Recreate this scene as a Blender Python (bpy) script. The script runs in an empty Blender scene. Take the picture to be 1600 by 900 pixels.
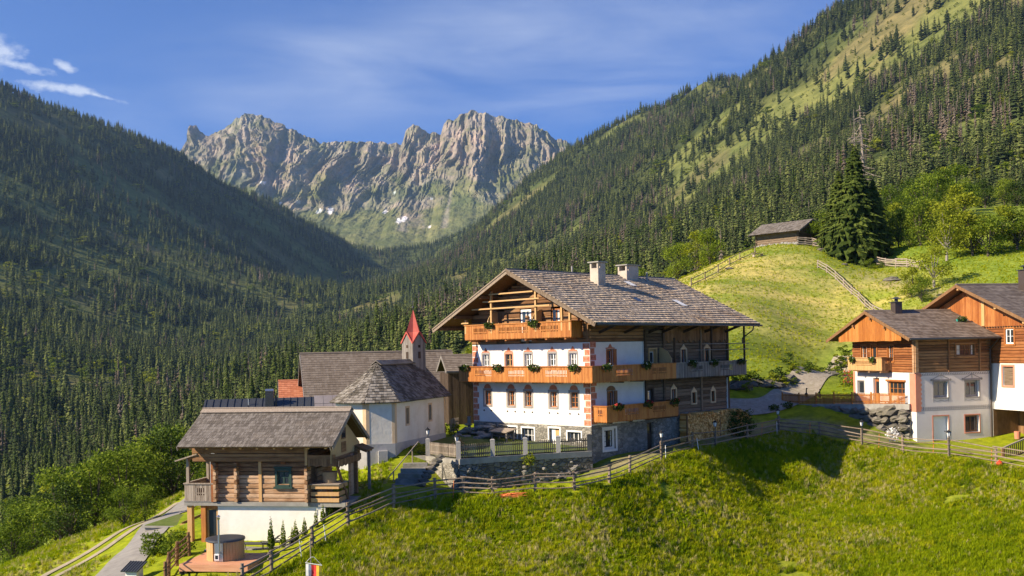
import bpy, math, random
import numpy as np
from mathutils import Matrix, Vector
random.seed(7); rng = np.random.default_rng(7)
R = math.radians
S = bpy.context.scene
COL = S.collection
# ------------------------------------------------------------ camera, sky, sun, exposure
F_PX, ROLL, PCX, PCY = 1600.0, 0.02, 800.0, 545.5
cam_d = bpy.data.cameras.new('camera'); cam = bpy.data.objects.new('camera', cam_d); COL.objects.link(cam)
cam_d.sensor_width = 36.0; cam_d.lens = 36.0; cam_d.clip_start = 0.5; cam_d.clip_end = 30000.0
cam_d.shift_x = 0.0; cam_d.shift_y = (PCY - 450.0) / 1600.0
cam.location = (0, 0, 0)
cam.matrix_world = Matrix.Rotation(R(90), 4, 'X') @ Matrix.Rotation(-ROLL, 4, 'Z')
S.camera = cam
SUN_AZ, SUN_EL = R(20.0), R(31.0)          # the light travels towards +x, a little towards +y
SUN_DIR = Vector((math.cos(SUN_AZ) * math.cos(SUN_EL), math.sin(SUN_AZ) * math.cos(SUN_EL), -math.sin(SUN_EL)))
W = bpy.data.worlds.new('World'); S.world = W; W.use_nodes = True
nt = W.node_tree; nt.nodes.clear()
def wn(t, **k):
    n = nt.nodes.new(t)
    for a, b in k.items(): setattr(n, a, b)
    return n
sky = wn('ShaderNodeTexSky', sky_type='NISHITA', sun_disc=False)
sky.sun_elevation = SUN_EL
to_sun = -SUN_DIR
sky.sun_rotation = math.atan2(to_sun.x, to_sun.y)
sky.altitude = 1400.0; sky.air_density = 1.0; sky.dust_density = 0.35; sky.ozone_density = 2.2
tc = wn('ShaderNodeTexCoord')
# thin high cloud veils drawn out along one wind direction, and a small cumulus group low on the left
def vm(op, a, b=None, val=None):
    n = wn('ShaderNodeVectorMath', operation=op); nt.links.new(a, n.inputs[0])
    if b is not None: n.inputs[1].default_value = b
    return n
def mth(op, a, b=None, clamp=False):
    n = wn('ShaderNodeMath', operation=op, use_clamp=clamp)
    for k, q in enumerate((a, b)):
        if q is None: continue
        if isinstance(q, (int, float)): n.inputs[k].default_value = q
        else: nt.links.new(q, n.inputs[k])
    return n.outputs[0]
def sky_dir(u, v): return Vector(((u - 800) / 1600, 1.0, (545.5 - v - .02 * (u - 800)) / 1600)).normalized()
def patch(u, v, rx, rz, tilt=0.0):      # soft oval around a direction of the sky: 1 in the middle, 0 at the rim, below 0 outside
    c = sky_dir(u, v); s1 = vm('SUBTRACT', tc.outputs['Generated'], c); m_ = wn('ShaderNodeMapping', vector_type='POINT'); m_.inputs['Rotation'].default_value = (0, tilt, 0); nt.links.new(s1.outputs[0], m_.inputs['Vector'])
    s2 = vm('MULTIPLY', m_.outputs[0], (1 / rx, 1.2, 1 / rz)); l = wn('ShaderNodeVectorMath', operation='LENGTH'); nt.links.new(s2.outputs[0], l.inputs[0]); return mth('SUBTRACT', 1.0, l.outputs['Value'])
def cnoise(scale, stretch, tilt, detail, rough, dist=0.0):
    m_ = wn('ShaderNodeMapping'); m_.inputs['Rotation'].default_value = (0, tilt, 0); m_.inputs['Scale'].default_value = stretch; nt.links.new(tc.outputs['Generated'], m_.inputs['Vector'])
    z = wn('ShaderNodeTexNoise'); z.inputs['Scale'].default_value = scale; z.inputs['Detail'].default_value = detail; z.inputs['Roughness'].default_value = rough; z.inputs['Distortion'].default_value = dist; nt.links.new(m_.outputs[0], z.inputs['Vector']); return z.outputs['Fac']
veil = cnoise(3.2, (1.0, 1.0, 4.5), R(12), 7, .55, .5); veil = mth('MULTIPLY', mth('SUBTRACT', veil, .36), 2.6, True)
fine = cnoise(9.0, (.6, 1.0, 7.0), R(12), 6, .6, .3); veil = mth('MULTIPLY', veil, mth('ADD', mth('MULTIPLY', fine, .7), .45))
band = mth('MULTIPLY', patch(930, 60, .46, .085, R(9)), 1.0, True); band2 = mth('MULTIPLY', patch(960, 140, .17, .03, R(9)), 1.0, True); band3 = mth('MULTIPLY', patch(420, 120, .24, .07, R(14)), .6, True)
cir = mth('MULTIPLY', veil, mth('ADD', mth('ADD', mth('MULTIPLY', band, .75), mth('MULTIPLY', band2, .45)), mth('ADD', mth('MULTIPLY', band3, .5), .035)), True)
lump = cnoise(34, (1, 1, 1.6), 0, 8, .62); puff = None
for (u_, v_, rx_, rz_, tl) in ((18, 78, .030, .014, R(8)), (42, 103, .028, .006, R(-10)), (100, 137, .040, .0055, R(-5)), (106, 101, .010, .005, R(-25)), (165, 150, .030, .003, R(-12)), (-70, 95, .045, .018, 0)):
    q = mth('ADD', mth('MULTIPLY', patch(u_, v_, rx_, rz_, tl), 1.1), mth('MULTIPLY', mth('SUBTRACT', lump, .52), 3.4)); q = mth('MULTIPLY', mth('MULTIPLY', q, 1.25, True), mth('ADD', mth('MULTIPLY', lump, .9), .5), True); puff = q if puff is None else mth('MAXIMUM', puff, q)
cloud = mth('MAXIMUM', cir, mth('MULTIPLY', puff, .8))
mix = wn('ShaderNodeMix', data_type='RGBA'); mix.inputs['B'].default_value = (4.0, 4.3, 5.0, 1)
nt.links.new(cloud, mix.inputs['Factor']); 
deep = wn('ShaderNodeMix', data_type='RGBA', blend_type='MULTIPLY'); deep.inputs['Factor'].default_value = 1.0; deep.inputs['B'].default_value = (0.20, 0.37, 0.70, 1)
nt.links.new(sky.outputs['Color'], deep.inputs['A']); nt.links.new(deep.outputs['Result'], mix.inputs['A'])
bg = wn('ShaderNodeBackground'); bg.inputs['Strength'].default_value = 0.10
out = wn('ShaderNodeOutputWorld'); nt.links.new(mix.outputs['Result'], bg.inputs['Color']); nt.links.new(bg.outputs[0], out.inputs[0])
sun_d = bpy.data.lights.new('sun', 'SUN'); sun_d.energy = 4.2; sun_d.angle = R(0.53); sun_d.color = (1.0, 0.85, 0.63)
sun = bpy.data.objects.new('sun', sun_d); COL.objects.link(sun)
sun.rotation_euler = SUN_DIR.to_track_quat('-Z', 'Y').to_euler(); sun.location = (-60, 10, 60)
S.view_settings.view_transform = 'Standard'; S.view_settings.look = 'None'; S.view_settings.exposure = 1.15; S.view_settings.gamma = 1.0; S.view_settings.use_curve_mapping = False
S.render.engine = 'CYCLES'
S.cycles.use_denoising = True
try: S.cycles.denoiser = 'OPENIMAGEDENOISE'
except Exception: pass
S.cycles.max_bounces = 6; S.cycles.diffuse_bounces = 4; S.cycles.glossy_bounces = 2; S.cycles.transparent_max_bounces = 8; S.cycles.volume_bounces = 0
# ------------------------------------------------------------ photograph geometry
CA, SA = math.cos(ROLL), math.sin(ROLL)
def ray(u, v):
    a, b = u - PCX, PCY - v
    return np.array([(a * CA + b * SA) / F_PX, 1.0, (-a * SA + b * CA) / F_PX])
def un(u, v, y): return ray(u, v) * y
# ------------------------------------------------------------ mesh helpers
class MB:
    def __init__(s): s.v = []; s.f = []; s.m = []
    def poly(s, pts, m=0):
        i = len(s.v); s.v += [tuple(p) for p in pts]; s.f.append(tuple(range(i, i + len(pts)))); s.m.append(m)
    def hexa(s, p, m=0):     # 8 corners, bottom 4 then top 4 (counter-clockwise from above)
        i = len(s.v); s.v += [tuple(q) for q in p]
        for f in ((3, 2, 1, 0), (4, 5, 6, 7), (0, 1, 5, 4), (1, 2, 6, 5), (2, 3, 7, 6), (3, 0, 4, 7)):
            s.f.append(tuple(i + k for k in f)); s.m.append(m)
    def box(s, x0, x1, y0, y1, z0, z1, m=0):
        x0, x1 = min(x0, x1), max(x0, x1); y0, y1 = min(y0, y1), max(y0, y1); z0, z1 = min(z0, z1), max(z0, z1)
        s.hexa(((x0, y0, z0), (x1, y0, z0), (x1, y1, z0), (x0, y1, z0), (x0, y0, z1), (x1, y0, z1), (x1, y1, z1), (x0, y1, z1)), m)
    def beam(s, p, q, w, h, m=0, up=(0, 0, 1)):
        p, q = Vector(p), Vector(q); d = (q - p).normalized(); u = Vector(up)
        sd = d.cross(u)
        if sd.length < 1e-4: sd = d.cross(Vector((1, 0, 0)))
        sd.normalize(); u2 = sd.cross(d)
        a, b = sd * (w / 2), u2 * (h / 2)
        s.hexa([p - a - b, p + a - b, q + a - b, q - a - b, p - a + b, p + a + b, q + a + b, q - a + b], m)
    def tube(s, p, q, r0, r1, n=8, m=0, cap=True):
        p, q = Vector(p), Vector(q); d = (q - p).normalized()
        a = d.cross(Vector((0, 0, 1)))
        if a.length < 1e-3: a = Vector((1, 0, 0))
        a.normalize(); b = d.cross(a); i = len(s.v)
        for c, r in ((p, r0), (q, r1)):
            for k in range(n):
                t = 2 * math.pi * k / n; s.v.append(tuple(c + a * (math.cos(t) * r) + b * (math.sin(t) * r)))
        for k in range(n):
            k2 = (k + 1) % n; s.f.append((i + k, i + k2, i + n + k2, i + n + k)); s.m.append(m)
        if cap:
            s.f.append(tuple(i + k for k in range(n))[::-1]); s.m.append(m); s.f.append(tuple(i + n + k for k in range(n))); s.m.append(m)
    def path(s, pts, rad, n=6, m=0):
        for a, b in zip(pts[:-1], pts[1:]): s.tube(a, b, rad, rad, n, m)
    def extrude(s, pts, d, m=0):     # prism from a planar polygon and an offset vector
        n = len(pts); d = Vector(d); a = [Vector(p) for p in pts]; b = [p + d for p in a]
        i = len(s.v); s.v += [tuple(p) for p in a + b]
        s.f.append(tuple(range(i, i + n))[::-1]); s.m.append(m); s.f.append(tuple(range(i + n, i + 2 * n))); s.m.append(m)
        for k in range(n):
            k2 = (k + 1) % n; s.f.append((i + k, i + k2, i + n + k2, i + n + k)); s.m.append(m)
    def blob(s, c, r, n=8, rings=5, jit=0.12, m=0, seed=0, sq=(1, 1, 1)):
        rr = random.Random(seed); i = len(s.v); c = Vector(c)
        s.v.append(tuple(c + Vector((0, 0, -r * sq[2]))))
        for a in range(1, rings):
            ph = -math.pi / 2 + math.pi * a / rings
            for k in range(n):
                t = 2 * math.pi * (k + 0.5 * (a % 2)) / n; j = r * (1 + rr.uniform(-jit, jit))
                s.v.append(tuple(c + Vector((math.cos(t) * math.cos(ph) * j * sq[0], math.sin(t) * math.cos(ph) * j * sq[1], math.sin(ph) * j * sq[2]))))
        s.v.append(tuple(c + Vector((0, 0, r * sq[2])))); top = len(s.v) - 1
        for k in range(n): s.f.append((i, i + 1 + (k + 1) % n, i + 1 + k)); s.m.append(m)
        for a in range(rings - 2):
            o = i + 1 + a * n
            for k in range(n):
                k2 = (k + 1) % n; s.f.append((o + k, o + k2, o + n + k2, o + n + k)); s.m.append(m)
        o = i + 1 + (rings - 2) * n
        for k in range(n): s.f.append((o + k, o + (k + 1) % n, top)); s.m.append(m)
    def mesh(s, name, mats, zoff=0.0, smooth=False):
        me = bpy.data.meshes.new(name)
        v = np.array(s.v, dtype=np.float64).reshape(-1, 3)
        if zoff: v = v - np.array([0, 0, zoff])
        me.from_pydata(v.tolist(), [], s.f)
        for mm in (mats if isinstance(mats, (list, tuple)) else [mats]): me.materials.append(MATS[mm])
        if any(s.m): me.polygons.foreach_set('material_index', s.m)
        if smooth: me.polygons.foreach_set('use_smooth', [True] * len(s.f))
        me.update(); return me
def link(name, data, parent=None):
    o = bpy.data.objects.new(name, data); COL.objects.link(o)
    if parent is not None: o.parent = parent
    return o
def tag(o, label=None, cat=None, group=None, kind=None):
    if label: o['label'] = label
    if cat: o['category'] = cat
    if group: o['group'] = group
    if kind: o['kind'] = kind
    return o
class Thing:      # an Empty at the base of a thing; parts are meshes in its frame, heights given in world z
    def __init__(s, name, label, cat, loc=(0, 0, 0), rotz=0.0, group=None, kind=None):
        s.o = link(name, None); s.o.location = loc; s.o.rotation_euler = (0, 0, rotz); s.zb = loc[2]; s.o.empty_display_size = 0.2
        tag(s.o, label, cat, group, kind); s.c, s.s = math.cos(rotz), math.sin(rotz); s.loc = loc
    def part(s, name, mb, mats, parent=None, smooth=False, kind=None, label=None):
        if not mb.f: return None
        o = link(name, mb.mesh(name, mats, s.zb, smooth), parent or s.o)
        if kind: o['kind'] = kind
        if label: o['label'] = label
        return o
    def world(s, x, y, z): return Vector((s.loc[0] + s.c * x - s.s * y, s.loc[1] + s.s * x + s.c * y, z))
def single(name, mb, mats, label, cat, loc=(0, 0, 0), rotz=0, group=None, kind=None, smooth=False):
    o = link(name, mb.mesh(name, mats, 0.0, smooth)); o.location = loc; o.rotation_euler = (0, 0, rotz); return tag(o, label, cat, group, kind)
def copy_tree(o, parent=None):
    c = o.copy(); COL.objects.link(c); c.parent = parent
    for ch in o.children: copy_tree(ch, c)
    return c
# ------------------------------------------------------------ numpy noise
_perm = rng.permutation(4096)
def vnoise(x, y, seed=0):
    xi = np.floor(x).astype(np.int64); yi = np.floor(y).astype(np.int64); fx = x - xi; fy = y - yi
    fx = fx * fx * fx * (fx * (fx * 6 - 15) + 10); fy = fy * fy * fy * (fy * (fy * 6 - 15) + 10)
    def h(a, b): return _perm[(_perm[(a + seed * 131) & 4095] + b) & 4095] / 4095.0
    return (h(xi, yi) * (1 - fx) + h(xi + 1, yi) * fx) * (1 - fy) + (h(xi, yi + 1) * (1 - fx) + h(xi + 1, yi + 1) * fx) * fy
def fbm(x, y, oct=5, seed=0, gain=0.5):
    a, t, n = 1.0, 0.0, 0.0
    for k in range(oct):
        t = t + a * vnoise(x, y, seed + k); n += a; a *= gain; x = x * 2.03 + 17.1; y = y * 2.03 + 5.3
    return t / n
def ridged(x, y, oct=5, seed=0, gain=0.55):
    a, t, n = 1.0, 0.0, 0.0
    for k in range(oct):
        t = t + a * (1 - np.abs(2 * vnoise(x, y, seed + k) - 1)); n += a; a *= gain; x = x * 2.1 + 11.7; y = y * 2.1 + 3.9
    return t / n
# ------------------------------------------------------------ materials
MATS = {}
def new_mat(name):
    m = bpy.data.materials.new(name); m.use_nodes = True; n = m.node_tree; n.nodes.clear()
    o = n.nodes.new('ShaderNodeOutputMaterial'); b = n.nodes.new('ShaderNodeBsdfPrincipled'); n.links.new(b.outputs[0], o.inputs['Surface'])
    MATS[name] = m; return m, n, b
def nd(n, t, **k):
    x = n.nodes.new(t)
    for a, b in k.items(): setattr(x, a, b)
    return x
def rgb(c): return (c[0], c[1], c[2], 1.0)
def ramp(n, stops):
    r = nd(n, 'ShaderNodeValToRGB'); e = r.color_ramp.elements
    while len(e) < len(stops): e.new(0.5)
    for q, (p, c) in zip(e, stops): q.position = p; q.color = rgb(c) if len(c) == 3 else c
    return r
def surf(name, cols, scale=3.0, stretch=(1, 1, 1), rough=0.8, bump=0.15, bscale=None, island=0.25, objrand=0.0, dirt=None, dscale=0.6, spec=0.3, coord='Object', detail=6, trans=0.0):
    """cols: list of colours spread by noise; island: how much each loose piece differs; dirt: stain colour"""
    m, n, b = new_mat(name)
    t = nd(n, 'ShaderNodeTexCoord'); mp = nd(n, 'ShaderNodeMapping'); mp.inputs['Scale'].default_value = stretch
    n.links.new(t.outputs[coord], mp.inputs['Vector'])
    z = nd(n, 'ShaderNodeTexNoise'); z.inputs['Scale'].default_value = scale; z.inputs['Detail'].default_value = detail; z.inputs['Roughness'].default_value = 0.62
    n.links.new(mp.outputs['Vector'], z.inputs['Vector'])
    fac = z.outputs['Fac']
    if island or objrand:
        g = nd(n, 'ShaderNodeNewGeometry'); oi = nd(n, 'ShaderNodeObjectInfo')
        a1 = nd(n, 'ShaderNodeMath', operation='MULTIPLY_ADD'); a1.inputs[1].default_value = island; a1.inputs[2].default_value = -island / 2
        n.links.new(g.outputs['Random Per Island'], a1.inputs[0])
        a2 = nd(n, 'ShaderNodeMath', operation='MULTIPLY_ADD'); a2.inputs[1].default_value = objrand; a2.inputs[2].default_value = -objrand / 2
        n.links.new(oi.outputs['Random'], a2.inputs[0])
        s1 = nd(n, 'ShaderNodeMath', operation='ADD'); n.links.new(a1.outputs[0], s1.inputs[0]); n.links.new(a2.outputs[0], s1.inputs[1])
        s2 = nd(n, 'ShaderNodeMath', operation='ADD', use_clamp=True); n.links.new(fac, s2.inputs[0]); n.links.new(s1.outputs[0], s2.inputs[1]); fac = s2.outputs[0]
    k = len(cols); r = ramp(n, [(0.28 + 0.44 * i / max(1, k - 1), c) for i, c in enumerate(cols)]); n.links.new(fac, r.inputs['Fac'])
    colour = r.outputs['Color']
    if dirt:
        z2 = nd(n, 'ShaderNodeTexNoise'); z2.inputs['Scale'].default_value = dscale; z2.inputs['Detail'].default_value = 7; z2.inputs['Roughness'].default_value = 0.65
        n.links.new(t.outputs[coord], z2.inputs['Vector'])
        r2 = ramp(n, [(0.52, (0, 0, 0)), (0.72, (1, 1, 1))]); n.links.new(z2.outputs['Fac'], r2.inputs['Fac'])
        mm = nd(n, 'ShaderNodeMath', operation='MULTIPLY'); mm.inputs[1].default_value = 0.7; n.links.new(r2.outputs['Color'], mm.inputs[0])
        x = nd(n, 'ShaderNodeMix', data_type='RGBA'); x.inputs['B'].default_value = rgb(dirt); n.links.new(mm.outputs[0], x.inputs['Factor']); n.links.new(colour, x.inputs['A']); colour = x.outputs['Result']
    n.links.new(colour, b.inputs['Base Color']); b.inputs['Roughness'].default_value = rough; b.inputs['Specular IOR Level'].default_value = spec
    if bump:
        zb = nd(n, 'ShaderNodeTexNoise'); zb.inputs['Scale'].default_value = bscale or scale * 3; zb.inputs['Detail'].default_value = 5
        n.links.new(mp.outputs['Vector'], zb.inputs['Vector'])
        bp = nd(n, 'ShaderNodeBump'); bp.inputs['Strength'].default_value = bump; bp.inputs['Distance'].default_value = 0.05
        n.links.new(zb.outputs['Fac'], bp.inputs['Height']); n.links.new(bp.outputs[0], b.inputs['Normal'])
    if trans:      # thin leaves let light through
        tr = nd(n, 'ShaderNodeBsdfTranslucent'); n.links.new(colour, tr.inputs['Color'])
        ms = nd(n, 'ShaderNodeMixShader'); ms.inputs[0].default_value = trans
        n.links.new(b.outputs[0], ms.inputs[1]); n.links.new(tr.outputs[0], ms.inputs[2]); o = [q for q in n.nodes if q.type == 'OUTPUT_MATERIAL'][0]; n.links.new(ms.outputs[0], o.inputs['Surface'])
    return m
def masonry(name, cols, mortar, scale=3.0, bump=0.6, flat=(1, 1, 1.6)):
    m, n, b = new_mat(name); t = nd(n, 'ShaderNodeTexCoord'); mp = nd(n, 'ShaderNodeMapping'); mp.inputs['Scale'].default_value = flat
    n.links.new(t.outputs['Object'], mp.inputs['Vector'])
    w = nd(n, 'ShaderNodeTexNoise'); w.inputs['Scale'].default_value = 2.0; n.links.new(mp.outputs[0], w.inputs['Vector'])
    ad = nd(n, 'ShaderNodeMix', data_type='RGBA', blend_type='LINEAR_LIGHT'); ad.inputs['Factor'].default_value = 0.12; n.links.new(mp.outputs[0], ad.inputs['A']); n.links.new(w.outputs['Color'], ad.inputs['B'])
    v1 = nd(n, 'ShaderNodeTexVoronoi', feature='F1'); v2 = nd(n, 'ShaderNodeTexVoronoi', feature='DISTANCE_TO_EDGE')
    for v in (v1, v2): v.inputs['Scale'].default_value = scale; n.links.new(ad.outputs['Result'], v.inputs['Vector'])
    sp = nd(n, 'ShaderNodeSeparateColor'); n.links.new(v1.outputs['Color'], sp.inputs[0])
    z = nd(n, 'ShaderNodeTexNoise'); z.inputs['Scale'].default_value = 9; z.inputs['Detail'].default_value = 6; n.links.new(t.outputs['Object'], z.inputs['Vector'])
    av = nd(n, 'ShaderNodeMath', operation='MULTIPLY_ADD'); av.inputs[1].default_value = 0.55; n.links.new(sp.outputs[0], av.inputs[0])
    hz = nd(n, 'ShaderNodeMath', operation='MULTIPLY'); hz.inputs[1].default_value = 0.45; n.links.new(z.outputs['Fac'], hz.inputs[0]); n.links.new(hz.outputs[0], av.inputs[2])
    k = len(cols); r = ramp(n, [(0.1 + 0.75 * i / (k - 1), c) for i, c in enumerate(cols)]); n.links.new(av.outputs[0], r.inputs['Fac'])
    e = ramp(n, [(0.0, (1, 1, 1)), (0.07, (0, 0, 0))]); n.links.new(v2.outputs['Distance'], e.inputs['Fac'])
    x = nd(n, 'ShaderNodeMix', data_type='RGBA'); x.inputs['B'].default_value = rgb(mortar); n.links.new(e.outputs['Color'], x.inputs['Factor']); n.links.new(r.outputs['Color'], x.inputs['A'])
    n.links.new(x.outputs['Result'], b.inputs['Base Color']); b.inputs['Roughness'].default_value = 0.9
    hh = ramp(n, [(0.0, (0, 0, 0)), (0.16, (1, 1, 1))]); n.links.new(v2.outputs['Distance'], hh.inputs['Fac'])
    ah = nd(n, 'ShaderNodeMath', operation='ADD'); n.links.new(hh.outputs['Color'], ah.inputs[0]); n.links.new(z.outputs['Fac'], ah.inputs[1])
    bp = nd(n, 'ShaderNodeBump'); bp.inputs['Strength'].default_value = bump; bp.inputs['Distance'].default_value = 0.08; n.links.new(ah.outputs[0], bp.inputs['Height']); n.links.new(bp.outputs[0], b.inputs['Normal'])
    return m
surf('plaster_white', [(.70, .665, .61), (.76, .73, .68), (.80, .775, .73)], 1.2, rough=.9, bump=.12, bscale=14, island=0, dirt=(.62, .58, .52), dscale=.5)
surf('plaster_cream', [(.74, .66, .52), (.80, .735, .61), (.83, .78, .68)], 1.0, rough=.9, bump=.25, bscale=5, island=0, dirt=(.5, .45, .36), dscale=.45)
surf('plaster_grey', [(.36, .35, .34), (.42, .41, .40), (.47, .46, .45)], 1.5, rough=.9, bump=.2, bscale=8, island=0, dirt=(.27, .27, .25))
surf('plaster_lilac', [(.66, .585, .53), (.73, .655, .60), (.78, .71, .655)], 1.0, rough=.9, bump=.12, bscale=12, island=0, dirt=(.58, .49, .43), dscale=.5)
surf('concrete', [(.22, .205, .18), (.28, .265, .235), (.34, .325, .29)], 2.0, rough=.9, bump=.2, island=.1, dirt=(.2, .2, .17))
surf('ochre_paint', [(.62, .44, .25), (.70, .53, .34)], 2.5, rough=.85, bump=.1, island=.1)
surf('red_paint', [(.42, .13, .07), (.50, .17, .09), (.55, .22, .12)], 3.0, rough=.85, bump=.1, island=.35)
surf('salmon_paint', [(.55, .21, .13), (.62, .26, .17)], 2.0, rough=.85, bump=.08, island=.1)
surf('grey_paint', [(.26, .23, .21), (.33, .30, .28)], 3.0, rough=.85, bump=.05, island=.15)
surf('wood_new', [(.32, .105, .020), (.42, .155, .032), (.50, .215, .055)], 2.5, (6, 6, .7), rough=.6, bump=.1, island=.42, dirt=(.34, .12, .03), dscale=.9)
surf('wood_orange', [(.25, .075, .018), (.34, .115, .028), (.42, .17, .05)], 2.2, (5, 5, .6), rough=.6, bump=.12, island=.5, dirt=(.24, .08, .025), dscale=.8)
surf('wood_post', [(.48, .27, .10), (.58, .36, .16)], 3, (4, 4, .6), rough=.65, bump=.1, island=.3)
surf('log_orange', [(.165, .055, .017), (.25, .085, .025), (.33, .13, .042)], 2.0, (.5, .5, 5), rough=.7, bump=.25, island=.5, dirt=(.12, .045, .02), dscale=1.2)
surf('log_brown', [(.15, .070, .028), (.25, .125, .052), (.34, .19, .088)], 2.0, (.5, .5, 5), rough=.8, bump=.3, island=.55, dirt=(.10, .055, .03), dscale=1.0)
surf('log_weathered', [(.16, .080, .036), (.31, .170, .082), (.44, .265, .145), (.52, .35, .22)], 2.4, (.6, .6, 6), rough=.85, bump=.4, island=.6, dirt=(.17, .09, .045), dscale=1.3)
surf('log_dark', [(.085, .056, .034), (.155, .108, .070), (.235, .172, .118)], 2.2, (.6, .6, 6), rough=.85, bump=.35, island=.55, dirt=(.16, .12, .085), dscale=1.1)
surf('wood_dark', [(.03, .019, .012), (.06, .038, .024), (.09, .06, .04)], 2.5, (4, 4, .6), rough=.8, bump=.2, island=.4)
surf('wood_brown', [(.13, .065, .028), (.20, .105, .045), (.27, .15, .07)], 2.5, (4, 4, .7), rough=.75, bump=.2, island=.4)
surf('wood_grey', [(.13, .12, .11), (.20, .18, .165), (.28, .255, .23)], 2.5, (5, 5, .6), rough=.85, bump=.25, island=.5, dirt=(.16, .12, .08))
surf('wood_silver', [(.19, .150, .115), (.29, .235, .185), (.38, .32, .26)], 2.5, (5, 5, .7), rough=.85, bump=.25, island=.45)
surf('wood_tower', [(.17, .15, .13), (.24, .215, .19), (.31, .285, .255)], 2.5, (5, 5, .7), rough=.85, bump=.25, island=.45)
surf('wood_fence', [(.13, .092, .062), (.21, .158, .112), (.30, .235, .175)], 2.5, (5, 5, .7), rough=.85, bump=.25, island=.5, objrand=.3)
surf('chimney_render', [(.40, .34, .275), (.47, .41, .34), (.53, .47, .40)], 1.5, rough=.9, bump=.15, island=0, dirt=(.24, .19, .14), dscale=1.2)
surf('wood_panel', [(.50, .33, .14), (.60, .41, .19)], 1.5, rough=.7, bump=.05, island=.15)
surf('larch_deck', [(.50, .22, .12), (.60, .29, .16), (.66, .36, .21)], 2.0, (.6, 5, 5), rough=.65, bump=.1, island=.4)
surf('shingle_main', [(.33, .25, .175), (.41, .325, .24), (.48, .39, .30), (.55, .46, .37)], 1.6, (.22, 2.2, 2.2), rough=.9, bump=.2, bscale=14, island=.14, dirt=(.26, .15, .075), dscale=.35)
surf('shingle_cabin', [(.105, .090, .076), (.135, .117, .101), (.165, .145, .127), (.20, .178, .158)], 1.6, rough=.9, bump=.3, bscale=18, island=.55, dirt=(.15, .12, .09), dscale=.8)
surf('shingle_chapel', [(.105, .090, .072), (.155, .135, .112), (.205, .182, .155), (.27, .245, .212)], .9, rough=.95, bump=.35, bscale=12, island=.75, dirt=(.055, .05, .028), dscale=.8)
surf('tile_brown', [(.150, .118, .090), (.19, .153, .12), (.23, .19, .152)], 1.0, rough=.85, bump=.15, island=.35, dirt=(.14, .11, .085), dscale=.3)
surf('tile_right', [(.125, .092, .068), (.18, .137, .105), (.235, .185, .15)], .8, rough=.8, bump=.15, island=.4, dirt=(.26, .22, .185), dscale=.35)
surf('tile_dark', [(.105, .082, .068), (.145, .117, .098), (.19, .158, .135)], .8, rough=.75, bump=.1, island=.4)
surf('tile_red', [(.42, .14, .07), (.50, .18, .09), (.57, .23, .125)], 1.0, rough=.85, bump=.1, island=.4)
surf('metal_dark', [(.035, .038, .043), (.05, .054, .06)], 1.0, rough=.42, bump=.03, island=.15, spec=.5)
surf('metal_brown', [(.05, .036, .03), (.07, .052, .043)], 1.0, rough=.45, bump=.03, island=.1, spec=.5)
surf('metal_panel', [(.19, .165, .165), (.26, .235, .235)], .8, rough=.5, bump=.05, island=.25)
surf('steel', [(.5, .5, .5), (.6, .6, .6)], 1.0, rough=.3, bump=.02, island=.05); MATS['steel'].node_tree.nodes['Principled BSDF'].inputs['Metallic'].default_value = .9
surf('copper_red', [(.40, .065, .05), (.47, .09, .065), (.52, .13, .095)], 2.0, rough=.6, bump=.06, island=.25)
surf('black_paint', [(.012, .012, .013), (.022, .022, .023)], 2.0, rough=.5, bump=.03, island=.1)
surf('green_paint', [(.018, .045, .035), (.03, .065, .05)], 2.5, rough=.6, bump=.06, island=.2)
surf('teal_plastic', [(.02, .22, .19), (.03, .27, .23)], 2, rough=.5, bump=0, island=.1)
surf('red_plastic', [(.62, .045, .02), (.72, .07, .03)], 2, rough=.5, bump=0, island=.1)
surf('orange_net', [(.70, .16, .04), (.78, .24, .07)], 4, rough=.7, bump=.1, island=.5)
surf('white_paint', [(.76, .75, .72), (.82, .81, .79)], 2, rough=.6, bump=.03, island=.05)
surf('curtain', [(.55, .54, .50), (.70, .69, .66)], 6, (3, 3, .4), rough=.9, bump=.1, island=.3)
surf('wicker', [(.30, .21, .11), (.40, .29, .16)], 12, rough=.85, bump=.3, island=.1)
surf('asphalt', [(.20, .185, .17), (.25, .235, .215), (.29, .275, .25)], 1.6, rough=.92, bump=.1, bscale=30, island=0, dirt=(.30, .275, .24), dscale=.4)
surf('gravel', [(.27, .225, .17), (.36, .31, .24), (.45, .395, .32)], 3.0, rough=.95, bump=.35, bscale=25, island=0, dirt=(.20, .19, .10), dscale=.6)
surf('dirt_track', [(.30, .25, .17), (.40, .34, .24)], 3.0, rough=.95, bump=.3, bscale=20, island=0, dirt=(.17, .19, .05), dscale=.7)
surf('boulder', [(.085, .076, .062), (.14, .126, .105), (.20, .182, .155)], 1.3, rough=.92, bump=.5, bscale=6, island=.3, objrand=.3, dirt=(.13, .12, .055), dscale=1.0)
surf('stone_slab', [(.15, .14, .125), (.23, .215, .19), (.32, .30, .27)], 2.0, rough=.92, bump=.4, island=.45, objrand=.3, dirt=(.12, .12, .06))
surf('granite', [(.27, .26, .245), (.35, .34, .325)], 6.0, rough=.9, bump=.2, island=.15, objrand=.15)
surf('firewood', [(.52, .25, .06), (.74, .41, .125), (.86, .54, .20)], 2.0, rough=.85, bump=.1, island=.75)
surf('bark', [(.07, .055, .042), (.12, .098, .078)], 3.0, (3, 3, .6), rough=.95, bump=.5, island=.1, objrand=.2)
surf('bark_pale', [(.22, .19, .16), (.34, .30, .26)], 3.0, (3, 3, .6), rough=.95, bump=.3, island=.2, objrand=.2)
surf('dead_wood', [(.20, .165, .13), (.31, .265, .22)], 2.0, (3, 3, .6), rough=.95, bump=.2, island=.35)
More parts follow.
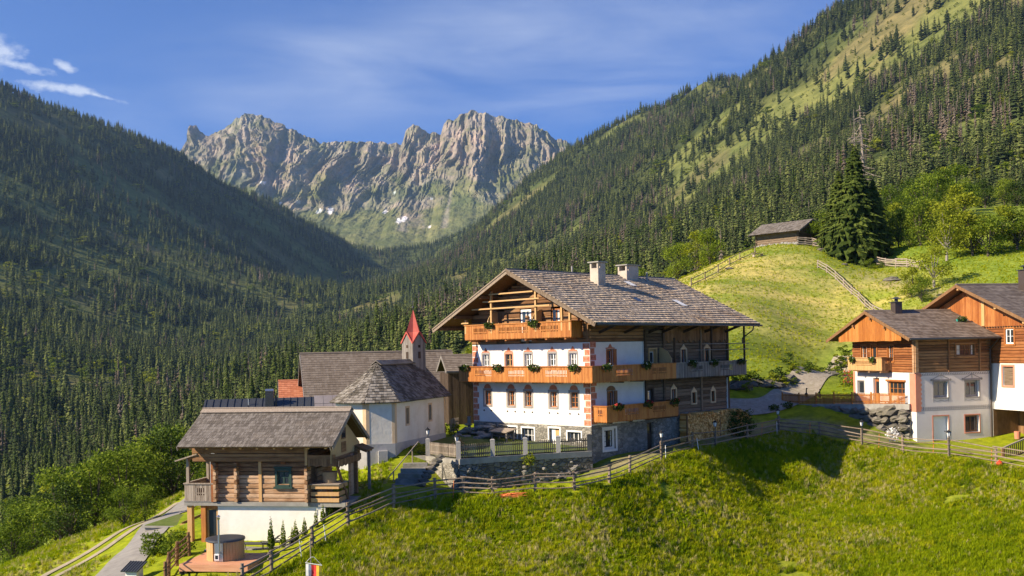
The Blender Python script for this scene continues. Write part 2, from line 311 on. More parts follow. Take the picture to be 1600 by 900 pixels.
surf('spruce_near', [(.034, .052, .014), (.066, .095, .022), (.115, .148, .032)], .35, rough=.75, bump=0, island=.5, objrand=.35, trans=.15, spec=.03)
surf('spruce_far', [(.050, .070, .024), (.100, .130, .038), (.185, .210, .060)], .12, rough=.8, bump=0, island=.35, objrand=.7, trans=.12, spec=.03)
surf('spruce_broad', [(.035, .055, .012), (.070, .100, .020), (.12, .150, .030)], .35, rough=.75, bump=0, island=.55, objrand=.2, trans=.2, spec=.03)  # needle green of the broad spruces on the knoll
surf('spruce_brown', [(.10, .070, .048), (.155, .115, .080), (.21, .165, .125)], .2, rough=.9, bump=0, island=.4, objrand=.5)
surf('leaf_green', [(.085, .135, .012), (.165, .230, .020), (.26, .325, .034)], .5, rough=.6, bump=0, island=.6, objrand=.4, trans=.42, spec=.05)
surf('leaf_yellow', [(.17, .205, .013), (.27, .305, .022), (.36, .38, .036)], .5, rough=.6, bump=0, island=.6, objrand=.3, trans=.42, spec=.05)
surf('leaf_dark', [(.035, .062, .010), (.065, .105, .016), (.11, .160, .026)], .5, rough=.6, bump=0, island=.6, objrand=.3, trans=.2, spec=.06)
surf('flower_red', [(.50, .02, .02), (.65, .06, .05)], 3, rough=.6, bump=0, island=.5)
surf('flower_white', [(.7, .68, .66), (.8, .78, .76)], 3, rough=.6, bump=0, island=.3)
surf('grass_blade', [(.065, .100, .009), (.125, .165, .014), (.20, .235, .024), (.27, .285, .045)], .22, rough=.7, bump=0, island=.45, objrand=.55, trans=.3, spec=.2, coord='Object')
surf('lantern_glass', [(.75, .76, .78), (.8, .8, .82)], 2, rough=.2, bump=0, island=0, spec=.5)
surf('cloth_white', [(.74, .72, .68), (.8, .78, .75)], 2, rough=.9, bump=.05, island=0)
surf('cloth_red', [(.58, .035, .03), (.66, .06, .05)], 2, rough=.9, bump=.05, island=0)
surf('cloth_yellow', [(.80, .50, .04), (.86, .58, .07)], 2, rough=.9, bump=.05, island=0)
surf('cloth_blue', [(.10, .33, .50), (.16, .42, .58)], 2, rough=.9, bump=.05, island=0)
masonry('stone_wall', [(.10, .092, .078), (.20, .185, .155), (.29, .27, .23), (.38, .35, .30)], (.17, .16, .14), 3.4)
masonry('stone_wall_dark', [(.06, .056, .048), (.12, .112, .095), (.19, .178, .15), (.26, .245, .21)], (.06, .058, .045), 2.6, 1.0)
m, n, b = new_mat('glass'); b.inputs['Base Color'].default_value = (.025, .03, .035, 1); b.inputs['Roughness'].default_value = .06; b.inputs['Specular IOR Level'].default_value = .7
# ------------------------------------------------------------ terrain: one height function for village, valley and slopes
CP = []
def cp(u, v, y): CP.append(tuple(un(u, v, y)))
for q in ((1034, 716, 68.5), (1082, 701, 72), (1118, 695.5, 74.5), (1168, 686, 78), (1217, 676, 82), (1281, 682, 80), (1347, 694, 77.3), (1411, 707, 74.6), (1483, 715, 72.5), (1557, 728, 70.4), (1640, 742, 68),
          (984, 740, 64.6), (952, 752, 62.8), (898, 764, 61.2), (836, 767, 61), (770, 775, 60.3), (725, 774, 60.6), (680, 780, 60.3), (615, 793, 59), (544, 824, 56.2), (489, 858, 53.3), (425, 900, 50.3),
          (800, 900, 51.3), (1180, 900, 58.1), (1400, 900, 57.6), (1600, 900, 55.9), (1000, 900, 54.5), (600, 900, 49.5), (800, 810, 58.6), (1319, 755, 72.95), (1180, 761, 72.1), (1450, 760, 69.5), (1560, 775, 66.5), (1000, 800, 61.5), (900, 830, 57.5),
          (640, 760, 62), (560, 760, 64), (600, 780, 60), (300, 862, 57), (350, 888, 51.5), (260, 890, 53), (190, 890, 56), (150, 900, 56), (85, 895, 62), (230, 815, 70), (290, 797, 76), (240, 850, 60), (500, 803, 57.6),
          (1180, 636, 88), (1215, 632, 89), (1250, 612, 97), (1310, 588, 108), (1160, 600, 93), (1240, 577, 101), (1330, 545, 112), (1200, 500, 118), (1250, 450, 135), (1100, 520, 114), (1130, 470, 124), (1300, 400, 150), (1080, 447, 135), (1130, 417, 147), (1190, 386, 158), (1230, 381, 160), (1270, 383, 160),
          (1420, 470, 125), (1380, 420, 145), (1500, 405, 165), (1590, 372, 178), (1340, 412, 150), (1480, 335, 215), (1590, 322, 230), (1330, 480, 128), (1300, 520, 120)): cp(*q)
for lx, ly, z_ in ((.9, -.35, -9.5), (.2, -.4, -10.3), (-1, -.4, -10.7), (-3, -.4, -10.85), (-5, -.4, -10.9), (-2, -2.0, -10.75), (-4.5, -2.2, -10.85), (-.3, -1.3, -10.5)): CP.append((-11.7 + .985 * lx + .17 * ly, 58 - .17 * lx + .985 * ly, z_))
for q in ((443, 858, 55.0), (476, 841, 56.2), (505, 822, 57.1), (528, 802, 58.2)): cp(*q)
CP += [(-4.9, 76.5, -6.7), (-8, 68.2, -6.9), (-10, 67.3, -7.9), (-11.5, 68, -8.1), (-13, 62, -8.5), (-9, 60.5, -8.5), (-2.5, 69, -8.4), (2, 69, -8.4), (0, 72, -7.8), (-2, 76, -7.3), (2, 66, -9.0), (-2, 64.2, -8.95), (0, 64.6, -9.0), (4, 67.0, -8.75), (6.2, 67.6, -8.1), (8, 71.5, -7.5), (10, 73.5, -7.5), (13, 76, -7.4), (17, 80.3, -7.1), (-4.2, 65.2, -8.9), (6, 76, -6.6), (10, 80, -6.3),
       (31, 78.5, -7.9), (38, 79.5, -8.0), (42, 76, -8.6), (36, 88, -5.6), (30, 88, -5.4), (26, 86.5, -5.3), (28, 82.5, -6.4), (45, 90, -4), (55, 80, -7), (60, 100, 2), (42, 110, 2.0), (70, 60, -11), (50, 55, -13.6),
       (-10, 92, -6.3), (0, 92, -6.1), (-22, 88, -9.6), (-10, 115, -8.5), (5, 110, -5.0), (-30, 95, -12.4), (-19, 66, -10.3), (-16, 70, -9.2), (-22, 75, -10.9), (-26, 82, -11.4), (12, 100, -4.5), (10, 120, -2.5), (0, 135, -7), (-18, 58.5, -10.9),
       (-36, 75, -14.5), (-42, 70, -17.5), (-45, 60, -18.5), (-40, 50, -17.5), (-60, 90, -24), (-80, 120, -33), (-60, 50, -27), (-35, 95, -15), (-50, 110, -21), (-26, 58, -12.6), (-29, 62, -13.1), (-28, 48, -13.6), (-90, 60, -40), (-38, 40, -17),
       (-20, 40, -13), (0, 40, -14.6), (20, 40, -17.4), (40, 40, -18.5), (0, 22, -20), (30, 20, -25), (-30, 20, -20), (60, 30, -22), (90, 30, -24), (-70, 20, -38),
       (12, 165, 3), (20, 190, 6), (5, 200, -4), (40, 185, 13), (25, 240, 6), (55, 240, 18), (-40, 160, -22), (-20, 220, -14), (90, 120, 12), (100, 180, 19), (110, 60, -6), (80, 200, 24), (100, 240, 30), (60, 150, 14)]
NCP_NEAR = len(CP)
for q in ((0, 790, 420), (150, 720, 550), (300, 650, 800), (440, 592, 1200), (540, 532, 1800), (600, 482, 2900), (615, 456, 3500), (640, 432, 4400), (655, 420, 4900), (560, 425, 4800), (740, 418, 4800), (-250, 880, 300),
          (0, 650, 700), (0, 500, 1150), (0, 400, 1600), (0, 250, 2150), (0, 117, 2700), (-300, 560, 800), (-300, 300, 1500), (-300, 20, 2500), (150, 177, 2850), (280, 240, 3100), (420, 312, 3450), (500, 362, 3700), (585, 402, 4100),
          (200, 560, 1350), (100, 400, 1850), (300, 400, 2300), (450, 450, 2700), (200, 300, 2450), (400, 520, 1900), (300, 480, 1800),
          (1330, -5, 1900), (1600, -150, 1700), (1900, -300, 1500), (1100, 130, 2500), (1000, 180, 2800), (900, 224, 3100), (755, 338, 3800), (685, 398, 4200),
          (1250, 370, 450), (1600, 300, 400), (1000, 425, 650), (1300, 250, 1000), (1550, 150, 900), (1100, 300, 1400), (850, 405, 1700), (700, 455, 1700), (900, 310, 2400), (1200, 180, 1600), (1450, 60, 1400), (650, 505, 1250), (560, 545, 950), (480, 602, 480), (350, 680, 300), (200, 780, 180), (800, 450, 900), (600, 560, 500), (1450, 250, 600), (1800, 200, 500), (1900, 350, 250)): cp(*q)
CP += [(-1500, 4000, 700), (-3000, 3000, 1000), (2500, 3000, 1500), (1500, 3600, 1000), (-600, 300, 20), (-450, 150, -20), (500, 150, 140), (350, 50, 40), (-300, 60, -75), (-150, 250, -62), (-600, 4700, 400), (0, 4800, 400), (900, 4700, 640), (-1200, 4800, 500)]
for q in ((0, 117, 2700), (-300, 20, 2500), (150, 177, 2850), (280, 240, 3100), (420, 312, 3450), (500, 362, 3700), (1330, -5, 1900), (1600, -150, 1700), (1100, 130, 2500), (1000, 180, 2800), (900, 224, 3100), (755, 338, 3800)):
    p_ = un(*q); CP.append((p_[0] * 1.22, p_[1] * 1.22, p_[2] - 60))      # behind each crest the ground falls away
CPA = np.array(CP); PX, PY = CPA[:, 0], CPA[:, 1]
def _k(d2): return np.sqrt(d2 + 9.0)
_A = _k((PX[:, None] - PX) ** 2 + (PY[:, None] - PY) ** 2)
_n = len(PX); _M = np.zeros((_n + 1, _n + 1)); _M[:_n, :_n] = _A + np.eye(_n) * (-0.02); _M[:_n, _n] = 1; _M[_n, :_n] = 1
_w = np.linalg.solve(_M, np.append(CPA[:, 2], 0.0))
def hfun(x, y):
    x = np.asarray(x, float).ravel(); y = np.asarray(y, float).ravel(); o = np.empty(len(x))
    for i in range(0, len(x), 20000):
        sl = slice(i, i + 20000); o[sl] = _k((x[sl, None] - PX) ** 2 + (y[sl, None] - PY) ** 2) @ _w[:_n] + _w[_n]
    return o
def relief(x, y):     # gullies and ribs on the mountain sides, growing with distance from the village
    d = np.hypot(x, y); k = np.clip((d - 350) / 1500, 0, 1)
    return k * (70 * (fbm(x / 420, y / 420, 4, 3) - .5) + 60 * (ridged(x / 900 + .3, y / 900, 3, 9) - .6) * np.clip((d - 900) / 2000, 0, 1))
def hfar(x, y): return hfun(x, y) + relief(np.asarray(x, float).ravel(), np.asarray(y, float).ravel())
NX0, NX1, NY0, NY1, NST = -80.0, 116.0, 14.0, 250.0, 1.0
gxs = np.arange(NX0, NX1 + .01, NST); gys = np.arange(NY0, NY1 + .01, NST)
GX, GY = np.meshgrid(gxs, gys); GZ = hfun(GX, GY).reshape(GX.shape)
GZ += (fbm(GX / 2.2, GY / 2.2, 3, 21) - .5) * .22 * np.clip((62 - GY + .35 * GX) / 8, .15, 1) + (fbm(GX / 9, GY / 9, 2, 31) - .5) * .3
def gz(x, y):
    fx = min(max((x - NX0) / NST, 0), len(gxs) - 1.001); fy = min(max((y - NY0) / NST, 0), len(gys) - 1.001); i, j = int(fx), int(fy); a, b = fx - i, fy - j
    return float((GZ[j, i] * (1 - a) + GZ[j, i + 1] * a) * (1 - b) + (GZ[j + 1, i] * (1 - a) + GZ[j + 1, i + 1] * a) * b)
def hit(u, v, y0=20, y1=5200, far=None):      # where a sight line meets the ground
    r = ray(u, v); ys = np.geomspace(y0, y1, 1500); h = np.where(ys < 240, hfun(r[0] * ys, ys), hfar(r[0] * ys, ys)); k = np.argmax(h > r[2] * ys)
    return r * ys[max(k, 1)]
def pdist(x, y, pts):    # distance of grid points to a polyline
    d = np.full(np.shape(x), 1e9)
    for (x0, y0), (x1, y1) in zip(pts[:-1], pts[1:]):
        l2 = (x1 - x0) ** 2 + (y1 - y0) ** 2; t = np.clip(((x - x0) * (x1 - x0) + (y - y0) * (y1 - y0)) / l2, 0, 1); d = np.minimum(d, np.hypot(x - x0 - t * (x1 - x0), y - y0 - t * (y1 - y0)))
    return d
def grid_mesh(name, X, Y, Z, colour, mat, keep=None):
    h, w = X.shape; v = np.stack([X, Y, Z], -1).reshape(-1, 3); idx = np.arange(h * w).reshape(h, w)
    q = np.stack([idx[:-1, :-1], idx[:-1, 1:], idx[1:, 1:], idx[1:, :-1]], -1).reshape(-1, 4)
    if keep is not None: q = q[keep.reshape(-1)]
    me = bpy.data.meshes.new(name); me.vertices.add(len(v)); me.vertices.foreach_set('co', v.ravel()); me.loops.add(q.size); me.loops.foreach_set('vertex_index', q.ravel())
    me.polygons.add(len(q)); me.polygons.foreach_set('loop_start', np.arange(len(q)) * 4); me.polygons.foreach_set('loop_total', np.full(len(q), 4))
    me.polygons.foreach_set('use_smooth', np.ones(len(q), bool)); me.update(calc_edges=True)
    a = me.color_attributes.new('cover', 'FLOAT_COLOR', 'POINT'); a.data.foreach_set('color', np.concatenate([colour.reshape(-1, 3), np.ones((h * w, 1))], 1).astype(np.float32).ravel())
    me.materials.append(MATS[mat]); return link(name, me)
def cover_mat(name, s1, s2, bump, bscale, dist):
    m, n, b = new_mat(name); a = nd(n, 'ShaderNodeAttribute', attribute_name='cover'); t = nd(n, 'ShaderNodeTexCoord')
    z = nd(n, 'ShaderNodeTexNoise'); z.inputs['Scale'].default_value = s1; z.inputs['Detail'].default_value = 8; z.inputs['Roughness'].default_value = .65; n.links.new(t.outputs['Object'], z.inputs['Vector'])
    z2 = nd(n, 'ShaderNodeTexNoise'); z2.inputs['Scale'].default_value = s2; z2.inputs['Detail'].default_value = 4; n.links.new(t.outputs['Object'], z2.inputs['Vector'])
    r = ramp(n, [(.3, (.55, .6, .5)), (.5, (1, 1, 1)), (.7, (1.45, 1.35, 1.35))]); n.links.new(z.outputs['Fac'], r.inputs['Fac'])
    r2 = ramp(n, [(.3, (.7, .8, .7)), (.7, (1.25, 1.15, 1.1))]); n.links.new(z2.outputs['Fac'], r2.inputs['Fac'])
    x = nd(n, 'ShaderNodeMix', data_type='RGBA', blend_type='MULTIPLY'); x.inputs['Factor'].default_value = 1; n.links.new(a.outputs['Color'], x.inputs['A']); n.links.new(r.outputs['Color'], x.inputs['B'])
    x2 = nd(n, 'ShaderNodeMix', data_type='RGBA', blend_type='MULTIPLY'); x2.inputs['Factor'].default_value = 1; n.links.new(x.outputs['Result'], x2.inputs['A']); n.links.new(r2.outputs['Color'], x2.inputs['B'])
    n.links.new(x2.outputs['Result'], b.inputs['Base Color']); b.inputs['Roughness'].default_value = .95; b.inputs['Specular IOR Level'].default_value = .1
    zb = nd(n, 'ShaderNodeTexNoise'); zb.inputs['Scale'].default_value = bscale; zb.inputs['Detail'].default_value = 6; n.links.new(t.outputs['Object'], zb.inputs['Vector'])
    bp = nd(n, 'ShaderNodeBump'); bp.inputs['Strength'].default_value = bump; bp.inputs['Distance'].default_value = dist; n.links.new(zb.outputs['Fac'], bp.inputs['Height']); n.links.new(bp.outputs[0], b.inputs['Normal'])
cover_mat('meadow_ground', 1.3, .12, .5, 5.0, .12)
cover_mat('slope_ground', .05, .006, .8, .12, 3.0)
cover_mat('rock_ground', .012, .003, 1.0, .03, 16.0)
def lerp(a, b, t): return a + (b - a) * t[..., None]
# near ground cover: lush meadow, mown hay on the knoll, trampled soil on the paths
LUSH = np.array([.23, .275, .010]); HAY = np.array([.56, .45, .17]); GREEN = np.array([.175, .225, .03]); SOIL = np.array([.24, .20, .14]); RUST = np.array([.21, .115, .05])
near_col = np.tile(LUSH, GX.shape + (1,))
hay = np.clip(1.3 - np.hypot((GX - 31) / 22, (GY - 136) / 26), 0, 1) * np.clip(.1 + 2.2 * (fbm(GX / 7 + GY / 20, GY / 2.6, 4, 5) - .28), 0, 1)
knoll = np.clip((GY - 94) / 8, 0, 1)
near_col = lerp(near_col, np.tile(GREEN * 1.15, GX.shape + (1,)), knoll)
near_col = lerp(near_col, np.tile(HAY, GX.shape + (1,)), np.clip(hay * 1.0, 0, .62) * knoll)
dk_ = np.clip((fbm(GX / 14, GY / 9, 3, 6) - .45) * 5, 0, 1) * knoll * np.clip((125 - GY) / 12, 0, 1); near_col = lerp(near_col, np.tile(np.array([.10, .135, .018]), GX.shape + (1,)), dk_ * .7)
side_path = [(5.8, 67.6), (9.2, 71.0), (12.5, 74.4), (16.5, 78.7), (20, 83.5)]
front_path = [(22.5, 83.5), (26, 80.6), (29, 77.8), (32, 76.4), (36, 76.0), (40, 74.6), (46, 73)]
for pts, wd in ((side_path, 1.7), (front_path, 1.6)):
    near_col = lerp(near_col, np.tile(SOIL, GX.shape + (1,)), np.clip((wd - pdist(GX, GY, pts)) / .9, 0, .85) * np.clip(.4 + fbm(GX, GY, 3, 8), 0, 1))
hill_path = [(u_[0], u_[1]) for u_ in (un(1290, 423, 143), un(1345, 455, 133), un(1400, 480, 124))]
near_col = lerp(near_col, np.tile(np.array([.34, .27, .17]), GX.shape + (1,)), np.clip((2.6 - pdist(GX, GY, [(p[0] + 5, p[1]) for p in hill_path])) / 1.5, 0, .8) * np.clip(fbm(GX / 2, GY / 2, 3, 44) * 2 - .5, 0, 1))
bare = np.clip((fbm(GX / 3.2, GY / 3.2, 4, 77) - .64) * 5, 0, .35)
near_col = lerp(near_col, np.tile(SOIL * .6, GX.shape + (1,)), bare * .5 * (GY < 95))
ground = grid_mesh('village_ground', GX, GY, GZ, near_col, 'meadow_ground'); tag(ground, 'steep green hay meadow and grassy knoll around the farmhouses', kind='structure')
# valley and slopes beyond: fan of rings, finer near the village
angs = np.radians(np.linspace(-52, 52, 300)); rads = np.concatenate([np.linspace(40, 250, 26)[:-1], np.geomspace(250, 5600, 190)])
AA, RR = np.meshgrid(angs, rads); FX, FY = RR * np.sin(AA), RR * np.cos(AA); FZ = hfar(FX, FY).reshape(FX.shape)
inside = (FX > NX0 + 6) & (FX < NX1 - 6) & (FY > NY0 + 4) & (FY < NY1 - 6)
FZ = np.where((FX > NX0) & (FX < NX1) & (FY > NY0) & (FY < NY1), FZ - 1.2, FZ)
keep = ~(inside[:-1, :-1] & inside[1:, 1:] & inside[:-1, 1:] & inside[1:, :-1])
CLEAR = []       # grassy clearings in the woods: centre and radius on the ground
for u_, v_, r_, sx in ((285, 405, 190, 1.5), (310, 430, 110, 1.6), (215, 335, 130, 1.), (180, 300, 120, .8), (155, 275, 110, .7), (70, 455, 90, 1.8), (20, 445, 100, 1.5), (215, 455, 70, 2), (490, 405, 90, 1.2), (270, 335, 90, 1.5), (345, 405, 120, 1.4), (285, 470, 80, 1.4), (410, 345, 110, 1.2), (20, 300, 120, 1.2), (330, 510, 55, 1.5), (470, 425, 80, 2), (10, 615, 34, 1.6),
                        (1180, 210, 130, 1.3), (1250, 160, 120, 1.5), (1330, 110, 110, 1.6), (1440, 60, 120, 1.4), (1520, 20, 110, 1.2), (1130, 265, 100, 1.6), (1060, 320, 90, 1.6), (980, 360, 90, 1.7), (930, 395, 70, 1.5), (1570, 210, 60, 1.5), (1590, 280, 50, 1.6), (1545, 250, 35, 1.5), (1230, 195, 70, 2), (1460, 120, 60, 1.4), (1500, 200, 35, 1.5), (1090, 330, 45, 1.), (1215, 270, 50, 1.2), (1290, 290, 26, 1.), (1270, 300, 24, 1.)):
    p_ = hit(u_, v_); CLEAR.append((p_[0], p_[1], r_ * (.84 if u_ < 700 else .84), sx))
def clearing(x, y):
    c = np.full(np.shape(x), -1.0)
    for cx, cy, r_, sx in CLEAR: c = np.maximum(c, 1 - np.hypot((x - cx) / (r_ * sx), (y - cy) / r_))
    right = np.clip((x / y - .02) * 8, 0, 1) * np.clip((y - 380) / 200, 0, 1)
    c = np.maximum(c, (fbm(x / 210 + y / 500, y / 120, 3, 61) - .635) * 5 * right); c = np.maximum(c, (fbm(x / 260, y / 150, 3, 63) - .70) * 5 * (1 - right))
    return np.clip(c + (fbm(x / 60, y / 60, 4, 60) - .5) * 1.1, -1, 1)
fcl = clearing(FX, FY); FLOOR = np.array([.048, .062, .020]); GLADE = np.array([.150, .168, .050]); FELL = np.array([.20, .15, .085])
far_col = lerp(np.tile(FLOOR, FX.shape + (1,)), np.tile(GLADE, FX.shape + (1,)), np.clip(fcl * 3, 0, 1))
far_col = lerp(far_col, np.tile(FELL, FX.shape + (1,)), np.clip((fbm(FX / 130, FY / 130, 4, 90) - .55) * 5, 0, .5) * np.clip(fcl * 3 + .2, 0, 1))
fresh = np.clip((FX - 60) / 120, 0, 1) * np.clip((900 - RR) / 500, 0, 1)
far_col = lerp(far_col, np.tile(np.array([.115, .150, .028]), FX.shape + (1,)), fresh * .8)
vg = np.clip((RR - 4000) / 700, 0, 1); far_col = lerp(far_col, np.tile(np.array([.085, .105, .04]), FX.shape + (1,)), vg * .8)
valley = grid_mesh('valley_slopes', FX, FY, FZ, far_col, 'slope_ground', keep); tag(valley, 'wooded valley sides rising left and right behind the village', kind='structure')
# the rocky head of the valley
RIDGE = [(150, 320), (230, 290), (272, 248), (285, 232), (298, 200), (306, 196), (314, 207), (326, 217), (337, 207), (350, 199), (372, 185), (388, 180), (402, 184), (425, 187), (440, 196), (458, 205), (480, 213), (505, 228), (530, 226), (560, 221), (590, 222), (626, 223), (634, 204), (652, 199), (676, 209), (688, 211), (694, 192), (715, 181), (738, 173), (758, 178), (782, 185), (815, 187), (838, 197), (862, 213), (890, 229), (930, 240), (1010, 275), (1150, 330)]
YR = 6200.0
rx = np.array([un(u_, v_, YR)[0] for u_, v_ in RIDGE]); rz = np.array([un(u_, v_, YR)[2] for u_, v_ in RIDGE])
mxs = np.linspace(rx[0], rx[-1], 620); tj = np.linspace(0, 1, 230)
MXg, TT = np.meshgrid(mxs, tj)
Hh = np.interp(mxs, rx, rz) + (fbm(mxs / 40, mxs * 0, 4, 12) - .5) * 55
base = 400 + 90 * (fbm(mxs / 700, mxs * 0, 3, 15) - .5) + 90 * np.clip((mxs - 100) / 900, 0, 1)
talus_top = .42
prof = np.where(TT < talus_top, TT / talus_top * .47, .47 + .53 * ((TT - talus_top) / (1 - talus_top)))
MZ = base + (Hh - base) * prof
run = np.where(TT < talus_top, 4700 + 950 * TT / talus_top, 5650 + 550 * ((TT - talus_top) / (1 - talus_top)) ** .9)
env = np.clip((TT - .22) / .3, 0, 1) * (1 - .55 * np.clip((TT - .8) / .2, 0, 1))
wx = MXg + 90 * (fbm(MXg / 240, MZ / 240, 3, 4) - .5) * 2 + .35 * (MZ - 900) * np.sin(MXg / 420.0)
rib = (ridged(wx / 360, MZ / 1100, 2, 25) - .55) * 190 + (ridged(wx / 130 + MZ / 700, MZ / 520, 2, 35) - .5) * 95 + (ridged(wx / 52, MZ / 260, 3, 37) - .5) * 70 + (ridged(wx / 21, MZ / 70, 2, 47) - .5) * 45
MYg = run - rib * env
MZ = MZ + (ridged(MXg / 90, MYg / 90, 3, 55) - .5) * 34 * env * (1 - .8 * np.clip((TT - .85) / .15, 0, 1)) + (fbm(MXg / 60, MYg / 60, 4, 65) - .5) * 22 * np.clip(TT * 6, 0, 1) * (TT < .97)
back = 14      # far side of the crest falls away
bX = np.repeat(MXg[-1:], back, 0); bt = np.arange(1, back + 1)[:, None]; bY = np.repeat(MYg[-1:], back, 0) + bt * 60; bZ = np.repeat(MZ[-1:], back, 0) - bt * 45 + (fbm(bX / 90, bY / 90, 3, 70) - .5) * 40
MXg, MYg, MZ, TT = np.vstack([MXg, bX]), np.vstack([MYg, bY]), np.vstack([MZ, bZ]), np.vstack([TT, np.ones_like(bX)])
gz_x = np.gradient(MZ, axis=0); gz_y = np.gradient(MYg, axis=0); steep = np.abs(gz_x) / (np.abs(gz_y) + np.abs(gz_x) + 1e-6)
ROCK = np.array([.26, .225, .185]); ROCK2 = np.array([.34, .30, .25]); ALP = np.array([.135, .155, .050]); SCREE = np.array([.30, .275, .24]); SNOW = np.array([.78, .80, .83])
mcol = lerp(np.tile(ROCK, MXg.shape + (1,)), np.tile(ROCK2, MXg.shape + (1,)), np.clip((fbm(MXg / 90, MZ / 260, 4, 81) - .38) * 4, 0, 1))
grass = np.clip((.66 - TT + (fbm(MXg / 130, MZ / 90, 4, 83) - .5) * 1.0) * 3.2, 0, 1); grass = np.maximum(grass, np.clip((fbm(MXg / 60, MZ / 45, 4, 85) - .52) * 5, 0, .7) * np.clip(1.25 - steep, 0, 1))
mcol = lerp(mcol, np.tile(ALP, MXg.shape + (1,)), grass * .9)
scree = np.clip((ridged(MXg / 210, MZ / 900, 2, 87) - .8) * 8, 0, 1) * (TT > .2) * (TT < .5)
mcol = lerp(mcol, np.tile(SCREE, MXg.shape + (1,)), scree * .7)
for u_, v_, r_ in ((640, 352, 6), (633, 357, 5), (503, 333, 5), (518, 329, 5), (521, 335, 4), (610, 293, 3.5), (406, 283, 4), (464, 314, 3), (605, 335, 4), (680, 367, 3), (440, 320, 3), (673, 308, 2.5)):
    p_ = un(u_, v_, 5600); c_ = np.hypot((MXg - p_[0]) / (r_ * 2.4), (MZ - p_[2]) / (r_ * 3.4)); mcol = lerp(mcol, np.tile(SNOW, MXg.shape + (1,)), np.clip((1.15 - c_ + (fbm(MXg / 14, MZ / 14, 3, 95) - .5) * 1.4) * 5, 0, 1))
mount = grid_mesh('rocky_mountain', MXg, MYg, MZ, mcol, 'rock_ground'); mount.data.polygons.foreach_set('use_smooth', np.zeros(len(mount.data.polygons), bool)); tag(mount, 'jagged grey rock mountain with snow patches closing the valley', kind='structure')
# ------------------------------------------------------------ building helpers (local frame of a Thing, heights in world z)
def V2(p): return np.array(p, float)
def P3(O, U, N, u, z, o=0.0): return (O[0] + U[0] * u + N[0] * o, O[1] + U[1] * u + N[1] * o, z)
def wall(mb, O, U, N, u0, u1, z0, z1, openings=(), depth=.22, m=0, mr=None):
    us = sorted({u0, u1, *[q for o in openings for q in o[:2] if u0 < q < u1]}); zs = sorted({z0, z1, *[q for o in openings for q in o[2:4] if z0 < q < z1]})
    for a, b in zip(us[:-1], us[1:]):
        for c, d in zip(zs[:-1], zs[1:]):
            mu, mz = (a + b) / 2, (c + d) / 2
            if any(o[0] < mu < o[1] and o[2] < mz < o[3] for o in openings): continue
            mb.poly([P3(O, U, N, a, c), P3(O, U, N, b, c), P3(O, U, N, b, d), P3(O, U, N, a, d)], m)
    for o in openings:
        a, b, c, d = o[:4]; k = m if mr is None else mr
        mb.poly([P3(O, U, N, a, c), P3(O, U, N, b, c), P3(O, U, N, b, c, -depth), P3(O, U, N, a, c, -depth)], k)
        mb.poly([P3(O, U, N, a, d, -depth), P3(O, U, N, b, d, -depth), P3(O, U, N, b, d), P3(O, U, N, a, d)], k)
        mb.poly([P3(O, U, N, a, c), P3(O, U, N, a, c, -depth), P3(O, U, N, a, d, -depth), P3(O, U, N, a, d)], k)
        mb.poly([P3(O, U, N, b, c, -depth), P3(O, U, N, b, c), P3(O, U, N, b, d), P3(O, U, N, b, d, -depth)], k)
def pbox(mb, O, U, N, u0, u1, z0, z1, o0, o1, m=0):     # box standing off a wall plane
    p = [P3(O, U, N, u, z0, o) for u, o in ((u0, o1), (u1, o1), (u1, o0), (u0, o0))]; q = [(a, b, z1) for a, b, _ in p]; mb.hexa(p + q, m)
def ppoly(mb, O, U, N, pts, o0, o1, m=0):
    n = len(pts); d = Vector((N[0] * (o1 - o0), N[1] * (o1 - o0), 0)); mb.extrude([P3(O, U, N, u, z, o0) for u, z in pts], d, m)
def window(T, O, U, N, u0, u1, z0, z1, rec=.14, fmat='white_paint', nx=2, nz=3, fw=.055, parent=None, pane='glass', curtain=0, name='window'):
    f = MB(); o = -rec
    pbox(f, O, U, N, u0, u1, z0, z0 + fw, o - .05, o); pbox(f, O, U, N, u0, u1, z1 - fw, z1, o - .05, o)
    pbox(f, O, U, N, u0, u0 + fw, z0 + fw, z1 - fw, o - .05, o); pbox(f, O, U, N, u1 - fw, u1, z0 + fw, z1 - fw, o - .05, o)
    mw = .028
    for k in range(1, nx): c = u0 + (u1 - u0) * k / nx; w_ = mw * (1.5 if nx == 2 else 1); pbox(f, O, U, N, c - w_, c + w_, z0 + fw, z1 - fw, o - .045, o - .006)
    for k in range(1, nz): c = z0 + (z1 - z0) * k / nz; pbox(f, O, U, N, u0 + fw, u1 - fw, c - mw / 2, c + mw / 2, o - .04, o - .012)
    w = T.part(name, f, fmat, parent)
    g = MB(); g.poly([P3(O, U, N, u0, z0, o - .035), P3(O, U, N, u1, z0, o - .035), P3(O, U, N, u1, z1, o - .035), P3(O, U, N, u0, z1, o - .035)]); 
    if parent is None: T.part('pane', g, pane, w)
    if curtain and parent is None:
        c = MB(); q = u0 + (u1 - u0) * curtain
        c.poly([P3(O, U, N, u0 + fw, z0, o - .03), P3(O, U, N, q, z0, o - .03), P3(O, U, N, q - .03, z1, o - .03), P3(O, U, N, u0 + fw, z1, o - .03)]); c.poly([P3(O, U, N, u1 - (q - u0) * .6, z0, o - .03), P3(O, U, N, u1 - fw, z0, o - .03), P3(O, U, N, u1 - fw, z1, o - .03), P3(O, U, N, u1 - (q - u0) * .5, z1, o - .03)]); T.part('curtain', c, 'curtain', w)
    return w
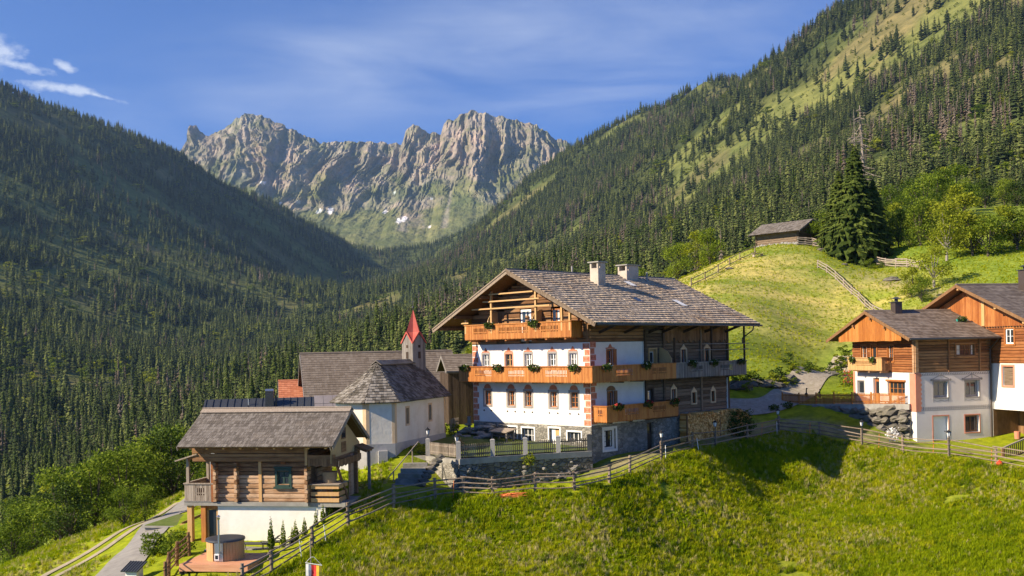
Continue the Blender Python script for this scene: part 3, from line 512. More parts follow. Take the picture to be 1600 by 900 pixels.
def frame_around(mb, O, U, N, u0, u1, z0, z1, w, m=0, o=.02, sill=True, o0=0.0):
    pbox(mb, O, U, N, u0 - w, u0, z0 - (w if sill else 0), z1 + w, o0, o, m); pbox(mb, O, U, N, u1, u1 + w, z0 - (w if sill else 0), z1 + w, o0, o, m)
    pbox(mb, O, U, N, u0, u1, z1, z1 + w, o0, o, m)
    if sill: pbox(mb, O, U, N, u0, u1, z0 - w, z0, o0, o + .02, m)
def logs(mb, O, U, N, u0, u1, z0, z1, h=.28, m=0, openings=(), jit=.03, ends=0.0, clip=None, th=.12, seed=0):
    rr = random.Random(seed); z = z0
    while z < z1 - .05:
        hh = min(h * rr.uniform(.72, 1.22), z1 - z); zc = z + hh / 2; a, b = u0 - ends * rr.uniform(.6, 1.2), u1 + ends * rr.uniform(.6, 1.2)
        if clip: a, b = max(a, clip(zc)[0]), min(b, clip(zc)[1])
        segs = [(a, b)]
        for o in openings:
            if o[2] < zc < o[3]: segs = [s for q in segs for s in ((q[0], min(q[1], o[0])), (max(q[0], o[1]), q[1])) if s[1] - s[0] > .02]
        for s in segs:
            if s[1] - s[0] < .05: continue
            j = rr.uniform(0, jit); n = 4 if hh > .12 else 2
            pts = [(-.06, z + .016), (.03 + j, z + .026), (.04 + j, zc), (.03 + j, z + hh - .012), (-.06, z + hh - .004)]
            A = [Vector(P3(O, U, N, s[0], zz, oo)) for oo, zz in pts]; B = Vector((U[0] * (s[1] - s[0]), U[1] * (s[1] - s[0]), 0)); mb.extrude(A, B, m)
        z += hh
def boards(mb, O, U, N, u0, u1, z0, z1, w=.16, m=0, top=None, bot=None, o0=0.0, th=.03, seed=0, openings=()):
    rr = random.Random(seed); u = u0
    while u < u1 - .01:
        ww = min(w * rr.uniform(.8, 1.2), u1 - u); a, b = u + .004, u + ww - .004; ta, tb = (top(a), top(b)) if top else (z1, z1); ba, bb = (bot(a), bot(b)) if bot else (z0, z0); j = rr.uniform(0, .012)
        if min(ta - ba, tb - bb) > .02: ppoly(mb, O, U, N, [(a, ba), (b, bb), (b, tb), (a, ta)], o0 + j - .01, o0 + th + j, m)
        u += ww
def balustrade(mb, A, B, N, z0, z1, zones=(), m=0, bw=.135, th=.03, scallop=True, seed=0):
    A, B = V2(A), V2(B); L = np.hypot(*(B - A)); U = (B - A) / L; n = max(1, round(L / bw)); w = L / n; rr = random.Random(seed); H = z1 - z0
    for k in range(n):
        a, b = k * w + .004, (k + 1) * w - .004; f = (k + .5) / n; j = rr.uniform(-.006, .006); o0, o1 = -th / 2 + j, th / 2 + j; c = (a + b) / 2
        zt, zb = z1 - .05, z0 + (.09 if scallop else 0); inz = any(p < f < q for p, q in zones)
        bands = [(zb, zt)]
        if inz:
            h = zt - zb; cut = [(zb + h * .36, zb + h * .45), (zb + h * .52, zb + h * .78)]; bands = [(zb, cut[0][0]), (cut[0][1], cut[1][0]), (cut[1][1], zt)]
            for p, q in cut: pbox(mb, A, U, N, a, a + (b - a) * .5, p, q, o0, o1, m)
        for i, (p, q) in enumerate(bands):
            if i == 0 and scallop: ppoly(mb, A, U, N, [(c, z0), (b, p), (b, q), (a, q), (a, p)], o0, o1, m)
            else: pbox(mb, A, U, N, a, b, p, q, o0, o1, m)
    pbox(mb, A, U, N, -.03, L + .03, z1 - .05, z1 + .02, -.07, .07, m)
    for z in (z0 + H * .22, z0 + H * .84): pbox(mb, A, U, N, 0, L, z - .04, z + .04, -.09, -th / 2 - .008, m)
def pieces(mb, P0, E, Sv, elen, slen, cw, ch, th, jit=.3, m=0, clip=None, seed=0, lap=1.25, wave=0.0):
    """overlapping roof pieces; P0 eave start, E along the eave, Sv up the slope (unit vectors)"""
    rr = random.Random(seed); P0, E, Sv = Vector(P0), Vector(E), Vector(Sv); Nn = E.cross(Sv)
    if Nn.z < 0: Nn = -Nn
    rows = max(1, round(slen / ch)); ch = slen / rows
    for r in range(rows):
        s0 = r * ch; l, h = (0, elen) if clip is None else clip(s0 + ch / 2)
        u = l - (rr.random() * cw if jit else 0)
        while u < h - .01:
            w = cw * (1 + rr.uniform(-jit, jit)); a, b = max(u, l), min(u + w, h); u += w
            if b - a < .02: continue
            g = .006 if jit else .002; d0 = s0 - rr.uniform(0, .05) * (jit > 0) * ch; d1 = min(s0 + ch * lap, slen); t = th * rr.uniform(.85, 1.15); tw = rr.uniform(-.15, .15) * th * (jit > 0)
            q = lambda uu, ss, nn: P0 + E * uu + Sv * ss + Nn * nn
            mb.hexa([q(a + g, d0, .0), q(b - g, d0, .0), q(b - g, d1, -.01), q(a + g, d1, -.01), q(a + g, d0, t + tw + wave), q(b - g, d0, t - tw), q(b - g, d1, .012), q(a + g, d1, .012 + wave)], m)
def slab(mb, p, th, m=0):      # roof deck from four corners, thickness downwards
    q = [Vector(a) for a in p]; n = (q[1] - q[0]).cross(q[3] - q[0]).normalized()
    if n.z < 0: n = -n
    mb.hexa([a - n * th for a in q] + q, m)
def unit(v): v = Vector(v); return v.normalized()
LEAFV = None
def leaves(mb, c, rx, ry, rz, n, size, m=0, seed=0, shell=.55, bend=.3, flat=0.):
    """leaf-sized faces spread through an uneven ellipsoid"""
    g = np.random.default_rng(seed); d = g.normal(size=(n, 3)); d /= np.linalg.norm(d, axis=1)[:, None]
    rad = (shell + (1 - shell) * g.random(n)) ** .8; lump = 1 + .22 * np.sin(d[:, 0] * 5 + seed) * np.cos(d[:, 1] * 4 + seed * 2) + .15 * np.sin(d[:, 2] * 7 + seed)
    p = np.array(c) + d * (rad * lump)[:, None] * np.array([rx, ry, rz])
    t = g.normal(size=(n, 3)) * (1, 1, .7); t += d * .5; t /= np.linalg.norm(t, axis=1)[:, None]; up = np.cross(t, g.normal(size=(n, 3))); up /= np.linalg.norm(up, axis=1)[:, None] + 1e-9
    s = size * g.uniform(.6, 1.35, n)[:, None]
    a, b, c_, e = p - t * s * .55, p + up * s * .38, p + t * s * .55, p - up * s * .38
    i = len(mb.v); mb.v += np.stack([a, b, c_, e], 1).reshape(-1, 3).tolist()
    mb.f += [(i + 4 * k, i + 4 * k + 1, i + 4 * k + 2, i + 4 * k + 3) for k in range(n)]; mb.m += [m] * n
FB_COUNT = [0]
def flower_box(p, rotz, label, group, L=.9, red=False, hang=.18, fm=None):
    FB_COUNT[0] += 1; sd = FB_COUNT[0]; t = Thing('flower_box', label, 'flower box', tuple(p), rotz, group)
    b = MB(); z = p[2]; b.extrude([(-L / 2, -.11, z + .2), (-L / 2, .11, z + .2), (-L / 2, .08, z), (-L / 2, -.08, z)], (L, 0, 0)); t.part('box', b, fm or 'wood_dark')
    l = MB(); leaves(l, (0, -.06, z + .22), L * .58, .22, .2, 190, .13, 0, sd); leaves(l, (0, -.12, z + .05), L * .45, .12, .2, 70, .11, 0, sd + 50); t.part('plant', l, 'leaf_dark')
    f = MB(); leaves(f, (0, -.08, z + .3), L * .52, .2, .14, 60 if red else 14, .08, 0, sd + 90, .8); t.part('blossom', f, 'flower_red' if red else 'flower_white')
    return t
# ------------------------------------------------------------ the big farmhouse
_c0 = un(922.6, 600, 70.0)
FH = Thing('farmhouse', 'large white and timber farmhouse with carved orange balconies and grey shingle roof', 'farmhouse', (float(_c0[0]), 70.0, -8.3), R(45))
OF, UF, NF = V2((0, 0)), V2((0, 1)), V2((-1, 0))        # front gable wall, u runs left
OS, US, NS = V2((0, 0)), V2((1, 0)), V2((0, -1))        # long side wall, u runs back
WF, LS, ZT = 11.8, 16.8, .37
def zroof(y): return 1.62 + (min(y + 2.2, 14.0 - y) - 0) * .4926 if False else (1.62 + (y + 2.2) * .4926 if y < 5.9 else 1.62 + (14.0 - y) * .4926)
cs1 = (10.2, 7.7, 5.95, 3.47, 1.52); cs2 = (10.33, 7.87, 5.88, 3.50, 1.55)
op1 = [(c - .36, c + .36, -4.16, -3.08) for c in cs1]; op2 = [(c - .36, c + .36, -1.62, -.36) for c in cs2]
sw = MB()
wall(sw, OF, UF, NF, 0, WF, -5.43, ZT, op1 + op2, .2)
ops_side = [(1.72, 2.62, -2.05, -.13), (1.72, 2.62, -4.7, -3.05)]
wall(sw, OS, US, NS, 0, 5.85, -5.35, ZT, ops_side, .22)
sw.box(5.84, 5.9, -.06, .3, -5.35, ZT)
FH.part('plaster_wall', sw, 'plaster_white')
sb = MB()
base_f = [(5.45, 6.65, -7.3, -5.75), (2.95, 3.95, -7.4, -5.66), (.95, 2.2, -6.55, -5.84), (7.2, 8.1, -6.6, -5.72)]
wall(sb, OF, UF, NF, 0, WF, -8.3, -5.43, base_f, .3)
base_s = [(1.28, 2.6, -7.12, -5.68), (6.2, 6.95, -7.55, -5.55)]
wall(sb, OS, US, NS, 0, 10.0, -8.3, -5.35, base_s, .3); wall(sb, OS, US, NS, 10.0, LS, -8.3, -5.05)
FH.part('stone_base', sb, 'stone_wall')
cr_ = MB(); cr_.box(.25, LS, .25, WF - .02, -8.3, 2.2); cr_.poly([(LS, 0, -8.3), (LS, WF, -8.3), (LS, WF, 2.4), (LS, 5.9, 5.3), (LS, 0, 2.4)]); cr_.poly([(0, WF, -8.3), (0, WF, 2.4), (LS, WF, 2.4), (LS, WF, -8.3)])
FH.part('inner_wall', cr_, 'log_dark')
lw = MB()
def gclip(z): k = max(0, (z - 2.35) / .4926); return (max(0, k), min(WF, WF - k))
gopen = [(5.45, 6.6, .5, 2.9), (2.6, 3.5, 1.0, 2.85), (8.2, 9.1, .5, 2.8)]
logs(lw, OF, UF, NF, 0, WF, ZT + .02, 5.35, .27, 0, gopen, clip=gclip, seed=3)
logs(lw, OS, US, NS, 0, 5.9, ZT + .02, 2.5, .26, 0, seed=4)
pbox(lw, OS, US, NS, -.12, LS, 2.42, 2.62, -.1, .12)
for u in (0.02, 5.75): pbox(lw, OF, UF, NF, u, u + .2, ZT, 2.4, .02, .14)
FH.part('log_gable', lw, 'log_brown')
ld = MB()
so = [(6.45, 7.45, -2.1, -.15), (10.36, 11.2, -1.6, -.2), (13.45, 14.3, -1.6, -.15), (6.1, 7.0, -4.95, -3.0), (9.05, 9.8, -4.3, -3.15), (11.65, 12.4, -4.5, -3.5), (14.24, 14.95, -4.5, -3.5)]
logs(ld, OS, US, NS, 5.92, LS, -5.05, 1.2, .25, 0, so, ends=.0, seed=5)
for x in (8.15, 11.0 + 1.9, LS - .18, 5.95): pbox(ld, OS, US, NS, x, x + .18, -5.05, 1.2, .03, .17)
FH.part('dark_log_wall', ld, 'log_dark')
vb = MB(); boards(vb, OS, US, NS, 8.3, LS + .05, .32, 2.42, .17, 0, bot=lambda u: .32 + .12 * math.sin(u * 9), o0=.09, seed=6); FH.part('board_skirt', vb, 'wood_brown')
pb_ = MB(); pbox(pb_, OS, US, NS, LS - .25, LS + .02, -5.05, -2.6, .02, .12); FH.part('corner_board', pb_, 'white_paint')
# windows of the front
def ornament(mb, O, U, N, c, z, w, style, o=.012):
    if style == 'arch': pts = [(c + w * math.cos(a), z + .34 * math.sin(a)) for a in np.linspace(0, math.pi, 9)]
    else: pts = [(c + w, z), (c + w, z + .07), (c + w * .45, z + .1), (c + .06, z + .3), (c, z + .36), (c - .06, z + .3), (c - w * .45, z + .1), (c - w, z + .07), (c - w, z)]
    ppoly(mb, O, U, N, pts, .001, o)
for i, c in enumerate(cs1):
    w = window(FH, OF, UF, NF, c - .36, c + .36, -4.16, -3.08, .12, 'wood_orange', 2, 3, .07, curtain=(0, .3, .28, .32, 0)[i])
    s = MB(); frame_around(s, OF, UF, NF, c - .36, c + .36, -4.16, -3.08, .15, 0, .012, o0=.001); FH.part('painted_surround', s, 'grey_paint', w)
    s = MB(); ornament(s, OF, UF, NF, c, -2.92, .38, 'arch'); FH.part('painted_arch', s, 'red_paint', w)
    for k in (-.4, .4): s = MB(); s.tube(P3(OF, UF, NF, c + k, -4.58, 0), P3(OF, UF, NF, c + k, -4.58, .06), .06, .05, 8); FH.part('beam_end', s, 'wood_dark')
for i, c in enumerate(cs2):
    w = window(FH, OF, UF, NF, c - .36, c + .36, -1.62, -.36, .12, 'wood_post' if i == 1 else 'white_paint', 2, 3, .06, curtain=(.3, 0, .36, .3, .35)[i])
    s = MB(); frame_around(s, OF, UF, NF, c - .36, c + .36, -1.62, -.36, .13, 0, .012, False, o0=.001); FH.part('painted_surround', s, 'salmon_paint' if i == 1 else 'grey_paint', w)
    s = MB(); ornament(s, OF, UF, NF, c, -.22, .42, 'crest'); FH.part('painted_crest', s, 'red_paint', w)
for (a, b, c, d), nx, nz in ((base_f[0], 3, 3), (base_f[2], 3, 1), (base_f[3], 2, 1)):
    w = window(FH, OF, UF, NF, a + .02, b - .02, c + .02, d - .02, .2, 'white_paint', nx, nz, .06)
    s = MB(); frame_around(s, OF, UF, NF, a, b, c, d, .11, 0, .02, False, o0=.001); FH.part('painted_surround', s, 'white_paint', w)
a, b, c, d = base_f[1]; s = MB(); pbox(s, OF, UF, NF, a, b - .45, c, d, -.28, -.2); FH.part('door', s, 'wood_post'); s = MB(); pbox(s, OF, UF, NF, b - .43, b, c, d, -.27, -.2); s2 = MB(); frame_around(s2, OF, UF, NF, a, b, c, d, .12, 0, .02, False, o0=.001); FH.part('door_leaf', s, 'white_paint'); FH.part('painted_surround', s2, 'white_paint')
# side windows
a, b, c, d = base_s[0]; w = window(FH, OS, US, NS, a + .22, b - .22, c + .16, d - .12, .18, 'black_paint', 2, 3, .06, curtain=.3); s = MB(); frame_around(s, OS, US, NS, a + .02, b - .02, c + .02, d - .02, .17, 0, .03, o0=.001); pbox(s, OS, US, NS, a, a + .22, c, d, -.2, -.12); pbox(s, OS, US, NS, b - .22, b, c, d, -.2, -.12); pbox(s, OS, US, NS, a + .22, b - .22, c, c + .16, -.2, -.12); pbox(s, OS, US, NS, a + .22, b - .22, d - .12, d, -.2, -.12); FH.part('plaster_surround', s, 'plaster_white', w)
a, b, c, d = base_s[1]; s = MB(); pbox(s, OS, US, NS, a, b, c - .1, d, -.28, -.2); dd = FH.part('door', s, 'wood_dark'); s = MB(); pbox(s, OS, US, NS, a + .12, b - .12, d - .75, d - .15, -.2, -.19); FH.part('pane', s, 'glass', dd)
for k, (a, b, c, d) in enumerate(ops_side):
    w = window(FH, OS, US, NS, a + .12, b - .12, c + .02, d - .05, .15, 'wood_orange', 2, 3, .08, curtain=.35)
    s = MB(); pbox(s, OS, US, NS, a, a + .1, c, d, -.2, .03); pbox(s, OS, US, NS, b - .1, b + .22, c, d, -.02, .04); FH.part('shutter', s, 'wood_orange' if k == 0 else 'wood_brown', w)
    s = MB(); ornament(s, OS, US, NS, (a + b) / 2, d + .02, .5, 'crest' if k == 0 else 'arch', .02); FH.part('painted_crest', s, 'red_paint' if k == 0 else 'wood_brown', w)
for k, (a, b, c, d) in enumerate(so):
    if k in (0, 3):
        s = MB(); pbox(s, OS, US, NS, a + .1, b - .1, c, d - .08, -.16, -.1); frame_around(s, OS, US, NS, a + .1, b - .1, c, d - .08, .12, 0, .1, False, o0=-.1); dr = FH.part('door', s, 'wood_post' if k == 0 else 'wood_dark'); window(FH, OS, US, NS, a + .26, b - .26, c + .9, d - .25, .09, 'white_paint', 2, 3, .04, dr, name='door_window')
        g = MB(); pbox(g, OS, US, NS, a + .26, b - .26, c + .9, d - .25, -.12, -.095); FH.part('pane', g, 'glass', dr)
    else:
        w = window(FH, OS, US, NS, a + .1, b - .1, c + .08, d - .08, .05, 'wood_orange', 1, 1, .05, curtain=.3 if k in (1, 4) else 0)
        s = MB(); frame_around(s, OS, US, NS, a + .1, b - .1, c + .08, d - .08, .09, 0, .11, o0=.0); ppoly(s, OS, US, NS, [((a + b) / 2 + .36, d), ((a + b) / 2 + .2, d + .12), ((a + b) / 2, d + .33), ((a + b) / 2 - .2, d + .12), ((a + b) / 2 - .36, d)], .02, .1); FH.part('carved_frame', s, 'ochre_paint', w)
# painted corner stones
def quoins(O, U, N, u0, sg, z0, z1, name='painted_quoins'):
    a = MB(); b = MB(); z = z0; k = 0
    while z < z1 - .2:
        h = .44; w = .62 if k % 2 == 0 else .46; e0, e1 = (u0, u0 + sg * w)
        lo, hi = min(e0, e1), max(e0, e1); ppoly(a, O, U, N, [(lo, z + .02), (hi, z + .02), (hi, z + h - .02), (lo, z + h - .02)], .001, .006)
        m_ = (lo + hi) / 2; zc = z + h / 2
        ppoly(b, O, U, N, [(lo + .04, z + .05), (m_, zc), (lo + .04, z + h - .05)], .006, .011); ppoly(b, O, U, N, [(hi - .04, z + h - .05), (m_, zc), (hi - .04, z + .05)], .006, .011)
        if k % 2: ppoly(b, O, U, N, [(m_ + .14, z + h - .05), (m_ - .14, z + h - .05), (m_, zc + .02)], .006, .011)
        z += h; k += 1
    q = FH.part(name, a, 'salmon_paint'); FH.part('painted_diamonds', b, 'red_paint', q)
quoins(OF, UF, NF, .02, 1, -5.4, .3); quoins(OS, US, NS, .02, 1, -5.3, .3); quoins(OF, UF, NF, WF - .02, -1, -5.4, .3)
# balconies
def balcony(T, pts, z0, z1, zones, mats, floor_poly, name='balcony', seed=0, brackets=(), bmat='wood_dark', fmat='wood_brown'):
    f = MB(); f.extrude([(p[0], p[1], z0 + .16) for p in floor_poly], (0, 0, .09)); root = T.part(name, f, fmat)
    for i, (a, b) in enumerate(zip(pts[:-1], pts[1:])):
        d = V2(b) - V2(a); n = V2((d[1], -d[0])) / np.hypot(*d); mb = MB(); balustrade(mb, a, b, n, z0, z1, zones[i], seed=seed + i); T.part('balustrade', mb, mats[i], root)
    for p, q, w in brackets:
        m_ = MB(); m_.beam(p, q, .18, .2); T.part('bracket', m_, bmat, root)
    return root
BO = 1.25
br = [((.1, y, -2.36), (-BO + .15, y, -2.36), 0) for y in (.6, 2.3, 4.4, 6.2, 8.2, 10.4)] + [((x, .1, -2.38), (x, -BO + .15, -2.38), 0) for x in (2.2, 4.4, 6.6, 9, 11.5, 14, 16.4)]
L2 = balcony(FH, [(0, 12.0), (-BO, 12.0), (-BO, -BO), (8.15, -BO), (17.6, -BO), (17.6, 0)], -2.41, -1.25, [(), ((.13, .27), (.40, .525), (.675, .825)), ((.26, .46), (.69, .87)), ((.19, .36), (.6, .78)), ()], ['wood_new', 'wood_new', 'wood_new', 'wood_grey', 'wood_grey'],
        [(-.01, 12), (-BO, 12), (-BO, -BO), (17.6, -BO), (17.6, -.01), (-.01, -.01)], seed=10, brackets=br)
L3 = balcony(FH, [(0, 11.25), (-BO, 11.25), (-BO, .55), (-.1, .55)], .70, 1.85, [(), ((.09, .23), (.33, .62), (.74, .89)), ()], ['wood_new'] * 3, [(-.01, 11.25), (-BO, 11.25), (-BO, .55), (-.01, .55)], seed=20, brackets=[((.1, y, .7), (-BO + .1, y, .7), 0) for y in (1.2, 3, 5, 7, 9, 10.8)], bmat='wood_orange')
L1 = balcony(FH, [(.2, 0), (.2, -BO), (8.35, -BO), (8.35, 0)], -5.15, -4.0, [((.35, .65),), ((.23, .42), (.62, .81)), ()], ['wood_new'] * 3, [(.2, -.01), (.2, -BO), (8.35, -BO), (8.35, -.01)], seed=30, brackets=[((x, .1, -5.12), (x, -BO + .1, -5.12), 0) for x in (.8, 3, 5.2, 7.4)])
# gable loggia: posts, bars, screens
for y, zt in ((8.3, 4.25), (3.8, 4.3), (11.1, 2.25), (1.35, 2.85), (.62, 2.5)):
    p = MB(); p.box(-BO - .02, -BO + .13, y, y + .14, 1.2, zt); FH.part('post', p, 'wood_post', L3)
for z, y0, y1 in ((4.02, 8.5, 4.0), (3.5, 9.1, 3.4), (2.98, 10.3, 2.4)):
    p = MB(); p.beam((-BO - .1, y0, z), (-BO - .1, y1, z + .02), .07, .1); FH.part('bar', p, 'wood_post', L3)
p = MB(); p.beam((-BO - .1, 11.5, 2.0), (-BO - .1, 10.7, 2.0), .08, .1); FH.part('bar', p, 'wood_post', L3)
for y in (8.9, 4.35):
    p = MB(); p.extrude([(-.05, y, .9), (-1.1, y, .9), (-1.1, y, 2.1), (-.95, y, 2.35), (-.7, y, 2.62), (-.35, y, 2.75), (-.05, y, 2.8)], (0, .04, 0)); FH.part('screen', p, 'wood_panel', L3)
s = MB(); pbox(s, OS, US, NS, 7.7, 7.74, -2.1, -.2, .1, 1.1); p = MB(); p.extrude([(7.75, -.05, -2.1), (7.75, -1.15, -2.1), (7.75, -1.15, -.9), (7.75, -.8, -.4), (7.75, -.3, -.12), (7.75, -.05, -.1)], (.05, 0, 0)); FH.part('screen', p, 'wood_panel', L2)
w = window(FH, OF, UF, NF, 5.5, 6.55, .55, 2.85, .02, 'white_paint', 2, 3, .14, curtain=.3); w = window(FH, OF, UF, NF, 2.65, 3.45, 1.05, 2.8, .02, 'wood_orange', 2, 1, .09, curtain=.4)
p = MB(); pbox(p, OF, UF, NF, 8.2, 9.1, .5, 2.8, -.1, -.04); FH.part('door', p, 'wood_brown')
for x, y, z0, z1 in ((17.45, -1.2, -1.3, 1.5), (12.9, -1.2, -1.3, 1.6), (8.1, -1.2, -1.3, .6)): pp = MB(); pp.box(x, x + .12, y, y + .12, z0, z1); FH.part('post', pp, 'wood_dark', L2)
for z, a, b in ((.1, 11.6, 18.1), (-.35, 10.8, 18.1)):
    p = MB(); p.tube((a, -1.2, z), (b, -1.2, z), .035, .035, 6); FH.part('drying_pole', p, 'wood_grey', L2)
# roof
T0, T1, YE0, YE1, YR_ = -2.0, 18.0, -2.2, 14.0, 5.9; ZE, ZR = 1.62, 1.62 + 8.1 * .4926
dk = MB(); slab(dk, [(T0, YE0, ZE), (T1, YE0, ZE), (T1, YR_, ZR), (T0, YR_, ZR)], .1); slab(dk, [(T1, YE1, ZE), (T0, YE1, ZE), (T0, YR_, ZR), (T1, YR_, ZR)], .1)
roof = FH.part('roof', dk, 'wood_brown')
sl = math.hypot(8.1, ZR - ZE); up1 = unit((0, 8.1, ZR - ZE)); up2 = unit((0, -8.1, ZR - ZE))
sh = MB(); pieces(sh, (T0 - .06, YE0 - .08, ZE - .02), (1, 0, 0), up1, T1 - T0 + .12, sl + .1, .24, .36, .10, .3, seed=40); FH.part('shingles', sh, 'shingle_main', roof, kind='stuff')
sh = MB(); pieces(sh, (T0 - .06, YE1 + .08, ZE - .02), (1, 0, 0), up2, T1 - T0 + .12, sl + .1, .3, .45, .055, .4, seed=41); FH.part('shingles', sh, 'shingle_main', roof, kind='stuff')
rg = MB(); rg.beam((T0 - .08, YR_ - .17, ZR + .0), (T1 + .06, YR_ - .17, ZR + .0), .5, .05, up=(0, -.49, 1)); rg.beam((T0 - .08, YR_ + .17, ZR + .02), (T1 + .06, YR_ + .17, ZR + .02), .5, .05, up=(0, .49, 1)); FH.part('ridge_board', rg, 'wood_grey', roof)
for x in (T0 - .02, T1 + .02):
    for ye_ in (YE0 - .05, YE1 + .05): vg_ = MB(); vg_.beam((x, ye_, ZE - .14), (x, YR_, ZR - .12), .06, .26); vg_.beam((x - .03, ye_, ZE + .0), (x - .03, YR_, ZR + .03), .1, .09); FH.part('bargeboard', vg_, 'wood_fence', roof)
for y in (0.1, 2.9, 5.9, 8.9, 11.7, 13.4, -1.6):
    p = MB(); z = zroof(y) - .28; p.beam((T0 + .12, y, z), (1.0, y, z), .2, .24); FH.part('purlin', p, 'wood_brown', roof)
for x in (1, 3.8, 6.6, 8.2, 10.8, 13.6, 16.4):
    p = MB(); p.beam((x, .05, 1.0), (x, -1.7, ZE - .05), .14, .18); FH.part('brace', p, 'wood_dark', roof)
rf_ = MB()
for x in np.arange(T0 + .6, T1, .95): rf_.beam((x, YE0 + .15, ZE - .14), (x, .3, zroof(.3) - .2), .12, .14)
FH.part('rafter_ends', rf_, 'wood_dark', roof, kind='stuff')
p = MB(); p.tube((T0 + .1, YE0 - .1, ZE - .1), (T1 + .3, YE0 - .1, ZE - .14), .075, .075, 8); p.path([(T1 - .9, YE0 - .1, ZE - .15), (T1 - .9, YE0 + .0, ZE - .5), (T1 - 1.0, -1.3, .5), (T1 - 1.0, -1.3, .1)], .05); FH.part('gutter', p, 'metal_dark', roof)
def chimney(T, x0, x1, y0, y1, z0, z1, parent, mat='chimney_render', cap='concrete'):
    c = MB(); c.box(x0, x1, y0, y1, z0, z1 - .5)
    for a, b in ((x0, x0 + .14), (x1 - .14, x1)):
        for e, f in ((y0, y0 + .14), (y1 - .14, y1)): c.box(a, b, e, f, z1 - .5, z1 - .09)
    c.box(x0 + .3, x1 - .14, y0 + .001, y0 + .14, z1 - .5, z1 - .09); c.box(x0 + .14, x1 - .14, y1 - .14, y1, z1 - .5, z1 - .09)
    q = T.part('chimney', c, mat, parent); d = MB(); d.box(x0 - .13, x1 + .13, y0 - .13, y1 + .13, z1 - .088, z1); T.part('cap', d, cap, q)
    d = MB(); d.box(x0 - .06, x1 + .06, y0 - .06, y1 + .06, z0, z0 + .0 + .75 * (zroof((y0 + y1) / 2) - z0)); T.part('flashing', d, 'metal_dark', q)
    return q
chimney(FH, 5.5, 6.35, 3.75, 4.55, 4.0, 6.45, roof); chimney(FH, 10.6, 12.1, 5.1, 6.0, 4.8, 6.55, roof)
p = MB(); p.tube((13.2, 5.1, 5.0), (13.2, 5.1, 6.0), .07, .07, 8); FH.part('vent_pipe', p, 'granite', roof)
p = MB(); p.tube((5.0, 5.9, 5.4), (5.0, 5.9, 6.2), .06, .06, 8); FH.part('vent_pipe', p, 'granite', roof)
def skylight(x0, x1, y0, y1, fm, gm='glass', lift=.12):
    d = MB(); za, zb = zroof(y0), zroof(y1); d.hexa([(x0, y0, za), (x1, y0, za), (x1, y1, zb), (x0, y1, zb), (x0, y0, za + lift), (x1, y0, za + lift), (x1, y1, zb + lift), (x0, y1, zb + lift)]); q = FH.part('skylight', d, fm, roof)
    g = MB(); e = .09; f = .01 + lift; g.poly([(x0 + e, y0 + e, za + f + e * .49), (x1 - e, y0 + e, za + f + e * .49), (x1 - e, y1 - e, zb + f - e * .49), (x0 + e, y1 - e, zb + f - e * .49)]); FH.part('pane', g, gm, q)
skylight(9.55, 10.45, 3.8, 4.8, 'metal_dark', 'white_paint'); skylight(6.75, 7.55, .95, 1.75, 'metal_dark'); skylight(11.5, 12.35, .4, 1.6, 'metal_dark', 'white_paint')
# flower boxes on the balconies
def fh_box(x, y, z, rz, label, red=False): w_ = FH.world(x, y, z); flower_box(w_, R(45) + rz, label, 'flower boxes on the big farmhouse', red=red)
NM = ('leftmost', 'second from left', 'third from left', 'rightmost')
for k, f in enumerate((.06, .33, .6, .885)): fh_box(-BO - .12, 12.0 - f * 13.25, -1.5, R(-90), 'green planted flower box on the long orange balcony below the white windows, ' + NM[k])
for k, f in enumerate((.26, .68)): fh_box(-BO - .12, 11.25 - f * 10.7, 1.6, R(-90), ('left', 'right')[k] + ' flower box on the top gable balcony under the roof')
for k, f in enumerate((.15, .61)): fh_box(-BO + f * 9.4, -BO - .12, -1.5, 0, ('flower box on the shaded side balcony nearest the painted corner', 'flower box midway along the shaded orange side balcony')[k])
for k, f in enumerate((.2, .5, .9)): fh_box(8.15 + f * 9.4, -BO - .12, -1.5, 0, ('dark flower box on the grey balcony, nearest the orange one', 'dark flower box in the middle of the grey weathered balcony', 'dark flower box at the far end of the grey balcony')[k])
for k, f in enumerate((.13, .54, .92)): fh_box(.2 + f * 8.15, -BO - .12, -4.25, 0, ('red geranium box on the lowest side balcony, near its sunlit end', 'red geranium box in the middle of the lowest side balcony', 'red geranium box at the far end of the lowest side balcony')[k], True)
# firewood stacked against the side wall
WP = Thing('woodpile', 'long stack of split firewood piled against the dark log wall', 'firewood', tuple(FH.world(10, -.9, -7.6)), R(45))
wp = MB(); bk = MB(); rr = random.Random(5); z = -7.6; row = 0
while z < -5.15:
    x = .02 + .07 * (row % 2)
    while x < 8.6 - .0 * row:
        r_ = rr.uniform(.055, .09); topz = -5.12 - max(0, (x - 7.2)) * .55 - .06 * math.sin(x * 2.1)
        if z < topz:
            zz = z + rr.uniform(-.015, .015); d_ = rr.uniform(-.06, .06); a0 = rr.uniform(0, 6.28); n = rr.choice((3, 4, 6)); pts = [(x + math.cos(a0 + 2 * math.pi * k / n) * r_ * 1.12, d_, zz + math.sin(a0 + 2 * math.pi * k / n) * r_ * 1.12) for k in range(n)]; wp.extrude(pts[::-1], (0, .75, 0))
        x += r_ * 1.75
    z += .128; row += 1
WP.part('split_logs', wp, 'firewood', kind='stuff')
for x in (-.12, 4.2, 8.45): b_ = MB(); b_.box(x, x + .1, -.02, .08, -7.9, -5.2 if x < 8 else -6.2); WP.part('stake', b_, 'wood_brown')
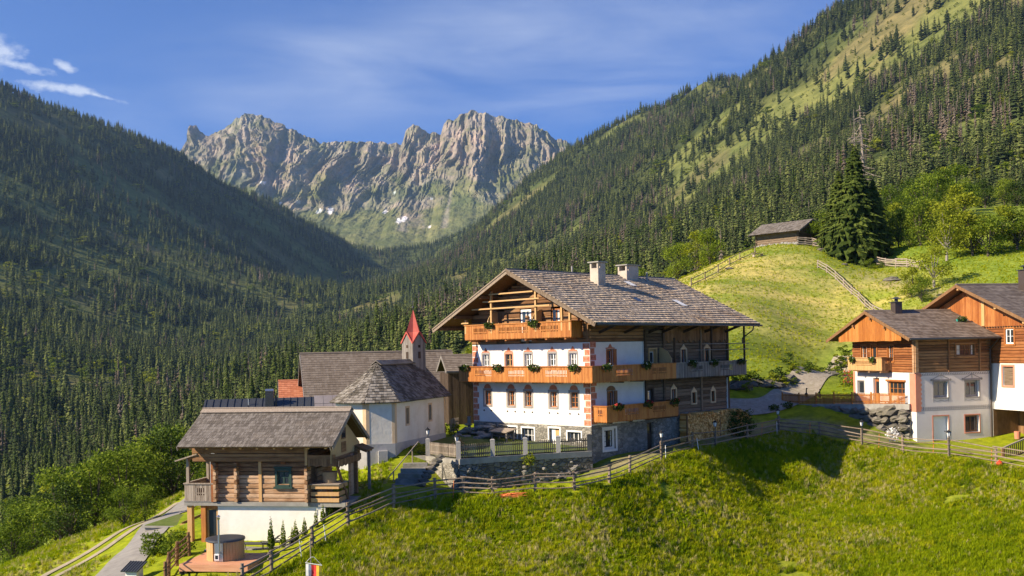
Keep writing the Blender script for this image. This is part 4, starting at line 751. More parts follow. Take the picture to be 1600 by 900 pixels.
def facet(mb, A, B, C, D, cw, ch, th, jit, seed, m=0, lap=1.3):     # roof pieces on one plane: eave A-B, top D-C
    A, B, C, D = Vector(A), Vector(B), Vector(C), Vector(D); E = (B - A).normalized(); h = (D - A) - E * (D - A).dot(E)
    if h.length < .1: h = (C - A) - E * (C - A).dot(E)
    sl = h.length; Sv = h.normalized(); dl = (D - A).dot(E); dr = (C - A).dot(E); L = (B - A).length
    pieces(mb, A, E, Sv, L, sl, cw, ch, th, jit, m, lambda s: (dl * min(s / sl, 1), L + (dr - L) * min(s / sl, 1)), seed, lap)
# ------------------------------------------------------------ chapel
CH = Thing('chapel', 'small cream chapel with shingle roof and red pointed turret', 'chapel', (-7.88, 68.0, -9.2), math.atan2(-.33, .944))
FP = [(0, 0), (0, 8.5), (-4.4, 8.5), (-4.4, 0), (-2.8, -1.0), (-1.6, -1.0)]
cw_ = MB(); cg = MB(); sides = list(zip(FP, FP[1:] + FP[:1])); ch_op = [(1.77, 2.23, -4.95, -3.87), (5.57, 6.03, -4.95, -3.87)]
for i, (a, b) in enumerate(sides):
    a, b = V2(a), V2(b); L = np.hypot(*(b - a)); U = (b - a) / L; N = V2((U[1], -U[0]))
    wall(cw_, a, U, N, 0, L, -6.1, -3.2, ch_op if i == 0 else (), .4, 0, 1 if i == 0 else None)
    wall(cg, a + N * .03, U, N, -.012, L + .012, -9.2, -6.1); cg.poly([P3(a, U, N, 0, -6.1), P3(a, U, N, L, -6.1), P3(a, U, N, L, -6.1, .03), P3(a, U, N, 0, -6.1, .03)])
CH.part('wall', cw_, ['plaster_cream', 'ochre_paint']); CH.part('grey_plinth', cg, 'plaster_grey')
pil = MB()
for i, u0, u1 in ((0, 0, .3), (5, 1.7, 1.89), (5, 0, .22), (4, .95, 1.2), (0, 8.3, 8.5)):
    a, b = map(V2, sides[i]); L = np.hypot(*(b - a)); U = (b - a) / L; N = V2((U[1], -U[0])); pbox(pil, a, U, N, min(u0, L - .05), min(u1, L), -6.1, -3.2, .001, .012)
for i in (0, 4, 5):
    a, b = map(V2, sides[i]); L = np.hypot(*(b - a)); U = (b - a) / L; N = V2((U[1], -U[0])); pbox(pil, a, U, N, 0, L, -3.42, -3.25, .012, .10)
CH.part('painted_corner', pil, 'ochre_paint')
for o in ch_op:
    s = MB(); pbox(s, V2((0, 0)), V2((0, 1)), V2((1, 0)), o[0], o[1], o[2], o[3], -.42, -.36); w = CH.part('window', s, 'glass')
    s = MB(); frame_around(s, V2((0, 0)), V2((0, 1)), V2((1, 0)), *o, .13, 0, .012, o0=.001); CH.part('painted_surround', s, 'ochre_paint', w)
ev = [(.4, -.12), (.4, 8.95), (-4.8, 8.95), (-4.8, -.12), (-2.92, -1.42), (-1.48, -1.42)]; ze, zr = -3.38, -.75; r0, r1 = (-2.2, 1.9, zr), (-2.2, 8.95, zr)
E3 = [(x, y, ze) for x, y in ev]; dk = MB(); fac = [(E3[0], E3[1], r1, r0), (E3[2], E3[3], r0, r1), (E3[3], E3[4], r0, r0), (E3[4], E3[5], r0, r0), (E3[5], E3[0], r0, r0)]
for A, B, C_, D_ in fac: dk.poly([A, B, C_, D_] if C_ != D_ else [A, B, C_])
dk.poly([E3[1], E3[2], r1]); dk.poly([(x, y, ze - .03) for x, y in ev][::-1]); croof = CH.part('roof', dk, 'wood_dark')
sh = MB()
for i, (A, B, C_, D_) in enumerate(fac): facet(sh, A, B, C_, D_, .23, .27, .07, .4, 60 + i)
CH.part('shingles', sh, 'shingle_chapel', croof, kind='stuff')
p = MB()
for sgn in (-1, 1): p.beam((-2.2 + sgn * .2, 1.75, zr + .0), (-2.2 + sgn * .2, 7.9, zr + .0), .52, .06, up=(sgn * .7, 0, 1))
CH.part('ridge_board', p, 'shingle_chapel', croof)
tx, ty = -2.2, 8.0; hd = .86; rot_ = -math.atan2(-.33, .944)
cor = [(tx + hd * math.cos(rot_ + k * math.pi / 2), ty + hd * math.sin(rot_ + k * math.pi / 2)) for k in range(4)]
tw = MB()
for k in range(4):
    a, b = V2(cor[k]), V2(cor[(k + 1) % 4]); L = np.hypot(*(b - a)); U = (b - a) / L; N = V2((U[1], -U[0])); boards(tw, a, U, N, 0, L, -2.3, .7, .2, 0, top=lambda u, L=L: .62 + .62 * (1 - abs(2 * u / L - 1)), o0=-.02, seed=70 + k)
turret = CH.part('turret', tw, 'wood_tower')
s = MB(); 
for k in range(4):
    a, b = V2(cor[k]), V2(cor[(k + 1) % 4]); L = np.hypot(*(b - a)); U = (b - a) / L; N = V2((U[1], -U[0])); pbox(s, a, U, N, L * .4, L * .6, -.55, -.05, .03, .045); pbox(s, a, U, N, L * .42, L * .58, .25, .45, .03, .045)
CH.part('louvre', s, 'wood_dark', turret)
sp_ = MB(); ap = (tx, ty, 3.12)
for k in range(4):
    a, b = V2(cor[k]), V2(cor[(k + 1) % 4]); c = V2((tx, ty)); a2, b2 = c + (a - c) * 1.09, c + (b - c) * 1.09; md = (a2 + b2) / 2; m3 = (md[0], md[1], 1.42)
    n3 = (c[0] + (md - c)[0] * .42, c[1] + (md - c)[1] * .42, 1.42); ca = c + (a2 - c) * .36; cb = c + (b2 - c) * .36
    sp_.poly([(a2[0], a2[1], .60), m3, (ca[0], ca[1], 1.40)]); sp_.poly([m3, (b2[0], b2[1], .60), (cb[0], cb[1], 1.40)]); sp_.poly([(ca[0], ca[1], 1.40), m3, ap]); sp_.poly([m3, (cb[0], cb[1], 1.40), ap])
    for q, r_ in (((a2[0], a2[1], .58), m3), (m3, (b2[0], b2[1], .58))): sp_.beam(q, r_, .07, .1)
CH.part('spire', sp_, 'copper_red', turret)
p = MB(); p.tube((tx, ty, 3.0), (tx, ty, 3.75), .025, .02, 6); p.blob((tx, ty, 3.25), .11, 8, 6, 0); p.box(tx - .02, tx + .02, ty - .02, ty + .02, 3.3, 3.9); p.box(tx - .16, tx + .16, ty - .02, ty + .02, 3.65, 3.7); CH.part('cross', p, 'metal_dark', turret)
p = MB(); a, b = map(V2, sides[5]); L = np.hypot(*(b - a)); U = (b - a) / L; N = V2((U[1], -U[0])); pbox(p, a, U, N, .75, 1.35, -7.4, -6.55, .035, .3); CH.part('meter_box', p, 'plaster_grey')
# ------------------------------------------------------------ barn with the broad tiled roof, behind the chapel
def simple_roof(T, x0, x1, ye, yr, yb, ze, zr, zb, tilemat, cw, ch, th=.05, jit=.0, deckmat='wood_dark', seed=0, verge='wood_grey', ridge=True, gut='metal_dark', name='roof', back=True):
    dk = MB(); slab(dk, [(x0, ye, ze), (x1, ye, ze), (x1, yr, zr), (x0, yr, zr)], .1); slab(dk, [(x1, yb, zb), (x0, yb, zb), (x0, yr, zr), (x1, yr, zr)], .1); r = T.part(name, dk, deckmat)
    s = MB(); facet(s, (x0 - .04, ye - .06, ze), (x1 + .04, ye - .06, ze), (x1 + .04, yr, zr), (x0 - .04, yr, zr), cw, ch, th, jit, seed)
    if back: facet(s, (x1 + .04, yb + .06, zb), (x0 - .04, yb + .06, zb), (x0 - .04, yr, zr), (x1 + .04, yr, zr), cw * 1.6, ch * 1.5, th, jit, seed + 1)
    T.part('roof_tiles', s, tilemat, r, kind='stuff')
    for x in (x0 - .05, x1 + .05):
        v = MB(); v.beam((x, ye - .04, ze - .1), (x, yr, zr - .09), .05, .24); T.part('bargeboard', v, verge, r); v = MB(); v.beam((x, yb + .04, zb - .1), (x, yr, zr - .09), .05, .24); T.part('bargeboard', v, verge, r)
    if ridge: v = MB(); v.tube((x0 - .06, yr, zr + .0), (x1 + .06, yr, zr + .0), .13, .13, 8); T.part('ridge_cap', v, tilemat, r)
    if gut: v = MB(); v.tube((x0, ye - .12, ze - .06), (x1, ye - .12, ze - .06), .07, .07, 8); T.part('gutter', v, gut, r)
    return r
BN = Thing('barn', 'long dark barn with broad brown tiled roof behind the chapel', 'barn', (-18.2, 90.0, -7.5), R(15))
s = MB(); O = V2((0.6, .8)); boards(s, O, V2((1, 0)), V2((0, -1)), 0, 13.0, -10.5, -3.7, .22, seed=80); boards(s, V2((13.6, .8)), V2((0, 1)), V2((1, 0)), 0, 8.6, -10.5, -3.9, .22, seed=81, top=lambda u: -3.9 + min(u, 8.6 - u) * .8); boards(s, V2((.6, 9.4)), V2((0, -1)), V2((-1, 0)), 0, 8.6, -10.5, -3.9, .25, seed=82, top=lambda u: -3.9 + min(u, 8.6 - u) * .8); BN.part('wall', s, 'wood_dark')
simple_roof(BN, -.1, 14.15, 0, 5.1, 10.2, -4.1, -.05, -4.1, 'tile_brown', .24, .33, .045, 0.0, seed=83)
B2 = Thing('shed', 'dark board shed in the gap between the barn and the farmhouse', 'shed', (-5.2, 84.5, -7.2), R(12))
s = MB(); boards(s, V2((0, .5)), V2((1, 0)), V2((0, -1)), 0, 5, -8.5, -1.9, .2, seed=84); boards(s, V2((5, .5)), V2((0, 1)), V2((1, 0)), 0, 5, -8.5, -1.9, .2, seed=85); boards(s, V2((0, 5.5)), V2((0, -1)), V2((-1, 0)), 0, 5, -8.5, -1.9, .2, seed=88); B2.part('wall', s, 'wood_dark'); simple_roof(B2, -.2, 5.3, 0, 3, 6, -1.75, -.45, -1.75, 'tile_brown', .26, .35, seed=86)
RH = Thing('house', 'house with bright red tiled roof peeking out left of the barn', 'house', tuple(un(436, 626, 96)[:2]) + (-11.0,), R(13))
s = MB(); s.box(.4, 7, .8, 6.0, -13.5, -5.0); RH.part('wall', s, 'plaster_white'); _z = un(436, 626, 96)[2]; simple_roof(RH, 0, 7.5, 0, 3.0, 6.4, _z, _z + 1.75, _z, 'tile_red', .28, .36, seed=87)
DH = Thing('house', 'house with dark standing seam metal roof and square chimney behind the cabin', 'house', tuple(un(312, 641, 84)[:2]) + (-11.0,), R(9))
s = MB(); s.box(.5, 9.5, .6, 5.5, -13.5, -5.4); DH.part('wall', s, 'plaster_white'); _z = un(312, 641, 84)[2]
dk = MB(); slab(dk, [(0, 0, _z - 1.0), (10.2, 0, _z - 1.0), (10.2, 3.2, _z + .72), (0, 3.2, _z + .72)], .08); slab(dk, [(10.2, 6.4, _z - 1), (0, 6.4, _z - 1), (0, 3.2, _z + .72), (10.2, 3.2, _z + .72)], .08)
for k in range(18): dk.beam((.15 + k * .58, 0, _z - .97), (.15 + k * .58, 3.2, _z + .75), .035, .07)
q = DH.part('roof', dk, 'metal_dark'); s = MB(); s.box(5.1, 5.8, 1.9, 2.6, _z - .3, _z + 1.25); s.box(5.9, 6.05, 2.1, 2.3, _z, _z + 1.0); c = DH.part('chimney', s, 'metal_dark', q); s = MB(); s.tube((5.1, 2.25, _z + 1.38), (5.8, 2.25, _z + 1.38), .16, .16, 10); DH.part('cowl', s, 'steel', c); s = MB(); s.tube((3.7, 2.2, _z), (3.7, 2.2, _z + .72), .05, .05, 8); DH.part('vent_pipe', s, 'steel', q)
PO = Thing('lean_to', 'low lean-to with grey metal panel roof left of the chapel', 'lean-to', tuple(un(492, 641, 80)[:2]) + (-10.0,), R(12))
_z = un(492, 641, 80)[2]; s = MB(); s.box(.2, 3.2, .4, 3, -12, _z - .1); PO.part('wall', s, 'wood_dark')
for k in range(5):
    for j in range(2):
        s = MB(); x = k * .72; y = j * 1.1; slab(s, [(x, y, _z - .15 + j * .62), (x + .69, y, _z - .15 + j * .62), (x + .69, y + 1.06, _z + .44 + j * .62), (x, y + 1.06, _z + .44 + j * .62)], .05); PO.part('roof_panel', s, 'metal_panel')
# ------------------------------------------------------------ log cabin on the white basement
CB = Thing('log_cabin', 'weathered log cabin with grey shingle roof on a white basement', 'cabin', (-11.7, 58.0, -11.2), math.atan2(-.17, .985))
OC, UC, NC = V2((0, 0)), V2((1, 0)), V2((0, -1)); DEP = 3.7
wn_ = (-1.86, -1.02, -7.5, -6.62)
lg = MB(); logs(lg, OC, UC, NC, -5.5, 0, -8.42, -6.15, .25, 0, [(-1.8, -1.08, -7.45, -6.65)], .05, .0, seed=90)
logs(lg, V2((0, 0)), V2((0, 1)), V2((1, 0)), 0, DEP, -8.42, -5.6, .25, 0, [(.3, 1.3, -8.42, -6.2)], .05, .12, seed=91); logs(lg, V2((-5.5, DEP)), V2((0, -1)), V2((-1, 0)), 0, DEP, -8.42, -5.5, .25, 0, (), .05, .1, seed=92); logs(lg, V2((0, DEP)), V2((-1, 0)), V2((0, 1)), 0, 5.5, -8.42, -5.5, .27, seed=93)
CB.part('log_wall', lg, 'log_weathered'); s = MB(); s.box(-5.42, -.08, .06, DEP - .06, -8.4, -5.3); CB.part('inner_wall', s, 'log_dark')
bm = MB(); logs(bm, V2((0, -.38)), UC, NC, -6.75, .12, -6.1, -5.3, .27, 0, (), .02, .05, seed=94); s = bm; s.box(-6.7, .1, -.36, .1, -6.1, -5.75)
CB.part('projecting_beams', bm, 'log_brown')
for x in (-5.5, -4.22, 0.0):      # crossed log ends
    e = MB(); z = -8.4; k = 0
    while z < -6.15: e.box(x - .09 + (.03 if k % 2 else 0), x + .09, -.34 - (k % 2) * .07, .05, z + .01, z + .235); z += .25; k += 1
    CB.part('log_ends', e, 'log_weathered')
e = MB(); e.box(-2.92, -2.74, -.12, .02, -8.42, -6.1); CB.part('post', e, 'wood_post'); e = MB(); e.box(-5.75, -5.52, -.28, -.05, -8.42, -6.05); CB.part('post', e, 'log_orange'); e = MB(); e.box(.02, .16, -.5, -.3, -6.3, -5.3); CB.part('post', e, 'wood_post')
w = window(CB, OC, UC, NC, -1.8, -1.08, -7.45, -6.65, .0, 'green_paint', 2, 2, .09); s = MB(); frame_around(s, OC, UC, NC, -1.8, -1.08, -7.45, -6.65, .13, 0, .12, o0=.02); pbox(s, OC, UC, NC, -2.0, -.88, -7.66, -7.55, .02, .2); pbox(s, OC, UC, NC, -1.98, -.9, -6.5, -6.42, .02, .18); CB.part('window_frame', s, 'green_paint', w)
s = MB(); pbox(s, OC, UC, NC, -1.58, -1.28, -6.28, -6.14, .06, .12); CB.part('carved_plate', s, 'log_orange')
s = MB(); wall(s, OC + V2((0, .02)), UC, NC, -5.5, .98, -11.2, -8.66, [(.5, .98, -9.2, -8.85)], .2); s.box(-5.48, .96, .05, DEP, -11.2, -8.7); bs = CB.part('basement_wall', s, 'plaster_white'); s = MB(); s.box(.5, .95, .12, .2, -9.2, -8.85); CB.part('vent', s, 'wood_grey', bs)
s = MB(); s.box(-7.45, .05, -.22, DEP, -8.64, -8.43); s.box(.06, 2.2, -.05, DEP - 1, -8.7, -8.46); CB.part('floor_slab', s, 'concrete')
# timber frame and glazing at the left end of the basement
for x, m_ in ((-7.2, 'wood_post'), (-6.35, 'wood_new')):
    s = MB(); s.box(x - .14, x + .14, -.1, .22, -11.2, -8.66); CB.part('post', s, m_)
s = MB(); s.box(-6.2, -5.52, .1, .18, -8.9, -8.66); CB.part('lintel', s, 'wood_new'); s = MB(); s.box(-6.2, -5.52, .12, .16, -11.0, -8.92); g = CB.part('glass_door', s, 'glass'); s = MB(); s.box(-6.2, -6.1, .08, .2, -11.0, -8.92); s.box(-5.62, -5.52, .08, .2, -11.0, -8.92); CB.part('door_frame', s, 'wood_post', g)
# balcony at the left end
f = MB(); f.box(-7.45, -5.6, -.25, 2.6, -8.42, -8.36); cbal = CB.part('balcony', f, 'wood_grey')
s = MB(); balustrade(s, (-7.4, -.22), (-5.65, -.22), V2((0, -1)), -8.4, -7.36, [(.35, .72)], scallop=False, seed=95); CB.part('balustrade', s, 'wood_silver', cbal)
s = MB(); balustrade(s, (-7.4, 2.6), (-7.4, -.22), V2((-1, 0)), -8.4, -7.36, (), scallop=False, seed=96); CB.part('balustrade', s, 'wood_silver', cbal)
s = MB(); s.box(-7.3, -7.14, -.2, -.04, -7.36, -5.95); CB.part('post', s, 'wood_silver', cbal); s = MB(); s.box(-7.3, -7.14, 2.3, 2.46, -8.4, -5.6); CB.part('post', s, 'wood_silver', cbal)
s = MB(); slab(s, [(-7.85, -.5, -6.02), (-6.5, -.5, -5.62), (-6.5, 2.8, -5.62), (-7.85, 2.8, -6.02)], .07); s.beam((-7.2, -.3, -5.98), (-7.2, 2.6, -5.98), .12, .14); CB.part('porch_roof', s, 'wood_silver', cbal)
# porch at the right gable
s = MB()
for z in (-7.55, -7.95, -8.3): s.box(.2, 1.85, -.12, -.04, z - .12, z + .1)
for z in (-7.55, -7.95, -8.3): s.box(1.77, 1.85, -.02, 1.4, z - .12, z + .1)
CB.part('porch_rail', s, 'wood_post'); s = MB(); s.box(.15, 1.9, -.2, 1.5, -7.44, -7.39); CB.part('porch_shelf', s, 'wood_silver')
s = MB(); boards(s, V2((2.0, -.45)), V2((0, 1)), V2((1, 0)), 0, 3.9, -6.5, -5.95, .16, seed=97, bot=lambda u: -6.45 + .09 * abs(math.sin(u * 14)), top=lambda u: -6.0); boards(s, V2((.2, -.45)), UC, NC, 0, 1.8, -6.5, -5.95, .16, seed=98, bot=lambda u: -6.4 + .09 * abs(math.sin(u * 14))); CB.part('carved_valance', s, 'wood_brown')
s = MB(); s.box(.02, 1.62, -.32, 4.5, -6.12, -5.9); CB.part('loft_floor', s, 'log_brown'); s = MB(); boards(s, V2((1.55, -.5)), V2((0, 1)), V2((1, 0)), 0, 5.0, -6.2, -3.5, .22, seed=99, top=lambda u: -5.3 + min(u + .15, 4.75 - u) * .56); gb = CB.part('gable_boards', s, 'wood_panel'); w = window(CB, V2((1.55, -.3)), V2((0, 1)), V2((1, 0)), 1.5, 2.3, -5.0, -4.35, -.06, 'wood_brown', 1, 1, .08, gb); s = MB(); pbox(s, V2((1.55, -.3)), V2((0, 1)), V2((1, 0)), 1.55, 2.25, -4.95, -4.4, .03, .05); CB.part('gable_pane', s, 'glass', gb); s = MB(); pbox(s, V2((1.55, -.3)), V2((0, 1)), V2((1, 0)), 1.5, 2.3, -5.75, -5.15, .04, .06); CB.part('shutter', s, 'log_brown', gb)
for y in (-.35, 3.6): s = MB(); s.beam((1.75, y, -5.85), (0, y, -5.85), .22, .26); CB.part('cross_beam', s, 'log_brown')
s = MB(); s.beam((1.7, .1, -6.4), (1.9, 1.3, -8.45), .1, .14); CB.part('diagonal_brace', s, 'wood_brown'); s = MB(); s.beam((1.7, 3.4, -8.4), (1.7, 3.4, -5.9), .2, .2); CB.part('post', s, 'log_brown')
s = MB(); boards(s, V2((1.6, 2.3)), V2((0, 1)), V2((1, 0)), 0, 1.4, -8.4, -6.0, .2, seed=100); CB.part('board_screen', s, 'log_weathered')
s = MB(); slab(s, [(1.6, 3.5, -5.55), (2.35, 3.6, -5.85), (2.35, 5.0, -5.85), (1.6, 5.0, -5.55)], .06)
for k in range(3): s.beam((1.6, 3.6 + k * .5, -5.66), (2.3, 3.7 + k * .5, -5.95), .1, .12)
CB.part('side_canopy', s, 'wood_brown'); s = MB(); s.box(2.1, 2.25, 4.4, 4.55, -8.8, -5.9); CB.part('post', s, 'wood_silver')
x0, x1, ye, yr, yb, ze, zr = -7.15, 2.0, -1.46, 1.82, 5.1, -5.15, -3.3
dk = MB(); slab(dk, [(x0, ye, ze), (x1, ye, ze), (x1, yr, zr), (x0, yr, zr)], .09); slab(dk, [(x1, yb, ze), (x0, yb, ze), (x0, yr, zr), (x1, yr, zr)], .09); rf = CB.part('roof', dk, 'wood_brown')
s = MB(); facet(s, (x0 - .04, ye - .06, ze), (x1 + .04, ye - .06, ze), (x1 + .04, yr, zr), (x0 - .04, yr, zr), .13, .30, .03, .4, 101); facet(s, (x1, yb, ze), (x0, yb, ze), (x0, yr, zr), (x1, yr, zr), .2, .4, .03, .4, 102); CB.part('shingles', s, 'shingle_cabin', rf, kind='stuff')
s = MB(); s.beam((x0 - .05, yr - .16, zr + .02), (x1 + .05, yr - .16, zr + .02), .5, .05, up=(0, -.56, 1)); s.beam((x0 - .05, yr + .16, zr + .04), (x1 + .05, yr + .16, zr + .04), .5, .05, up=(0, .56, 1)); CB.part('ridge_board', s, 'wood_silver', rf)
for x in (x0 - .02, x1 + .02, x1 - .12):
    s = MB(); s.beam((x, ye, ze - .12), (x, yr, zr - .1), .05, .22); CB.part('bargeboard', s, 'wood_silver', rf); s = MB(); s.beam((x, yb, ze - .12), (x, yr, zr - .1), .05, .22); CB.part('bargeboard', s, 'wood_silver', rf)
for k in range(9): s = MB(); xx = x0 + .7 + k * 1.0; s.beam((xx, ye + .12, ze - .1), (xx, .2, ze + .75), .12, .14); CB.part('rafter', s, 'wood_post', rf)
TB = single('planter_tub', (lambda b: (b.tube((0, 0, 0), (0, 0, .62), .36, .46, 16), b)[1])(MB()), 'wicker', 'round wooden tub on the porch rail of the log cabin', 'tub', tuple(CB.world(1.1, .55, -7.385)))
# ------------------------------------------------------------ the two houses on the right
_k0 = un(1432, 650, 79.5); RR0 = R(14.5)
GH = Thing('guest_house', 'house with grey painted walls, timber top storey and hanging orange gable', 'house', (float(_k0[0]), 79.5, -8.6), RR0)
LX, LY = 6.85, 8.4; O0 = V2((0, 0)); UG, NG = V2((1, 0)), V2((0, -1)); UL, NL = V2((0, 1)), V2((-1, 0))
fo = [(1.6, 2.88, -4.45, -3.2), (4.46, 5.74, -4.47, -3.2), (1.5, 2.84, -8.2, -5.92), (4.4, 5.7, -7.25, -5.93)]
s = MB(); wall(s, O0, UG, NG, 0, LX, -8.6, -2.48, fo, .28, 0, 1); GH.part('front_wall', s, ['plaster_lilac', 'plaster_white'])
lo = [(6.9, 7.83, -4.36, -3.28), (4.75, 5.6, -5.3, -2.98), (1.35, 3.65, -4.35, -3.2)]
s = MB(); wall(s, O0, UL, NL, 0, LY, -8.6, -2.48, lo, .3); s.poly([(LX, 0, -8.6), (LX, LY, -8.6), (LX, LY, 0), (LX, 0, 0)]); s.poly([(0, LY, -8.6), (0, LY, 0), (LX, LY, 0), (LX, LY, -8.6)]); GH.part('gable_wall', s, 'plaster_white')
s = MB(); s.box(.3, LX - .1, .3, LY - .1, -8.5, .4); GH.part('inner_wall', s, 'log_dark')
uo = [(3.6, 5.36, -1.25, -.28)]
s = MB(); logs(s, O0, UG, NG, 0, LX, -2.46, .55, .24, 0, uo, .03, .06, seed=110); pbox(s, O0, UG, NG, 2.9, 3.02, -2.46, .5, .03, .13); pbox(s, O0, UG, NG, 5.75, 5.87, -2.46, .5, .03, .13); GH.part('log_wall', s, 'log_brown')
bo_ = [(4.9, 5.7, -2.2, -.25), (2.7, 3.4, -1.6, -.3), (6.3, 7.1, -1.6, -.3)]
s = MB(); logs(s, O0, UL, NL, 0, LY, -2.46, .55, .22, 0, bo_, .03, .06, seed=111); GH.part('log_gable', s, 'log_orange')
s = MB(); pbox(s, O0, UL, NL, -.1, .12, -2.46, .4, .02, .2); pbox(s, O0, UG, NG, -.12, .14, -2.46, .4, .05, .2); GH.part('corner_post', s, 'log_weathered')
w = window(GH, O0, UG, NG, 3.65, 5.31, -1.22, -.31, .0, 'wood_brown', 4, 2, .09, curtain=.25)
s = MB(); frame_around(s, O0, UG, NG, 3.65, 5.31, -1.22, -.31, .12, 0, .1, o0=.0); GH.part('window_frame', s, 'log_brown', w)
for i in (0, 1, 3):
    a, b, c, d = fo[i]; w = window(GH, O0, UG, NG, a + .03, b - .03, c + .03, d - .03, .24, 'grey_paint' if i < 2 else 'wood_brown', 2, 1, .13 if i < 2 else .1)
    s = MB(); frame_around(s, O0, UG, NG, a, b, c, d, .1, 0, .02, o0=.001)
    if i < 2:
        m_ = (a + b) / 2; pbox(s, O0, UG, NG, a - .22, b + .22, d + .1, d + .17, .001, .03); s.beam(P3(O0, UG, NG, a - .1, d + .2, .012), P3(O0, UG, NG, m_, d + .52, .012), .05, .02, up=(0, 1, 0)); s.beam(P3(O0, UG, NG, b + .1, d + .2, .012), P3(O0, UG, NG, m_, d + .52, .012), .05, .02, up=(0, 1, 0)); s.beam(P3(O0, UG, NG, m_, d + .15, .012), P3(O0, UG, NG, m_, d + .62, .012), .04, .02, up=(0, 1, 0))
        for k in range(8): t0, t1 = a + (b - a) * k / 8, a + (b - a) * (k + 1) / 8; f = lambda t: c - .2 - .1 * abs(math.sin((t - a) / (b - a) * math.pi * 2)); s.beam(P3(O0, UG, NG, t0, f(t0), .008), P3(O0, UG, NG, t1, f(t1), .008), .03, .014, up=(0, 1, 0))
        for q in (a - .06, b + .06): pbox(s, O0, UG, NG, q - .02, q + .02, c - .34, c - .1, .001, .012)
        for q in (a - .22, b + .22): s.tube(P3(O0, UG, NG, q, d + .13, 0), P3(O0, UG, NG, q, d + .13, .04), .09, .09, 10)
    GH.part('painted_surround', s, 'grey_paint' if i < 2 else 'salmon_paint', w)
a, b, c, d = fo[2]; s = MB(); s.box(a + .02, b - .02, .22, .27, c, d - .02); dr = GH.part('door', s, 'white_paint'); s = MB(); frame_around(s, O0, UG, NG, a, b, c, d, .1, 0, .02, False, o0=.001); GH.part('painted_surround', s, 'salmon_paint', dr); s = MB(); s.box(b - .2, b - .1, .16, .22, -7.15, -7.1); GH.part('handle', s, 'metal_dark', dr)
def dentil(z, h):     # painted running-dog band
    s = MB(); x = .12
    while x < LX - .15: ppoly(s, O0, UG, NG, [(x, z), (x + .1, z), (x + .2, z + h), (x + .1, z + h)], .001, .008); x += .21
    pbox(s, O0, UG, NG, .05, LX - .02, z - .05, z - .02, .001, .008); GH.part('painted_band', s, 'grey_paint')
dentil(-2.66, .13); dentil(-5.4, .12); dentil(-5.24, .1)
s = MB(); s.box(-.04, .42, -.03, .01, -5.5, -2.5); s.box(-.03, .01, -.02, .75, -5.5, -2.5)
for k in range(8): s.box(.42, .5, -.03, .004, -5.3 + k * .36, -5.12 + k * .36)
GH.part('painted_quoins', s, 'salmon_paint'); s = MB(); pbox(s, O0, UL, NL, LY - .25, LY + .02, -5.3, -2.5, .001, .03); GH.part('painted_quoins', s, 'salmon_paint')
a, b, c, d = lo[0]; w = window(GH, O0, UL, NL, a + .03, b - .03, c + .03, d - .03, .1, 'grey_paint', 1, 1, .06); s = MB(); frame_around(s, O0, UL, NL, a, b, c, d, .08, 0, .015, o0=.001); GH.part('painted_surround', s, 'grey_paint', w)
a, b, c, d = lo[2]; w = window(GH, O0, UL, NL, a + .05, b - .05, c, d, .14, 'wood_new', 4, 2, .14, curtain=.1); s = MB(); pbox(s, O0, UL, NL, a - .12, b + .1, d + .0, d + .14, .001, .12); GH.part('lintel', s, 'wood_orange', w)
a, b, c, d = lo[1]; s = MB(); pbox(s, O0, UL, NL, a, b, c, d, -.28, -.2); dr = GH.part('door', s, 'wood_orange'); s = MB(); pbox(s, O0, UL, NL, a + .12, b - .15, c + 1.0, d - .3, -.19, -.18); GH.part('pane', s, 'glass', dr)
for q, k in zip(bo_, (0, 1, 2)):
    if k == 0: s = MB(); pbox(s, O0, UL, NL, q[0], q[1], q[2], q[3], -.06, .0); frame_around(s, O0, UL, NL, q[0], q[1], q[2], q[3], .1, 0, .1, False, o0=0); dr = GH.part('door', s, 'wood_orange'); s = MB(); pbox(s, O0, UL, NL, q[0] + .2, q[1] - .2, q[2] + .5, q[3] - .2, .0, .01); GH.part('pane', s, 'glass', dr)
    else: w = window(GH, O0, UL, NL, q[0], q[1], q[2], q[3], .0, 'wood_orange', 2, 2, .08, curtain=.3); s = MB(); frame_around(s, O0, UL, NL, *q, .1, 0, .1, o0=0); GH.part('window_frame', s, 'wood_orange', w)
gb_ = balcony(GH, [(0, 7.75), (-.95, 7.75), (-.95, 2.95), (0, 2.95)], -2.38, -1.29, [(), ((.25, .72),), ((.25, .75),)], ['wood_new', 'wood_post', 'log_brown'], [(-.01, 7.75), (-.95, 7.75), (-.95, 2.95), (-.01, 2.95)], seed=112, brackets=[((.1, y, -2.42), (-.8, y, -2.42), 0) for y in (3.4, 5.0, 6.6)], bmat='log_weathered')
s = MB(); tp = lambda u: .05 + min(u - -.1, 9.6 - u) * .41; boards(s, V2((-.95, 0)), UL, NL, .35, 9.0, .02, 2.4, .3, seed=113, top=lambda u: min(2.25, .2 + min(u + .9, 10.4 - u) * .4 - .18), bot=lambda u: .02 + .04 * abs(math.sin(u * 12))); hb = GH.part('hanging_gable', s, 'wood_new')
for y in (4.2, 6.6, 2.3): s = MB(); z_ = .2 + min(y + 1.0, 10.5 - y) * .4 - .42; s.beam((-1.2, y, z_), (0, y, z_), .16, .2); GH.part('purlin', s, 'log_brown')
gr = simple_roof(GH, -1.2, 7.75, -1.0, 4.75, 10.5, .2, 2.5, .2, 'tile_right', .24, .34, .05, 0.0, 'wood_brown', 114, 'wood_brown')
